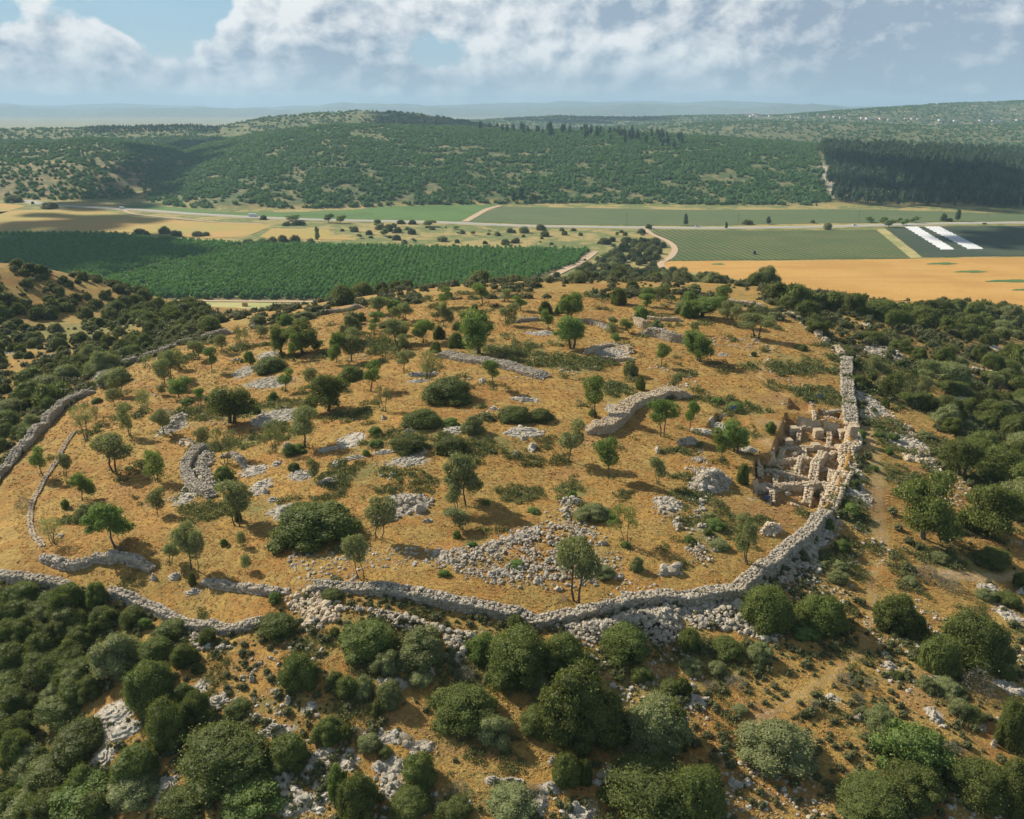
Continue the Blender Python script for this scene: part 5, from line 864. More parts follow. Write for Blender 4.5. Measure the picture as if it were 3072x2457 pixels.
SITE = [ # tile, kind, x, y, height, width, label
('D', 'lean', 275, 1115, 195, 120, 'slim green tree beside the left wall, above the thin stone line'), ('D', 'twin', 415, 1118, 130, 120, 'small olive standing right on the thin stone line at left'), ('D', 'umb', 520, 1268, 155, 160, 'green umbrella-shaped tree on a bent trunk in the left field'), ('D', 'grey', 140, 1338, 110, 110, 'nearly bare grey sapling at the left edge'),
('D', 'olive', 725, 1090, 230, 235, 'broad olive with three dark stems in the open left field'), ('D', 'ggreen', 990, 1150, 200, 135, 'bright green tree with two separate trunks in the left field'), ('D', 'lone', 1000, 1368, 165, 110, 'round-headed little olive leaning on a thin stem'), ('D', 'obush', 525, 1410, 140, 145, 'round grey-green bush above the bright green Y tree'), ('D', 'gbush', 410, 1320, 75, 58, 'tiny green bush below the umbrella tree'),
('G', 'airy', 338, 275, 165, 145, 'sparse olive beside the lower end of the thin stone line'), ('G', 'umb', 735, 308, 260, 330, 'widest bright green tree, forked dark trunk, at the front left'), ('D', 'airy', 545, 885, 200, 145, 'loose olive at the top of the thin stone line'), ('D', 'airy', 612, 792, 120, 65, 'thin wispy olive left of the grey multi-stem olive'), ('D', 'lone', 733, 672, 110, 100, 'small leaning olive near the wall gap'), ('D', 'twin', 765, 612, 170, 130, 'olive with two round heads below the wall gap'), ('D', 'bush', 605, 655, 48, 80, 'low dark bush just inside the wall gap'),
('D', 'airy', 895, 737, 170, 125, 'grey olive with several straight stems, upper left field'), ('D', 'olive', 826, 862, 200, 98, 'tall narrow olive with two tiers, left field'), ('D', 'leano', 1040, 850, 150, 115, 'dark leaning olive beside the flat grey stone heap'), ('D', 'grey', 1045, 735, 60, 90, 'bare brown twigs above the dark leaning olive'), ('D', 'leano', 1040, 552, 170, 120, 'olive leaning left, beside the V-shaped olive'), ('D', 'olive', 1080, 502, 175, 130, 'V-stemmed olive in the upper left field'), ('D', 'olive', 1140, 438, 125, 110, 'dark olive just behind the V-stemmed olive'), ('D', 'lone', 1025, 606, 70, 60, 'knee-high olive below the leaning olive'),
('D', 'umb', 1130, 620, 125, 140, 'light green spreading tree in the upper left field'), ('D', 'gbush', 1172, 662, 50, 92, 'low bright bush under the light green spreading tree'), ('D', 'lean', 1338, 462, 150, 100, 'green tree on a curved thin trunk, upper left'), ('D', 'twin', 1240, 377, 120, 120, 'pair-headed olive near the shaded ring wall'), ('D', 'lone', 1390, 342, 115, 85, 'olive directly below the dark-faced ring wall'), ('D', 'airy', 1525, 297, 115, 70, 'wispy olive near the upper left shaded wall end'), ('D', 'airy', 1557, 280, 95, 60, 'second wispy olive near the upper left wall end'), ('D', 'lone', 1655, 242, 80, 70, 'small olive below the short pale wall stretch'),
('D', 'obush', 690, 545, 120, 200, 'wide dark olive spreading over the ring wall gap'), ('D', 'airy', 922, 428, 80, 80, 'little grey olive leaning on the left ring wall'), ('D', 'lean', 1275, 667, 110, 80, 'thin green tree left of the large dark oak'), ('D', 'big', 1465, 772, 230, 270, 'large dark oak with two trunks, left part of the site'), ('D', 'umb', 1592, 432, 105, 90, 'small light green tree left of the dense upper bush'), ('D', 'bush', 1700, 465, 130, 245, 'dense dark bush under the upper left oak clump'), ('D', 'big', 1780, 345, 180, 130, 'dark upright oak of the upper left clump'), ('D', 'big', 1915, 335, 195, 210, 'widest dark oak of the upper left clump'), ('D', 'lean', 1848, 388, 160, 110, 'paler tree in front of the upper left oak clump'),
('D', 'obush', 1620, 170, 90, 110, 'grey-green bush behind the short pale wall stretch'), ('D', 'gbush', 1790, 165, 90, 120, 'light green bush at the far left corner'), ('D', 'obush', 1915, 130, 75, 150, 'silvery olive bush at the far left corner before the meadow'),
('D', 'lean', 1800, 578, 140, 105, 'thin-stemmed tree left of the big round oak'), ('D', 'lone', 1952, 548, 115, 88, 'little round tree beside the big round oak'), ('D', 'gbush', 1725, 642, 68, 68, 'small bush between the two large oaks'), ('D', 'gbush', 1615, 722, 62, 62, 'small bush right of the two-trunk oak'), ('D', 'big', 2072, 702, 235, 240, 'big round dark oak, upper centre left'), ('D', 'airy', 1732, 962, 210, 125, 'airy olive leaning right, above the rock ledges'), ('D', 'leano', 1922, 930, 240, 205, 'crooked olive with separate dark clumps, left of centre'), ('D', 'lone', 1275, 930, 120, 98, 'small olive above the round stone platform'), ('D', 'airy', 1432, 1035, 200, 190, 'gnarled airy olive growing on the round platform'), ('D', 'bush', 1400, 1155, 120, 130, 'dark bush against the round platform'), ('D', 'gbush', 1385, 1200, 60, 90, 'small green bush at the foot of the platform'),
('D', 'lone', 1988, 1150, 145, 78, 'small upright dark tree among white ledges'), ('D', 'bush', 1850, 1085, 65, 85, 'shrub beside the white ledges, left of centre'), ('D', 'gbush', 1840, 985, 80, 160, 'green shrub patch above the white ledges'), ('D', 'twin', 1500, 1430, 245, 265, 'olive with two round crowns on V stems above the biggest bush'), ('D', 'bush', 1500, 1400, 90, 60, 'dark leafy base of the two-crowned olive'),
('G', 'oak', 1960, 305, 300, 570, 'biggest dark bush on the site, left of centre'), ('G', 'leano', 1210, 437, 270, 155, 'taller left tree of the front left olive group'), ('G', 'lone', 1258, 452, 250, 115, 'right tree of the front left olive group'), ('G', 'twin', 1078, 407, 130, 110, 'smallest tree of the front left olive group'), ('G', 'bush', 1215, 538, 95, 60, 'narrow dark bush at the foot of the front left olives'), ('G', 'lone', 1520, 300, 95, 60, 'tiny dark tree left of the biggest bush'), ('G', 'gbush', 1412, 290, 55, 52, 'tiny green bush left of the tiny dark tree'), ('G', 'lone', 1550, 455, 105, 66, 'knee-high tree alone in the orange front grass'), ('G', 'grey', 745, 352, 50, 115, 'low brushwood under the widest bright green tree'), ('G', 'gbush', 1730, 665, 90, 100, 'bright bush on the broken end of the lower terrace'),
('E', 'umbo', 62, 387, 190, 180, 'pale spreading olive with V stem, upper left of centre'), ('D', 'umb', 2125, 397, 190, 130, 'pale green tree leaning left beside the V-stem olive'), ('E', 'lean', 210, 192, 110, 110, 'pale small tree on the upper brow'), ('E', 'olive', 240, 100, 115, 115, 'olive on the far brow, left'), ('E', 'bush', 285, 182, 55, 115, 'dark bush on the upper brow'), ('E', 'ggreen', 185, 577, 180, 150, 'rounded green tree right of the big round oak'), ('E', 'bush', 60, 515, 115, 175, 'dense bush right behind the big round oak'), ('E', 'airy', 275, 707, 150, 110, 'sparse dark-stemmed olive in the upper centre'), ('E', 'leano', 395, 457, 130, 130, 'dark olive left of the long stone bank'), ('E', 'airy', 540, 502, 180, 170, 'airy olive with forked stem near the long stone bank'), ('E', 'lean', 393, 272, 85, 62, 'small green tree among upper shrubs'), ('E', 'umb', 520, 270, 150, 130, 'light green tree left of the tall big green tree'), ('E', 'umbo', 642, 167, 140, 125, 'pale round olive near the far brow'),
('E', 'biggreen', 872, 338, 260, 245, 'tallest rich green tree in the upper centre'), ('E', 'bush', 720, 305, 115, 110, 'dark bush at the left of the tallest green tree'), ('E', 'bush', 595, 332, 80, 75, 'round bush at the left end of the stone bank'), ('E', 'bush', 735, 190, 65, 80, 'dark small bush behind the tallest green tree'), ('E', 'olive', 1042, 160, 140, 138, 'neat round olive right of the tallest green tree'), ('E', 'lean', 962, 566, 180, 115, 'dense green tree on a crooked stem in front of the stone bank'), ('E', 'lean', 1315, 196, 130, 95, 'green tree beside the white flat rock at the top'), ('E', 'biggreen', 1440, 120, 160, 155, 'densest round bright tree on the far brow'), ('E', 'biggreen', 1455, 306, 205, 175, 'green tree below the densest round bright tree'),
('E', 'oak', 660, 662, 135, 365, 'wide low dark bush with many lobes in the centre'), ('E', 'oak', 1090, 778, 130, 230, 'left half of the two-lobed wide bush'), ('E', 'oak', 1260, 776, 105, 190, 'darker right half of the two-lobed wide bush'), ('E', 'bush', 500, 815, 120, 270, 'wide green bush below the many-lobed bush'), ('E', 'gbush', 690, 805, 75, 120, 'light sprawling end of the wide green bush'), ('E', 'oak', 415, 968, 140, 255, 'darkest round bush, right of the large outcrop'), ('E', 'bush', 680, 980, 118, 235, 'smooth dome bush right of the darkest round bush'), ('E', 'obush', 830, 852, 130, 150, 'feathery grey-green shrub in the middle'), ('E', 'obush', 915, 765, 60, 90, 'low shrub above the feathery shrub'), ('E', 'gbush', 215, 862, 75, 90, 'leafy shrub on top of the large white outcrop'), ('E', 'gbush', 215, 930, 50, 100, 'green shrub under the large white outcrop'), ('E', 'gbush', 155, 985, 50, 60, 'bright little shrub below the large outcrop'),
('E', 'lean', 1592, 742, 250, 155, 'dark green tree with two thin stems above the pale bank'), ('E', 'bush', 1590, 735, 60, 60, 'green growth at the foot of the two-stem tree'), ('E', 'leano', 1428, 1022, 250, 175, 'olive leaning left, with a long shadow, right of centre'), ('E', 'lean', 1685, 1128, 240, 155, 'slender green tree on a curved stem, right of the leaning olive'), ('E', 'twin', 1990, 1160, 165, 105, 'small light tree below the standing stone'), ('E', 'ggreen', 2027, 858, 220, 165, 'green tree in front of the pale stone bank'), ('E', 'lean', 2023, 417, 140, 92, 'small tree below the dark-faced wall ruin'), ('E', 'obush', 1830, 482, 120, 100, 'grey-green bush in the upper right grass'), ('E', 'bush', 1890, 572, 110, 62, 'narrow pointed dark bush above the pale bank'), ('E', 'twin', 2118, 582, 110, 80, 'thin small tree at the end of the pale bank'),
('E', 'umbo', 790, 1302, 300, 280, 'largest olive, in the very middle of the site'), ('E', 'twin', 730, 1322, 185, 130, 'lower left stems of the middle olive group'), ('E', 'twin', 722, 1430, 115, 165, 'small olive in front of the largest middle olive'), ('E', 'gbush', 730, 1505, 60, 60, 'green tuft below the small middle olive'), ('E', 'twin', 235, 1502, 250, 225, 'pair of olives right beside the biggest dark bush'), ('E', 'gbush', 1462, 1256, 62, 66, 'single bright bush above the front rubble'), ('E', 'gbush', 912, 1295, 40, 50, 'tiny bush right of the largest middle olive'), ('E', 'obush', 1590, 1408, 130, 230, 'brownish low bush right of the rubble top'), ('E', 'gbush', 1705, 1400, 60, 75, 'yellowish bush beside the brownish low bush'), ('H', 'airyg', 1798, 275, 210, 180, 'leaning open green tree right of the front rubble'),
('H', 'twin', 128, 492, 245, 185, 'two-headed small tree just inside the neat front wall'), ('H', 'olive', 1485, 645, 375, 265, 'tall upright olive standing before the front rubble'), ('H', 'grey', 1405, 652, 55, 80, 'round dead bush beside the tall upright olive'), ('H', 'obush', 1870, 455, 105, 88, 'small dense olive bush right of the tall upright olive'), ('H', 'gbush', 1800, 310, 50, 70, 'small bush at the foot of the leaning open tree'), ('H', 'gbush', 645, 490, 50, 90, 'green plants at the lower left edge of the rubble'), ('H', 'gbush', 1110, 440, 70, 120, 'yellow-green broom patch in the rubble'), ('H', 'obush', 1660, 500, 100, 150, 'grey bush in the right part of the front rubble'), ('H', 'gbush', 1215, 90, 45, 90, 'green bush above the front rubble'), ('H', 'gbush', 820, 300, 40, 80, 'low green plants at the rubble top left'),
('F', 'olive', 462, 238, 145, 195, 'silvery spreading olive on the upper right brow'), ('F', 'biggreen', 100, 385, 190, 185, 'dense green tree on the upper right of the site'), ('F', 'lean', 43, 828, 185, 88, 'bright narrow young tree right of the pale bank'), ('F', 'lean', 250, 1032, 205, 140, 'left of the two green trees by the excavation'), ('F', 'biggreen', 335, 965, 200, 170, 'right of the two green trees by the excavation'), ('F', 'biggreen', 122, 112, 125, 185, 'dark green tree at the top right of the site'), ('F', 'obush', 500, 98, 80, 150, 'silvery bush by the far right pale wall'), ('F', 'obush', 600, 128, 60, 110, 'second silvery bush by the far right pale wall'), ('I', 'olive', 408, 400, 290, 205, 'dark olive by the small pale heap near the front right wall'), ('F', 'bush', 450, 355, 35, 45, 'small dark bush left of the right-hand path'), ('F', 'gbush', 340, 700, 45, 120, 'green bush patch above the small excavated square'), ('F', 'gbush', 220, 655, 45, 90, 'green plants left of the path end'), ('F', 'bush', 760, 320, 45, 100, 'dry bush in the grass beside the right path'), ('I', 'gbush', 210, 195, 70, 150, 'brownish green bush beside the right rubble'), ('I', 'gbush', 45, 275, 60, 85, 'round green bush in the right rubble'), ('I', 'bush', 160, 225, 50, 80, 'dark green bush in the right rubble'), ('I', 'obush', 240, 320, 80, 130, 'grey-green bush below the dark olive'), ('F', 'gbush', 560, 850, 90, 80, 'green shrub on the earth bank left of the rooms'), ('F', 'bush', 385, 1170, 150, 80, 'dark shrub at the left rim of the excavated rooms')]
for (tl, k, x, y, h, w_, lb) in SITE: plant_px(tl, k, x, y, h, w_, lb, G1 if k in TREEK else 'bushes growing inside the ring wall')
G2 = 'large bushes on the front slope'
FG = [('J', 'oak', 420, 215, 200, 200), ('J', 'oak', 600, 215, 200, 180), ('J', 'oak', 250, 300, 170, 230), ('J', 'oak', 820, 320, 150, 165), ('J', 'oak', 640, 340, 170, 210), ('J', 'oak', 110, 300, 180, 230), ('J', 'oak', 120, 450, 200, 250), ('J', 'oak', 330, 470, 200, 240), ('J', 'oak', 60, 620, 210, 220), ('J', 'oak', 250, 640, 200, 250), ('J', 'oak', 480, 480, 180, 220), ('J', 'obush', 710, 650, 320, 330), ('J', 'oak', 560, 790, 190, 220), ('J', 'oak', 420, 680, 180, 180), ('J', 'oak', 950, 560, 200, 260), ('J', 'oak', 1060, 395, 150, 220), ('J', 'bush', 1300, 435, 130, 125), ('J', 'oak', 1140, 580, 180, 200), ('J', 'gbush', 900, 330, 90, 110),
('J', 'oak', 910, 860, 340, 350), ('J', 'oak', 1215, 930, 220, 220), ('J', 'oak', 1140, 790, 130, 150), ('J', 'oak', 1035, 1100, 340, 290), ('J', 'oak', 1375, 1400, 480, 650), ('J', 'oak', 1815, 1230, 260, 270), ('J', 'bush', 1490, 880, 120, 180), ('J', 'bush', 1875, 735, 270, 250), ('J', 'oak', 2070, 1060, 190, 230), ('J', 'bush', 2110, 700, 120, 120), ('J', 'oak', 70, 900, 220, 260), ('J', 'oak', 350, 970, 220, 340), ('J', 'oak', 470, 1200, 280, 370), ('J', 'oak', 100, 1240, 270, 250), ('J', 'oak', 830, 1340, 290, 300), ('J', 'oak', 310, 1390, 220, 400), ('J', 'obush', 820, 1460, 230, 320), ('J', 'bush', 1130, 1530, 130, 320), ('J', 'gbush', 1570, 1560, 190, 460), ('J', 'bush', 1680, 1390, 110, 160), ('J', 'obush', 150, 1560, 200, 320), ('J', 'gbush', 480, 1590, 260, 460), ('J', 'oak', 1740, 395, 190, 275), ('J', 'oak', 2110, 370, 70, 80), ('J', 'oak', 2090, 150, 100, 160), ('J', 'gbush', 2130, 1420, 240, 150), ('J', 'oak', 1240, 600, 70, 100), ('J', 'oak', 1320, 920, 110, 100), ('J', 'gbush', 190, 1380, 150, 200), ('J', 'obush', 1490, 700 - 300 + 30, 1, 1),
('K', 'oak', 160, 530, 295, 380), ('K', 'obush', 500, 570, 280, 320), ('K', 'obush', 280, 625, 180, 190), ('K', 'oak', 1110, 690, 400, 430), ('K', 'oak', 1400, 650, 330, 400), ('K', 'gbush', 900, 540, 210, 230), ('K', 'bush', 1100, 320, 110, 150), ('K', 'oak', 1500, 1150, 640, 620), ('K', 'oak', 1240, 1010, 210, 250), ('K', 'oak', 780, 1000, 340, 520), ('K', 'obush', 960, 1060, 230, 260), ('K', 'grey', 780, 660, 110, 140), ('K', 'obush', 980, 655, 140, 150), ('K', 'oak', 1800, 535, 265, 330), ('K', 'bush', 1900, 660, 120, 160), ('K', 'bush', 2095, 745, 125, 170), ('K', 'obush', 2010, 1140, 390, 400), ('K', 'obush', 1890, 1160, 150, 160), ('K', 'oak', 1980, 1590, 430, 680), ('K', 'obush', 140, 760, 150, 140), ('K', 'obush', 300, 830, 190, 160), ('K', 'bush', 230, 865, 110, 110), ('K', 'obush', 500, 690, 100, 170), ('K', 'bush', 30, 760, 150, 160), ('K', 'bush', 1430, 1330, 240, 210), ('K', 'bush', 1540, 1310, 180, 110), ('K', 'bush', 480, 1340, 250, 260), ('K', 'oak', 430, 1540, 220, 280), ('K', 'oak', 90, 1570, 330, 290), ('K', 'obush', 1070, 1540, 220, 340), ('K', 'oak', 710, 1560, 130, 260), ('K', 'grey', 1230, 1400, 100, 140), ('K', 'oak', 20, 1040, 120, 110), ('K', 'obush', 165, 1100, 115, 145), ('K', 'grey', 110, 1010, 70, 100), ('K', 'bush', 270, 1135, 65, 115), ('K', 'grey', 745, 1380, 110, 130), ('K', 'grey', 400, 1060, 80, 110), ('K', 'bush', 330, 720, 70, 90), ('K', 'grey', 1590, 1480, 90, 110), ('K', 'bush', 1760, 660, 60, 90), ('K', 'obush', 1240, 720, 120, 150),
('L', 'oak', 560, 350, 340, 350), ('L', 'oak', 900, 365, 300, 330), ('L', 'gbush', 780, 392, 80, 160), ('L', 'oak', 1390, 375, 330, 370), ('L', 'oak', 1890, 590, 440, 450), ('L', 'oak', 1650, 625, 310, 250), ('L', 'obush', 620, 1250, 360, 490), ('L', 'gbush', 1500, 1270, 390, 520), ('L', 'oak', 1520, 1480, 330, 440), ('L', 'obush', 1270, 985, 210, 210), ('L', 'obush', 1180, 1385, 160, 230), ('L', 'oak', 1250, 1570, 200, 500), ('L', 'oak', 1920, 1480, 360, 400), ('L', 'oak', 2130, 1540, 400, 270), ('L', 'bush', 50, 470, 165, 165), ('L', 'bush', 290, 515, 165, 240), ('L', 'obush', 500, 540, 150, 165), ('L', 'obush', 60, 610, 120, 160), ('L', 'obush', 225, 615, 100, 115), ('L', 'grey', 350, 705, 105, 150), ('L', 'grey', 185, 715, 85, 115), ('L', 'grey', 1035, 700, 125, 160), ('L', 'grey', 1195, 715, 100, 115), ('L', 'grey', 1900, 770, 230, 230), ('L', 'oak', 2090, 1090, 330, 190), ('L', 'oak', 110, 1560, 400, 370), ('L', 'bush', 1850, 925, 120, 190), ('L', 'obush', 1560, 720, 110, 130), ('L', 'bush', 1370, 645, 60, 110), ('L', 'obush', 1690, 740, 120, 200), ('L', 'grey', 1130, 790, 70, 90), ('L', 'obush', 370, 860, 60, 100), ('L', 'oak', 10, 750, 130, 110), ('L', 'obush', 1150, 880, 80, 90), ('L', 'bush', 1560, 560, 60, 90), ('L', 'grey', 830, 830, 80, 90), ('L', 'oak', -40, 1100, 300, 160), ('L', 'obush', 1760, 880, 130, 130), ('L', 'grey', 1720, 1130, 80, 160), ('L', 'bush', 2060, 640, 110, 170),
('I', 'gbush', 1010, 335, 90, 110), ('I', 'obush', 890, 440, 60, 70), ('I', 'obush', 1000, 450, 70, 90), ('I', 'obush', 990, 530, 90, 140), ('I', 'gbush', 930, 200, 90, 70), ('I', 'bush', 1870, 210, 90, 230), ('I', 'bush', 1990, 440, 150, 260), ('I', 'bush', 1700, 200, 70, 150), ('I', 'grey', 1560, 520, 90, 180), ('I', 'grey', 1700, 580, 80, 200), ('I', 'obush', 1640, 400, 80, 130), ('I', 'obush', 1930, 640, 90, 130), ('I', 'bush', 2070, 680, 120, 180), ('I', 'bush', 2140, 560, 120, 100), ('I', 'obush', 1450, 540, 60, 100),
('F', 'big', 1520, 1510, 380, 350), ('F', 'big', 1935, 1490, 320, 340), ('F', 'big', 1755, 1105, 230, 230), ('F', 'oak', 1890, 1060, 200, 240), ('F', 'oak', 2060, 1180, 280, 300), ('F', 'oak', 2010, 810, 200, 320), ('F', 'oak', 2120, 900, 200, 200), ('F', 'big', 848, 228, 125, 145), ('F', 'big', 1318, 192, 135, 125), ('F', 'bush', 1220, 275, 75, 190), ('F', 'oak', 1400, 335, 90, 200), ('F', 'oak', 1510, 395, 105, 140), ('F', 'oak', 1670, 445, 175, 145), ('F', 'oak', 1885, 405, 125, 130), ('F', 'olive', 1560, 545, 160, 155), ('F', 'olive', 1510, 595, 120, 95), ('F', 'big', 1300, 615, 155, 135), ('F', 'bush', 1285, 682, 65, 65), ('F', 'olive', 1232, 440, 80, 90), ('F', 'bush', 1205, 512, 60, 70), ('F', 'oak', 1740, 605, 105, 210), ('F', 'olive', 1985, 580, 115, 110), ('F', 'oak', 2085, 490, 130, 140), ('F', 'oak', 1800, 260, 85, 115), ('F', 'oak', 1960, 295, 95, 115), ('F', 'oak', 2095, 390, 125, 140), ('F', 'bush', 1130, 560, 100, 130), ('F', 'bush', 1090, 430, 60, 60), ('F', 'bush', 1050, 360, 50, 120), ('F', 'gbush', 1250, 875, 45, 70), ('F', 'gbush', 1340, 895, 60, 90), ('F', 'gbush', 1310, 980, 55, 80), ('F', 'gbush', 1215, 1085, 50, 75), ('F', 'gbush', 1130, 870, 60, 60), ('F', 'grey', 1600, 1040, 50, 80), ('F', 'obush', 1680, 1075, 70, 90), ('F', 'bush', 1850, 1170, 80, 130), ('F', 'bush', 1080, 1195, 60, 110), ('F', 'gbush', 1080, 1370, 90, 130), ('F', 'bush', 1540, 660, 60, 160), ('F', 'bush', 1420, 640, 60, 120), ('F', 'bush', 1560, 480, 90, 90), ('F', 'bush', 1480, 490, 60, 110), ('F', 'bush', 1380, 430, 60, 90), ('F', 'obush', 1540, 880, 60, 110), ('F', 'gbush', 1950, 930, 60, 110)]
def pr_w(o):
    for k_ in PRO:
        for q in PRO[k_]:
            if o.data == q[0] or (o.data is None and o.children and o.children[-1].data == q[0]): return q[2]
    return 1.
PLACED = []     # (object, u, v, w px, kind, region)
occ = []
def _reg(o, kind, region, band):
    x, y, z = o.location; h = 0; u, v, d = proj(x, y, z); w_ = o.scale[0]; PLACED.append([o, u, v, w_ * 1.0 * pr_w(o) / d * FPX, kind, region, band]); occ.append((x, y, w_ * pr_w(o) / 2))
for (tl, k, x, y, h, w_) in FG:
    if w_ < 5: continue
    o = plant_px(tl, k, x, y, h, w_, '', 'x'); _reg(o, k, None, 0)
# random but individual shrubs on the wooded slopes
def fill(region, poly, n, wr, mind, kinds, dens=None, seed=1, hr=(.5, .8)):
    r = np.random.RandomState(seed); P = np.array(poly); Q = scatter_poly(P, n * 14, r); nz = fbm(Q[:, 0] / 26, Q[:, 1] / 26, seed, 3) + .5; c = 0; oc = occ
    for (x, y), q in zip(Q, nz):
        if c >= n: break
        if q < .42 and r.rand() < .8: continue
        w_ = r.uniform(*wr) * (1.15 if q > .55 else .8); OA = np.array(oc) if len(oc) else np.zeros((1, 3))
        if (np.hypot(OA[:, 0] - x, OA[:, 1] - y) < (OA[:, 2] + w_ / 2) * mind).any(): continue
        k = kinds[r.randint(len(kinds))]; o = plant(k, x, y, w_ * r.uniform(*hr), w_, '', 'x'); _reg(o, k, region, 0); c += 1
fill('in the left-hand thicket', W('J', [(-60, 150), (120, 120), (330, 160), (560, 330), (560, 620), (470, 760), (100, 800), (200, 1000), (520, 1250), (600, 1500), (-60, 1560), (-100, 900)]), 75, (2.2, 6.), .3, ['bush', 'oak', 'obush', 'oak'], seed=10, hr=(.55, .8))
fill('on the bushy slope left of the site', W('D', [(-150, 60), (0, 110), (400, 190), (640, 130), (900, 20), (1450, 150), (1250, 240), (1000, 320), (730, 420), (590, 540), (470, 610), (380, 680), (200, 860), (0, 1050), (-250, 1150), (-300, 300)]), 185, (3., 7.0), .72, ['fbush', 'bush', 'bush', 'obush', 'oak'], seed=11)
fill('on the left spur above the orchard', W('A', [(-200, 1180), (0, 1172), (200, 1188), (420, 1230), (700, 1300), (880, 1355), (1080, 1410), (1250, 1440), (1400, 1510), (900, 1515), (400, 1515), (0, 1515), (-250, 1500)]), 170, (3.5, 8.), .55, ['fbush', 'fbush', 'bush'], seed=12)
fill('on the far brow of the site', W('B', [(-100, 1400), (250, 1340), (570, 1300), (780, 1250), (1000, 1250), (1300, 1240), (1600, 1180), (1800, 1170), (2060, 1200), (2156, 1250), (2156, 1400), (1900, 1370), (1500, 1340), (1250, 1420), (1080, 1420), (1100, 1330), (600, 1330), (300, 1370), (0, 1420)]), 125, (4.5, 9.5), .5, ['fbush', 'fbush', 'bush', 'obush'], seed=13)
fill('at the foot of the far brow', W('B', [(1330, 1250), (1500, 1190), (1640, 1150), (1720, 1080), (1850, 1040), (2000, 1020), (2060, 1090), (1990, 1160), (2060, 1220), (2120, 1262), (1900, 1260), (1600, 1262), (1400, 1268)]), 100, (6, 12.), .6, ['fbush', 'fbush', 'obush', 'bush'], seed=18)
fill('inside the far end of the site', W('B', [(0, 1500), (400, 1430), (1000, 1400), (1500, 1400), (2100, 1390)]) + W('F', [(300, 60), (500, 140), (300, 200)]) + W('E', [(1900, 330), (1400, 240), (1000, 200), (400, 330), (0, 330)]), 42, (2.5, 6.), .9, ['olive', 'bush', 'obush', 'gbush', 'olive', 'lean'], seed=19, hr=(.8, 1.0))
fill('on the right shoulder above the golden field', W('C', [(0, 1215), (300, 1220), (600, 1280), (780, 1330), (780, 1380), (1060, 1440), (1200, 1500), (400, 1440), (150, 1400), (0, 1380)]), 45, (4, 9.), .52, ['fbush', 'bush', 'obush'], seed=14)
fill('on the right slope beside the golden field', W('F', [(600, 40), (1000, 20), (1200, 60), (1500, 60), (2156, 60), (2350, 90), (2400, 500), (2156, 480), (1700, 220), (1400, 170), (1050, 100), (740, 110)]), 100, (4, 9.5), .6, ['fbush', 'oak', 'bush', 'obush'], seed=15)
fill('on the lower right slope', W('F', [(1650, 420), (2156, 420), (2400, 600), (2400, 1400), (2156, 1440), (1900, 1150), (1650, 950), (1500, 760), (1420, 560)]), 45, (3, 8.), .62, ['oak', 'bush', 'obush'], seed=16)
VB = W('B', [(0, 905), (500, 920), (800, 940), (1900, 955), (2000, 1000), (2090, 1060), (2000, 1150), (1700, 1170), (1560, 1240), (1420, 1230), (1600, 1090), (1540, 1060), (700, 1050), (0, 1040)])
fill('in the grassland between the orchard and the road', VB, 70, (4, 12.), .7, ['fbush', 'obush', 'umb', 'bush'], seed=17, hr=(.45, .7))
for (tl, x, y, h, w_, k) in [('A', 875, 980, 45, 85, 'fbush'), ('A', 1030, 975, 55, 90, 'fbush'), ('A', 1100, 990, 45, 60, 'fbush'), ('A', 1240, 990, 40, 70, 'obush'), ('A', 1300, 985, 30, 45, 'obush'), ('A', 1135, 990, 40, 35, 'fbush'), ('A', 920, 980, 30, 60, 'fbush'), ('A', 1780, 1025, 50, 70, 'fbush'), ('A', 1860, 1025, 50, 80, 'fbush'), ('A', 1720, 1025, 40, 60, 'obush'), ('A', 1960, 1035, 40, 60, 'obush'), ('A', 1560, 1040, 35, 90, 'fbush'), ('A', 1650, 1040, 35, 100, 'gbush'), ('A', 1040, 1030, 40, 130, 'gbush'), ('A', 1810, 920, 30, 60, 'fbush'), ('A', 1880, 920, 30, 90, 'fbush'), ('A', 1845, 890, 35, 90, 'umb'), ('A', 1663, 883, 32, 50, 'fbush'), ('A', 2075, 900, 55, 60, 'umb'), ('A', 2150, 905, 50, 60, 'umb'),
    ('B', 1210, 770, 55, 60, 'fbush'), ('B', 1942, 940, 35, 50, 'fbush'), ('B', 555, 925, 40, 80, 'umb'), ('B', 225, 905, 28, 60, 'fbush'), ('B', 375, 910, 30, 60, 'fbush'), ('B', 450, 912, 32, 50, 'fbush'), ('C', 415, 915, 36, 70, 'fbush'), ('C', 917, 945, 48, 50, 'obush'), ('C', 1168, 900, 35, 65, 'umb'), ('C', 1262, 902, 36, 60, 'umb'), ('C', 1300, 930, 48, 65, 'umb'), ('C', 1370, 900, 30, 40, 'umb'), ('C', 1415, 922, 45, 65, 'umb'), ('C', 1472, 903, 42, 65, 'umb'), ('C', 1650, 893, 55, 45, 'fbush'), ('C', 1690, 895, 25, 40, 'fbush'), ('C', 820, 905, 25, 30, 'obush'), ('A', 205, 785, 20, 20, 'fbush'), ('A', 300, 815, 28, 110, 'fbush'), ('A', 70, 775, 30, 130, 'fbush')]:
    o = plant_px(tl, k, x, y, h, w_, '', 'x'); _reg(o, k, 'beside the valley road' if tl == 'C' or y < 930 else 'along the far edge of the orchard', 0)
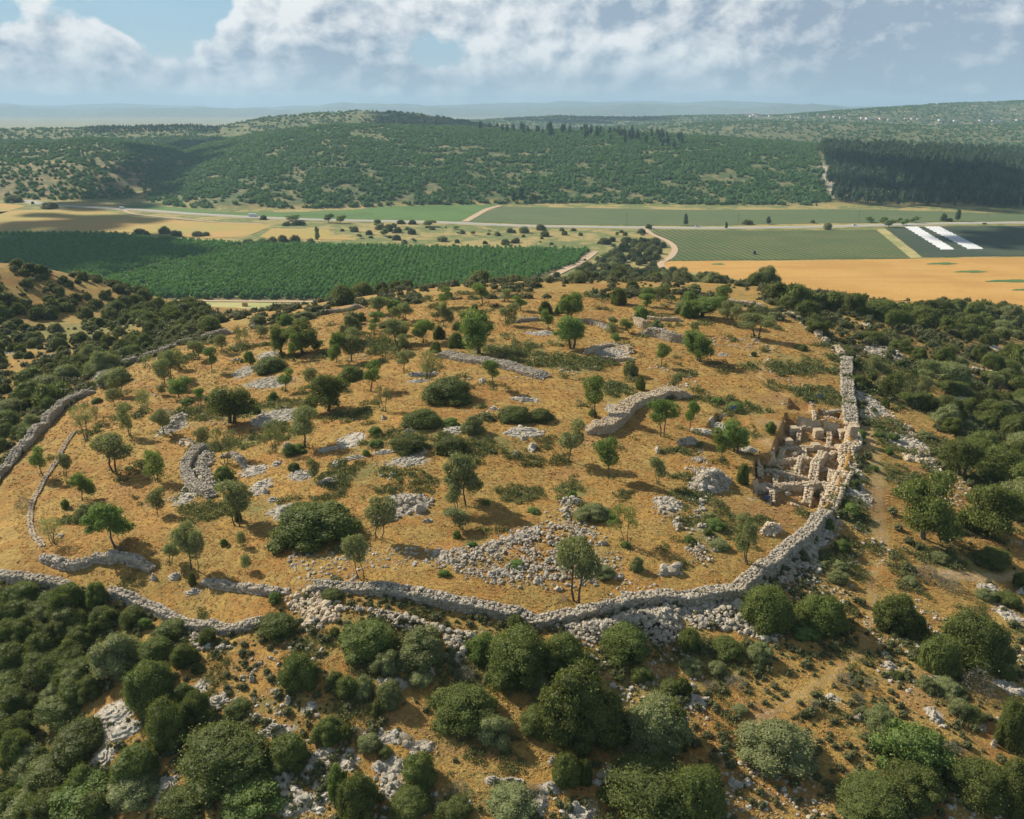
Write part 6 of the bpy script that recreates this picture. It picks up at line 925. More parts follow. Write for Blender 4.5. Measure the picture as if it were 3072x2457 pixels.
# ---- labels: nearest landmark, side, size and tone
LM = [('J', 1300, 620, 'the lower left terrace wall'), ('J', 250, 450, 'the left-hand thicket'), ('J', 700, 880, 'the slanting white slab'), ('J', 1380, 1150, 'the largest round bush at lower left'), ('J', 500, 1300, 'the bottom left corner thicket'), ('J', 1800, 950, 'the low white rock on the front slope'), ('J', 1700, 300, 'the left end of the neat front wall'), ('J', 1700, 1450, 'the cracked boulder at the bottom'),
 ('K', 350, 560, 'the rubble skirt of the front wall'), ('K', 1150, 450, 'the notch in the front wall'), ('K', 1490, 850, 'the pointed giant oak bush'), ('K', 780, 850, 'the wide bush below the front wall'), ('K', 1040, 1290, 'the long white rock below the grassy hollow'), ('K', 300, 1050, 'the stony patch at lower centre left'), ('K', 350, 1400, 'the rock strip at the bottom left of centre'), ('K', 1950, 1300, 'the bottom centre right thicket'), ('K', 1850, 500, 'the collapsed wall corner'),
 ('L', 300, 620, 'the grey dead bushes'), ('L', 700, 250, 'the lower end of the curving right wall'), ('L', 620, 1080, 'the grey-green bush with the long shadow'), ('L', 1100, 600, 'the lone white boulder'), ('L', 1700, 400, 'the big right-hand oak pair'), ('L', 1500, 1150, 'the bright yellow-green bush'), ('L', 1900, 850, 'the thin white ledges at right'), ('L', 1950, 1350, 'the bottom right corner thicket'), ('I', 950, 350, 'the shaded side of the curving right wall'), ('I', 1800, 480, 'the dirt shelf at the right edge'),
 ('F', 1250, 950, 'the track outside the excavated rooms'), ('F', 1520, 1250, 'the broad open-stemmed tree by the track'), ('F', 1950, 1350, 'the right edge tree with open stems'), ('F', 1900, 950, 'the dense right edge thicket'), ('F', 1600, 600, 'the bare rocks of the right slope'), ('F', 1280, 350, 'the long grey scree patch'), ('F', 1150, 620, 'the foot of the straight right wall'), ('F', 850, 150, 'the far right pale wall pieces'), ('F', 1900, 250, 'the right horizon of the hilltop'), ('F', 1300, 100, 'the dirt lane at the upper right'),
 ('D', 200, 900, 'the left ring wall'), ('D', 500, 450, 'the gap in the left ring wall'), ('D', 900, 280, 'the hidden stretch of left ring wall'), ('D', 1350, 150, 'the dark-faced ring wall stretch'), ('D', 60, 330, 'the pale rocks at the left edge'), ('D', 400, 180, 'the bare strip on the left slope'), ('A', 200, 1280, 'the crest of the left spur'), ('A', 800, 1400, 'the toe of the left spur'), ('A', 300, 1480, 'the middle of the left spur'),
 ('B', 300, 1360, 'the brown dirt lane on the brow'), ('B', 800, 1290, 'the dark pair of bushes on the brow'), ('B', 1250, 1380, 'the pale low wall on the brow'), ('B', 1560, 1270, 'the near right corner of the orchard'), ('B', 1950, 1270, 'the foot of the winding dirt track'), ('C', 150, 1300, 'the near left tip of the golden field'), ('C', 650, 1350, 'the lone wide bush above the bare slope'), ('C', 1000, 1420, 'the near edge of the golden field'),
 ('B', 200, 980, 'the far left corner of the grassland'), ('B', 700, 980, 'the grassland strip'), ('B', 1300, 1000, 'the straw-coloured strip'), ('B', 1700, 1000, 'the brushy gully near the road'), ('B', 1900, 1120, 'the winding dirt track'), ('B', 400, 900, 'the road bend'), ('A', 1050, 985, 'the shrubs before the ripening wheat'), ('A', 1800, 1020, 'the tall lone poplar'), ('A', 1900, 890, 'the road beside the green crop'), ('A', 200, 800, 'the left end of the road'), ('C', 400, 930, 'the road above the row crop'), ('C', 1350, 910, 'the road above the white covers'), ('A', 1650, 1035, 'the orchard corner')]
LMP = [(*TP(t_, x, y), n_) for t_, x, y, n_ in LM]
TONE = dict(lean='slender green tree', oak='dark green bush', bush='dark bush', fbush='dark evergreen bush', obush='grey-green bush', gbush='light green bush', grey='grey twiggy bush', big='dark oak tree', biggreen='dense green tree', olive='small olive tree', umb='umbrella-crowned tree')
def size_word(w_, med): return 'very small' if w_ < .45 * med else 'small' if w_ < .8 * med else 'medium' if w_ < 1.25 * med else 'large' if w_ < 1.9 * med else 'very large'
med = np.median([p[3] for p in PLACED]); buckets = {}
for p in PLACED:
    o, u, v, wpx, k, region, _ = p; j = min(range(len(LMP)), key=lambda i: (LMP[i][0] - u) ** 2 + 2.2 * (LMP[i][1] - v) ** 2); lu, lv, ln = LMP[j]; du, dv = u - lu, (v - lv) * 1.5
    rel = ('left of' if du < 0 else 'right of') if abs(du) > abs(dv) else ('beyond' if dv < 0 else 'in front of')
    if abs(du) < 12 and abs(dv) < 12: rel = 'close to'
    d2 = ('', '')[0]; buckets.setdefault((size_word(wpx, 26 if v > 450 else 12), TONE[k], rel, ln), []).append(p)
ORD = ['first', 'second', 'third', 'fourth', 'fifth', 'sixth', 'seventh', 'eighth', 'ninth', 'tenth', 'eleventh', 'twelfth', 'thirteenth', 'fourteenth', 'fifteenth', 'sixteenth']
shr = sorted([p for p in PLACED if p[0].name.startswith('oak_shrub')], key=lambda p: -p[3]); drop = set(id(p) for p in shr[270:]); fb = [norm1(q[4]) for q in PRO['fbush']] if 'norm1' in globals() else None
Pd, Sd, Ad = [], [], []
for p in shr[270:]:
    o = p[0]; wd_ = o.dimensions.x if 0 else p[3] * proj(*o.location)[2] / FPX; me_ = o.data; w0 = next(q for k_ in ('oak', 'bush', 'fbush') for q in PRO[k_] if q[0] == me_); Pd.append(tuple(o.location)); Sd.append((o.scale[0] * w0[2], o.scale[1] * w0[2], o.scale[2] * w0[3])); Ad.append(o.rotation_euler[2]); bpy.data.objects.remove(o)
if Pd: mb = MB(); bake(mb, [norm1(q[4]) for q in PRO['fbush']], np.array(Pd), np.array(Sd), np.array(Ad), np.random.RandomState(8)); obj('evergreen_shrubs', mb.mesh('evergreen_shrubs', M['oak']), label='smaller dark evergreen shrubs scattered over the slopes and grassland', kind='stuff')
for k_ in list(buckets): buckets[k_] = [p for p in buckets[k_] if id(p) not in drop]
for (sz, tn, rel, ln), ps in buckets.items():
    ps.sort(key=lambda p: p[1]); n = len(ps)
    for i, p in enumerate(ps):
        lb = f'{sz} {tn} {rel} {ln}' if n == 1 else f'{sz} {tn} {rel} {ln}, {"leftmost" if i == 0 else "rightmost" if i == n - 1 else ORD[i] + " from left"}'
        if len(lb.split()) > 16: lb = lb.replace('from left', 'one').replace(' of the ', ' of ')
        p[0]['label'] = ' '.join(lb.split()[:16]); p[0]['group'] = 'bushes ' + (p[5] or 'on the slopes outside the ring wall')
# ------------------------------------------------------------------ orchard, hills, pines
orp = [norm1(leafcloud(dome(300 + k, 8, 1, .8, .25), 300, .15, 300 + k, core=.8)) for k in range(3)]
r = np.random.RandomState(21); th = math.radians(38); sp_ = 5.2; pts = []
g = np.arange(-1400, 1400, sp_); gx, gy = np.meshgrid(g, g * 1.4); ox = gx * math.cos(th) - gy * math.sin(th); oy = gx * math.sin(th) + gy * math.cos(th) + 800; ox = ox.ravel(); oy = oy.ravel()
inn = (inside(ox, oy, ORCH1) | inside(ox, oy, ORCH2)) & (ox > -900); ox, oy = ox[inn] + r.uniform(-.7, .7, inn.sum()), oy[inn] + r.uniform(-.7, .7, inn.sum()); vis = r.uniform(0, 1, len(ox)) > .03; ox, oy = ox[vis], oy[vis]
uu, vv_, dd_ = proj(ox, oy, np.full(len(ox), VAL + 3.))
insee = (uu > -30) & (uu < 1050); order = np.argsort(np.where(insee & ~((vv_ > 275) & (uu < 110)) & (uu < 480), dd_, 1e9)); near_ = order[:300]; rest = np.setdiff1d(np.arange(len(ox)), near_)
wS = r.uniform(4.6, 6.4, len(ox)); hS = r.uniform(3.8, 5.2, len(ox)) 
orm = [mesh_np('orchard_crown', p_[0], p_[1], M['orchard'], {'rnd': p_[2]}) for p_ in orp]
tb_ = MB(); tb_.add(*tube([(0, 0, -.1), (0, 0, .5)], [.04, .03], 5), .3); otm = tb_.mesh('trunk', M['bark'])
for i in near_:
    fr = vv_[i] > 294; o = obj('orchard_tree', None, None, (ox[i], oy[i], VAL + .2), 'round green fruit tree in the orchard rows beside the dirt lane' if fr else 'round green fruit tree in the near rows of the large orchard', 'orchard tree', 'front row orchard trees' if fr else 'orchard trees in the near rows')
    o.scale = (wS[i], wS[i], hS[i]); o.rotation_euler = (0, 0, r.uniform(0, 6)); obj('trunk', otm, o); obj('crown', orm[r.randint(3)], o)
mb = MB(); orl = [norm1(leafcloud(dome(310 + k, 6, 1, .8, .28), 110, .22, 310 + k, core=-.8)) for k in range(3)]
bake(mb, orl, np.c_[ox[rest], oy[rest], np.full(len(rest), VAL + .3)], np.c_[wS[rest], wS[rest], hS[rest]], r.uniform(0, 6, len(rest)), r)
obj('orchard_rows', mb.mesh('orchard_rows', M['orchard']), label='mass of round green trees filling the rest of the orchard', kind='stuff')
hb = [norm1(leafcloud(dome(320 + k, 7, 1, .7, .27), 64, .25, 320 + k, core=-.8)) for k in range(4)]
hbm = [mesh_np('scrub_crown', p_[0], p_[1], M['hill'], {'rnd': p_[2]}) for p_ in hb]
def hillpts(n, d0, d1, u0, u1, seed, thr=.46, fs=60.):
    r = np.random.RandomState(seed); b0 = ray(u0, 150)[0] / ray(u0, 150)[1]; b1 = ray(u1, 150)[0] / ray(u1, 150)[1]
    y = np.sqrt(r.uniform(d0 ** 2, d1 ** 2, n)); x = y * r.uniform(b0, b1, n); z = Z(x, y); nz = .5 + fbm(x / fs, y / fs, 33, 4) + .35 * fbm(x / 300, y / 300, 34, 2); e = 6.; fx = (Z(x, y + e) - z) / e
    ok = (z > VAL + 1.0) & (nz > thr + r.uniform(-.12, .12, n)) & (fx > -.25); return x[ok], y[ok], z[ok], r
x, y, z, r = hillpts(95000, 1180, 2350, -60, 1100, 41, .41, 30.)
uu, vv_, dd_ = proj(x, y, z); forest = (uu > 815 + (vv_ - 150) * .3 + 14 * fbm(uu / 9, vv_ / 9, 3, 2)) & (vv_ > 150) & (y < 2000); forest |= (uu < 150) & (y > 1290) & (y < 1640) & (r.uniform(0, 1, len(x)) < .5); forest |= (uu < 200) & (y > 1640) & (y < 2050) & (vv_ < 208 - (uu - 60) * .45) & (r.uniform(0, 1, len(x)) < .3); x, y, z, uu, vv_, dd_ = [q[~forest] for q in (x, y, z, uu, vv_, dd_)]
wS = r.uniform(4.5, 9.5, len(x)); hS = wS * r.uniform(.55, .8, len(x)); sel = (uu > 0) & (uu < 1024); order = np.argsort(np.where(sel, dd_ / wS, 1e9)); near_ = order[:300]; rest = np.setdiff1d(np.arange(len(x)), near_)
for i in near_: o = obj('hillside_shrub', hbm[r.randint(4)], None, (x[i], y[i], z[i] - .3), 'rounded evergreen shrub near the foot of the wooded hill beyond the road', 'hillside shrub', 'shrubs at the foot of the wooded hill'); o.scale = (wS[i], wS[i], hS[i]); o.rotation_euler = (0, 0, r.uniform(0, 6))
mb = MB(); bake(mb, hb, np.c_[x, y, z - .3][rest], np.c_[wS, wS, hS][rest], r.uniform(0, 6, len(rest)), r); obj('hillside_scrub', mb.mesh('hillside_scrub', M['hill']), label='dense evergreen scrub covering the hill beyond the road', kind='stuff')
hc = [norm1(leafcloud(dome(330 + k, 4, 1, .7, .3), 26, .4, 330 + k, core=-.9)) for k in range(3)]
x, y, z, r = hillpts(34000, 2350, 4900, -60, 1100, 42, .38, 110.); wS = r.uniform(7, 14, len(x)); mb = MB(); bake(mb, hc, np.c_[x, y, z - .5], np.c_[wS, wS, wS * .5], r.uniform(0, 6, len(x)), r)
obj('distant_scrub', mb.mesh('distant_scrub', M['hill']), label='dark scrub on the far rolling hills', kind='stuff')
# pines
def pinecl(seed, n=7, ww=.30):
    r = np.random.RandomState(seed); return [(r.uniform(-.06, .06), r.uniform(-.06, .06), .25 + .7 * i / n, ww * (1.05 - .6 * (i / n) ** 2.2) * r.uniform(.8, 1.2), ww * (1.05 - .6 * (i / n) ** 2.2) * r.uniform(.8, 1.2), .13) for i in range(n)] + [(r.uniform(-.2, .2) * ww / .3, r.uniform(-.2, .2) * ww / .3, r.uniform(.45, .8), ww * .5, ww * .5, .1) for _ in range(4)]
pp = [norm1(leafcloud(pinecl(400 + k), 170, .15, 400 + k, core=-.8)) for k in range(4)]
pm = [mesh_np('pine_crown', p_[0], p_[1], M['pine'], {'rnd': p_[2]}) for p_ in pp]
def pines(n, cond, d0, d1, u0, u1, seed, hr): 
    r = np.random.RandomState(seed); b0 = ray(u0, 150)[0] / ray(u0, 150)[1]; b1 = ray(u1, 150)[0] / ray(u1, 150)[1]; y = np.sqrt(r.uniform(d0 ** 2, d1 ** 2, n)); x = y * r.uniform(b0, b1, n); z = Z(x, y); uu, vv_, dd_ = proj(x, y, z); ok = cond(uu, vv_, x, y, z); x, y, z, uu, dd_ = [q[ok] for q in (x, y, z, uu, dd_)]; return x, y, z, uu, dd_, r.uniform(*hr, len(x)), r
x, y, z, uu, dd_, hS, r = pines(4200, lambda u, v, x, y, z: (z > VAL + 1.5) & (u > 822 + np.clip(v - 150, 0, 60) * .3 + 20 * fbm(u / 9, v / 9, 3, 2)) & (v > 148 + 8 * fbm(u / 20, v / 9, 4, 2)), 1180, 2000, 800, 1130, 51, (11, 24))
order = np.argsort(np.where(uu < 1024, dd_, 1e9)); near_ = order[:300]; rest = np.setdiff1d(np.arange(len(x)), near_)
ptb = MB(); ptb.add(*tube([(0, 0, -.05), (0, 0, .8)], [.018, .008], 5), .3); ptm = ptb.mesh('trunk', M['bark'])
for i in near_:
    o = obj('pine_tree', None, None, (x[i], y[i], z[i]), 'tall dark pine in the front ranks of the plantation at right', 'pine tree', 'pines at the lower edge of the plantation'); o.scale = (hS[i] * .42, hS[i] * .42, hS[i]); o.rotation_euler = (0, 0, r.uniform(0, 6)); obj('trunk', ptm, o); obj('crown', pm[r.randint(4)], o)
mb = MB(); bake(mb, pp, np.c_[x, y, z][rest], np.c_[hS * .42, hS * .42, hS][rest], r.uniform(0, 6, len(rest)), r); obj('pine_forest', mb.mesh('pine_forest', M['pine']), label='dark pine plantation climbing the hill at right', kind='stuff')
x, y, z, uu, dd_, hS, r = pines(4000, lambda u, v, x, y, z: (u > 480) & (u < 690) & (v > 128 + np.clip(u - 560, 0, 200) * .09) & (v < 136 + np.clip(u - 560, 0, 200) * .12), 1500, 2100, 470, 700, 52, (12, 22))
k_ = rs.permutation(len(x))[:110]; mb = MB(); bake(mb, pp, np.c_[x, y, z][k_], np.c_[hS * .45, hS * .45, hS][k_], r.uniform(0, 6, len(k_)), r); obj('pine_grove', mb.mesh('pine_grove', M['pine']), label='pale pine grove on the brow of the middle hill', kind='stuff')
x, y, z, uu, dd_, hS, r = pines(9000, lambda u, v, x, y, z: (u > 85) & (u < 222) & (y > 2450) & (y < 2760) & (v < 134), 2400, 2760, 80, 225, 53, (5, 10))
k_ = rs.permutation(len(x))[:900]; mb = MB(); bake(mb, pp, np.c_[x, y, z][k_], np.c_[hS * .45, hS * .45, hS][k_], r.uniform(0, 6, len(k_)), r); obj('ridge_pines', mb.mesh('ridge_pines', M['pine']), label='dark pines along the left ridge', kind='stuff')
# single cypress-like trees along the road
CY = [('C', 18, 922, 76, 35, 'tall dark cypress above the left end of the row crop'), ('C', 275, 942, 46, 22, 'small pointed cypress at the near side of the road'), ('C', 540, 912, 50, 35, 'bushy dark conifer in the field beyond the road'), ('C', 1735, 893, 76, 38, 'tallest dark cypress right of the white covers'), ('A', 2005, 1022, 96, 36, 'tall lone poplar at the edge of the ripening wheat'), ('B', 1088, 770, 70, 30, 'dark narrow conifer at the foot of the hill'), ('B', 1135, 750, 70, 45, 'taller pale conifer at the foot of the hill'), ('B', 1320, 1050 - 690, 95, 45, 'dark pine sticking out of the middle hill')]
for tl, x_, y_, h, w_, lb in CY:
    X, Y = hit(Z, *TP(tl, x_, y_)); zz = gz(X, Y); m_ = proj(X, Y, zz)[2] / FPX / TK; o = obj('conifer' if 'poplar' not in lb else 'poplar_tree', None, None, (X, Y, zz), lb, 'tree', 'single trees in the valley'); o.scale = (w_ * m_, w_ * m_, h * m_); obj('trunk', ptm, o)
    p_ = norm1(leafcloud(pinecl(int(x_), 8, .26), 900, .06, int(x_), core=.75)); obj('crown', mesh_np('crown', p_[0], p_[1], M['pine' if 'poplar' not in lb else 'obush' if 0 else 'olive'], {'rnd': p_[2]}), o)
# ------------------------------------------------------------------ ground cover
def leafy(n, seed, w_, h_, up=True):
    r = np.random.RandomState(seed); Vv = []
    for i in range(n):
        a = r.uniform(0, 6.28); b = a + 1.57; x0, y0 = r.uniform(-.3, .3, 2); t_ = w_ * r.uniform(.6, 1.2); hh = h_ * r.uniform(.6, 1.1); dx, dy = math.cos(a) * r.uniform(.1, .5), math.sin(a) * r.uniform(.1, .5)
        Vv += [(x0 - math.cos(b) * t_, y0 - math.sin(b) * t_, -.05), (x0 + math.cos(b) * t_, y0 + math.sin(b) * t_, -.05), (x0 + dx + math.cos(b) * t_ * .6, y0 + dy + math.sin(b) * t_ * .6, hh), (x0 + dx - math.cos(b) * t_ * .6, y0 + dy - math.sin(b) * t_ * .6, hh)]
    Vv = np.array(Vv); return Vv, np.arange(len(Vv)).reshape(-1, 4), np.repeat(r.uniform(0, 1, n), 4)
m, t = newmat('dry_grass'); a = t.attr('rnd').outputs['Fac']; P_ = pos(t); nb_ = t.noise(P_, .12, 3)
c_ = t.mix(a, (.32, .175, .055), (.60, .39, .14)); c_ = t.mix(t.ss(nb_, .4, .65, 0, .5), c_, (.42, .23, .085)); finish(t, c_, .9); M['straw'] = m
M['herb'] = leafmat('green_herbs', (.09, .115, .035), (.20, .23, .08), .25)
tp_ = [leafy(7, 500 + k, .10, .55) for k in range(4)]
GD = np.hypot(GX, GY); 
def cover_pts(n, cond, seed):
    r = np.random.RandomState(seed); ii = np.where(cond.ravel())[0]; k_ = r.choice(ii, n); x = GX.ravel()[k_] + r.uniform(-.4, .4, n); y = GY.ravel()[k_] + r.uniform(-.5, .5, n); return x, y, k_, r
base_c = (GY > 52) & (GD < 250) & (stone < .45) & (dirt < .4) & (np.abs(GX) < GY * .68 + 8)
x, y, k_, r = cover_pts(70000, base_c, 61); d_ = np.hypot(x, y); sc = np.clip(d_ / 150, .6, 1.3) * r.uniform(.5, 1.1, len(x)) * .75; mb = MB(); bake(mb, tp_, np.c_[x, y, Z(x, y)], np.c_[sc, sc, sc * .34], r.uniform(0, 6, len(x)), r); obj('dry_grass', mb.mesh('dry_grass', M['straw']), label='golden dry grass tufts over the hilltop', kind='stuff')
gcond = base_c & (green + fbm(GX / 5, GY / 5, 71, 3) * 2.2 + fbm(GX / 1.8, GY / 1.8, 72, 2) > .46); x, y, k_, r = cover_pts(34000, gcond, 62); hp = [norm1(leafcloud(dome(520 + k, 5, 1, .6, .28), 34, .22, 520 + k, core=0)) for k in range(3)]
tb_x = [(o_.location.x, o_.location.y) for o_ in COL.objects if o_.parent is None and o_.name.split('.')[0].endswith('_tree') and o_.location.y < 260]; tb_x = np.repeat(np.array(tb_x), 5, 0) + r.uniform(-.9, .9, (len(tb_x) * 5, 2)); x = np.r_[x, tb_x[:, 0]]; y = np.r_[y, tb_x[:, 1]]
sc = np.clip(np.hypot(x, y) / 120, .6, 1.6) * (.3 + 1.1 * r.uniform(0, 1, len(x)) ** 2.5); mb = MB(); bake(mb, hp, np.c_[x, y, Z(x, y)], np.c_[sc, sc, sc * .5], r.uniform(0, 6, len(x)), r); obj('green_herbs', mb.mesh('green_herbs', M['herb']), label='low green herbs and thistles in patches', kind='stuff')
lc = (GY > 52) & (GD < 420) & (~insite) & (np.abs(GX) < GY * .7 + 8) & (fbm(GX / 16, GY / 16, 81, 4) > -.02) & (dirt < .2) & (GZ > VAL + 3); x, y, k_, r = cover_pts(6500, lc, 63); hp = [norm1(leafcloud(dome(540 + k, 9, 1, .6, .22), 170, .10, 540 + k, core=.6)) for k in range(4)]
OC = np.array([q for q in occ if q[1] < 170 and q[2] > 1.5]); OCr = np.repeat(OC, 6, 0); an_ = r.uniform(0, 6.28, len(OCr)); rr_ = OCr[:, 2] * r.uniform(.8, 1.35, len(OCr)); x = np.r_[x, OCr[:, 0] + rr_ * np.cos(an_)]; y = np.r_[y, OCr[:, 1] + rr_ * np.sin(an_)]
k_ = r.randint(0, len(PER), 900); t_ = r.uniform(0, 1, 900)[:, None]; pa, pb = PER[k_, :2], PER[(k_ + 1) % len(PER), :2]; tt_ = (pb - pa) / (np.linalg.norm(pb - pa, axis=1, keepdims=True) + 1e-6); q_ = pa + (pb - pa) * t_ + np.c_[-tt_[:, 1], tt_[:, 0]] * np.abs(r.normal(1.6, 1.2, 900))[:, None]; x = np.r_[x, q_[:, 0]]; y = np.r_[y, q_[:, 1]]
sc = np.clip(np.hypot(x, y) / 110, .75, 2.6) * (.4 + 1.3 * r.uniform(0, 1, len(x)) ** 2.2); mb = MB(); bake(mb, hp, np.c_[x, y, Z(x, y) - .05], np.c_[sc, sc, sc * .6], r.uniform(0, 6, len(x)), r); obj('low_scrub', mb.mesh('low_scrub', M['scrub']), label='low thorny scrub carpeting the slopes around the site', kind='stuff')
# ------------------------------------------------------------------ houses, poles, vehicles
def plain(name, c, rough=.7):
    m, t = newmat(name); n = t.noise(pos(t), .8, 3); finish(t, t.mix(t.ss(n, .3, .7, 0, .25), c, tuple(q * .8 for q in c)), rough); return m
M['plaster'] = plain('white_plaster', (.78, .75, .70)); M['roof'] = plain('red_roof_tiles', (.42, .16, .10)); M['window'] = plain('dark_glass', (.04, .05, .06), .3); M['wood'] = plain('weathered_wood', (.16, .13, .10)); M['carw'] = plain('white_car_paint', (.75, .75, .75), .35); M['card'] = plain('dark_car_paint', (.05, .05, .06), .35); M['tyre'] = plain('rubber', (.03, .03, .03)); M['hay'] = plain('hay', (.45, .28, .12))
def gable(L, Wd, h0, hr):
    V_ = [(-L / 2, -Wd / 2, h0), (L / 2, -Wd / 2, h0), (L / 2, Wd / 2, h0), (-L / 2, Wd / 2, h0), (-L / 2, 0, h0 + hr), (L / 2, 0, h0 + hr)]; return np.array(V_) * [1.06, 1.1, 1], np.array([[0, 1, 5, 4], [2, 3, 4, 5], [0, 4, 3, 3], [1, 2, 5, 5], [0, 3, 2, 1]])
HS = [(410, 222, 26, 'r'), (440, 228, 40, 'f'), (458, 220, 38, 'r'), (480, 228, 30, 'f'), (555, 226, 28, 'f'), (690, 234, 24, 'f'), (745, 240, 36, 'f'), (908, 232, 34, 'r'), (962, 232, 28, 'f'), (1000, 238, 20, 'f'), (1035, 238, 18, 'f'), (1135, 238, 26, 'r'), (1175, 241, 44, 'f'), (1255, 242, 34, 'r'), (1305, 250, 22, 'f'), (1410, 244, 30, 'r'), (1450, 244, 24, 'f'), (1488, 244, 22, 'r'), (1630, 252, 34, 'f'), (1722, 256, 30, 'f'), (1882, 256, 30, 'f'), (1978, 258, 54, 'f'), (2122, 252, 36, 'r'), (1180, 136, 50, 'f')]
for i, (x_, y_, wp, ty) in enumerate(HS):
    X, Y = hit(Z, *TP('C', x_, y_ + 6)); zz = gz(X, Y); m_ = proj(X, Y, zz)[2] / FPX / TK; L = wp * m_ * .9; Wd = L * .6; hh = 9 * m_
    nb_ = [('leftmost', 'second from left', 'third from left', 'fourth from left', 'fifth from left')[i]] if i < 5 else [None]
    lb = f'{"red-roofed" if ty == "r" else "flat-roofed white"} house in the far village, ' + ((nb_[0] + ' of the left cluster') if nb_[0] else f'number {ORD[i - 5]} from left of the long row' if i - 5 < 16 else ('rightmost red-roofed one' if i == 22 else 'long white hall near the right edge' if i == 21 else 'on the skyline ridge')).replace('number ', '')
    if i == 21: lb = 'long bright white hall near the right edge of the far village'
    ho = obj('house', None, None, (X, Y, zz), lb, 'house', 'houses of the far village'); ho.rotation_euler = (0, 0, rs.uniform(-.3, .3)); mb = MB(); mb.add(*box((0, 0, hh / 2 - 1), (L, Wd, hh + 2))); obj('wall', mb.mesh('wall', M['plaster']), ho)
    mb = MB()
    if ty == 'r': V_, F_ = gable(L, Wd, hh, hh * .45); mb.add(V_, F_)
    else: mb.add(*box((0, 0, hh + .3), (L * 1.03, Wd * 1.03, .6)))
    obj('roof', mb.mesh('roof', M['roof' if ty == 'r' else 'plaster']), ho)
    for s_ in (-.28, 0, .28): mb = MB(); mb.add(*box((L * s_, -Wd / 2 - .05, hh * .55), (L * .1, .3, hh * .3))); obj('window', mb.mesh('window', M['window']), ho)
for (tl, x_, y0, y1, lb) in [('C', 350, 912, 842, 'wooden power pole in the field above the row crop'), ('C', 1110, 900, 822, 'wooden power pole behind the umbrella trees'), ('C', 1925, 868, 802, 'rightmost power pole below the pine plantation'), ('B', 1802, 918, 846, 'power pole beside the dirt track junction'), ('A', 108, 262, 210, 'thin mast on the left ridge'), ('A', 250, 268, 240, 'shorter mast on the left ridge')]:
    X, Y = hit(Z, *TP(tl, x_, y0)); zz = gz(X, Y); m_ = proj(X, Y, zz)[2] / FPX / TK; hh = min((y0 - y1) * m_, 45.); o = obj('power_pole' if hh < 20 else 'mast', None, None, (X, Y, zz), lb, 'pole' if hh < 20 else 'mast'); wd_ = .16 if hh < 20 else .35
    mb = MB(); mb.add(*tube([(0, 0, -.3), (0, 0, hh)], [wd_ * 1.3, wd_], 6)); obj('post', mb.mesh('post', M['wood']), o); mb = MB(); mb.add(*box((0, 0, hh * .95), (hh * .13, .2, .2))); obj('crossarm', mb.mesh('crossarm', M['wood']), o)
def vehicle(tl, x_, y_, L, Wd, hh, lb, cat, mat, rz, cab=.3, nm='car'):
    X, Y = hit(Z, *TP(tl, x_, y_)); o = obj(nm, None, None, (X, Y, VAL + .48), lb, cat); o.rotation_euler = (0, 0, rz); mb = MB(); v0, f0 = box((0, 0, .35 + hh * .3), (L, Wd, hh * .55)); mb.add(v0, f0); obj('body', mb.mesh('body', M[mat]), o)
    mb = MB(); v0, f0 = box((-L * .05 if nm == 'car' else L * .42, 0, hh * .8), (L * .55 if nm == 'car' else L * .16, Wd * .9, hh * .45)); v0[:, 0] = np.where(v0[:, 2] > hh * .8, v0[:, 0] * .8, v0[:, 0]); mb.add(v0, f0); obj('cabin', mb.mesh('cabin', M['window' if nm == 'car' else mat]), o)
    if nm == 'truck': mb = MB(); mb.add(*box((-L * .1, 0, hh * .85), (L * .75, Wd, hh * .75))); obj('cargo_box', mb.mesh('cargo_box', M[mat]), o)
    for sx_ in (-.32, .32):
        for sy_ in (-.46, .46): mb = MB(); mb.add(*tube([(L * sx_, Wd * sy_ - .12, .35), (L * sx_, Wd * sy_ + .12, .35)], [.36, .36], 10)); obj('wheel', mb.mesh('wheel', M['tyre']), o)
rd = lambda a, b: math.atan2(b[1] - a[1], b[0] - a[0])
vehicle('A', 772, 816, 7.5, 2.3, 2.4, 'white van on the valley road, left of the green crop strip', 'van', 'carw', -.25, nm='truck'); vehicle('A', 1600, 866, 13, 2.5, 3.2, 'long white truck on the valley road near the green crop', 'truck', 'carw', -.25, nm='truck'); vehicle('C', 92, 930, 5, 1.9, 1.6, 'pale car on the road above the row crop', 'car', 'carw', .02); vehicle('C', 1905, 914, 5, 1.9, 1.7, 'dark car on the road right of the white covers', 'car', 'card', .08); vehicle('C', 1085, 922, 4.6, 1.9, 1.5, 'white car on the road left of the umbrella trees', 'car', 'carw', .06); vehicle('C', 453, 1102, 5., 2.2, 2.8, 'dark tractor standing in the row crop field', 'tractor', 'card', 1.4)
X, Y = at_z(*TP('A', 1548, 1428), VAL + .3); mb = MB()
for i in range(3):
    for j in range(2): mb.add(*box((i * 1.25 - 1.25, 0, .6 + j * 1.2), (1.2, 1.2, 1.15), .03 * i))
obj('hay_stack', mb.mesh('hay_stack', M['hay']), None, (X, Y, VAL + .3), 'small brown stack of hay bales on the mown meadow', 'hay stack')
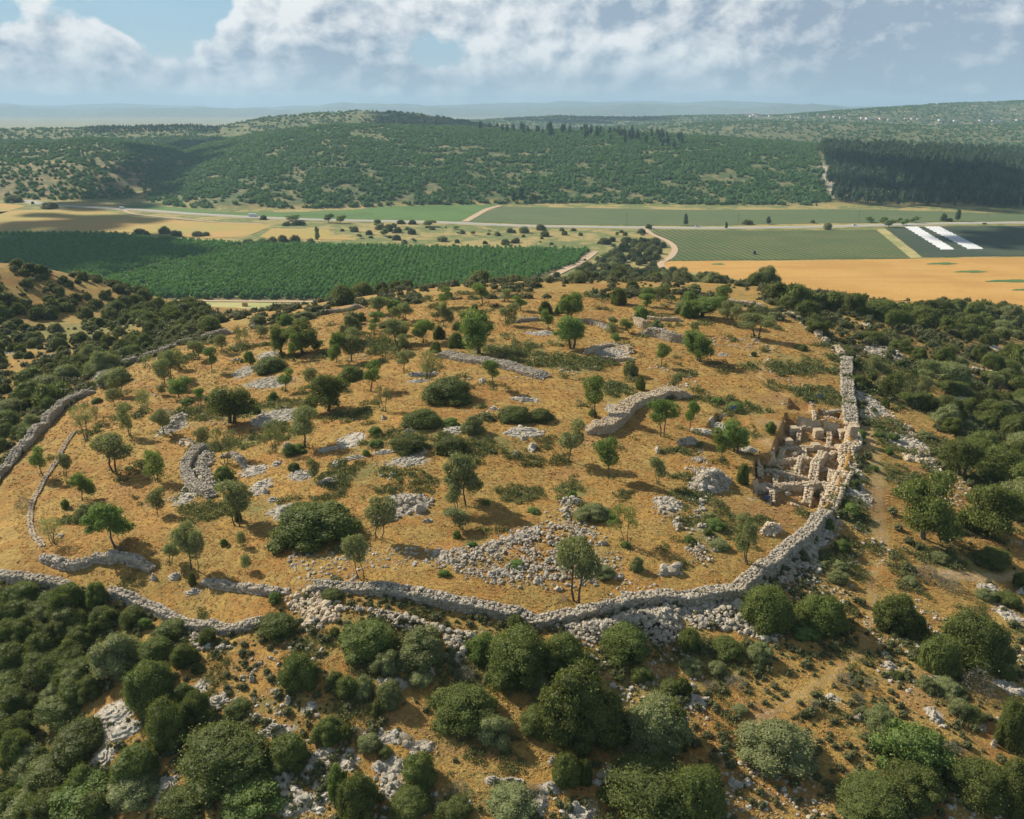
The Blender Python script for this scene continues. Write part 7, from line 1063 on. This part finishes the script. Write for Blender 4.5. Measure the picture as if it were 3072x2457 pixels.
# small blue-grey signs by the excavation
m, t = newmat('sign_plate'); finish(t, (.10, .15, .28), .5); M['sign'] = m
for x_, y_, lb in [(867, 632, 'small blue sign by the upper trench'), (318, 708, 'small grey sign above the small excavated square'), (528, 1280, 'small blue sign lying at the lower wall of the rooms')]:
    X, Y = W('F', [(x_, y_)])[0]; o = obj('sign', None, None, (X, Y, gz(X, Y)), lb, 'sign'); mb = MB(); mb.add(*box((0, 0, .35), (.06, .06, .9))); obj('post', mb.mesh('post', M['wood']), o); mb = MB(); mb.add(*box((0, -.05, .85), (.9, .04, .55))); obj('plate', mb.mesh('plate', M['sign']), o)
# ------------------------------------------------------------------ clouds overhead (they shade parts of the valley) and haze
m, t = newmat('cloud_white'); finish(t, (.8, .8, .8), 1.0); M['cloud'] = m
CLD = [(hit(Z, u_, v_), r_) for u_, v_, r_ in [(20, 222, 90), (70, 221, 70), (30, 240, 80), (75, 246, 90), (10, 252, 100), (110, 256, 60), (95, 203, 70), (120, 192, 80), (140, 180, 85), (160, 168, 90), (180, 156, 90), (205, 144, 90), (870, 168, 80), (900, 180, 90), (940, 175, 110), (990, 180, 120), (1020, 195, 110), (960, 200, 80), (915, 198, 60), (850, 190, 40), (985, 240, 60), (1015, 235, 60), (440, 121, 200), (560, 119, 200), (620, 118, 200)]]
mb = MB()
for i, ((tx, ty), rr_) in enumerate(CLD):
    rx, ry, ang_ = rr_, rr_ * 1.1, 0.
    hgt = 1000.; S_ = np.array(SUNV); c_ = np.array([tx, ty, gz(tx, ty)]) + S_ * (hgt / S_[2]); r = np.random.RandomState(700 + i); V0, F0 = ROCKS[i % 6]; V0 = V0 * 2
    for k in range(12):
        a, q = r.uniform(0, 6.28), math.sqrt(r.uniform(0, 1)); px, py = rx * q * math.cos(a), ry * q * math.sin(a); R_ = min(rx, ry) * r.uniform(.25, .55) * (1.15 - .5 * q); ca, sa = math.cos(ang_), math.sin(ang_)
        mb.add(V0 * [R_, R_, R_ * .5] + c_ + [px * ca - py * sa, px * sa + py * ca, r.uniform(0, 40)], F0)
obj('cloud', mb.mesh('cloud', M['cloud'], True), kind='stuff')
hv, t = newmat('haze_air'); pv = t.node('ShaderNodeVolumePrincipled'); pv.inputs['Color'].default_value = (.52, .77, 1.0, 1); pv.inputs['Density'].default_value = .000082; pv.inputs['Anisotropy'].default_value = .1
o_ = t.node('ShaderNodeOutputMaterial'); t.l.new(pv.outputs[0], o_.inputs['Volume'])
mb = MB(); mb.add(*box((0, 11500, (330 - 140) / 2), (44000, 27000, 470))); hz_o = obj('haze', mb.mesh('haze', hv), kind='stuff')
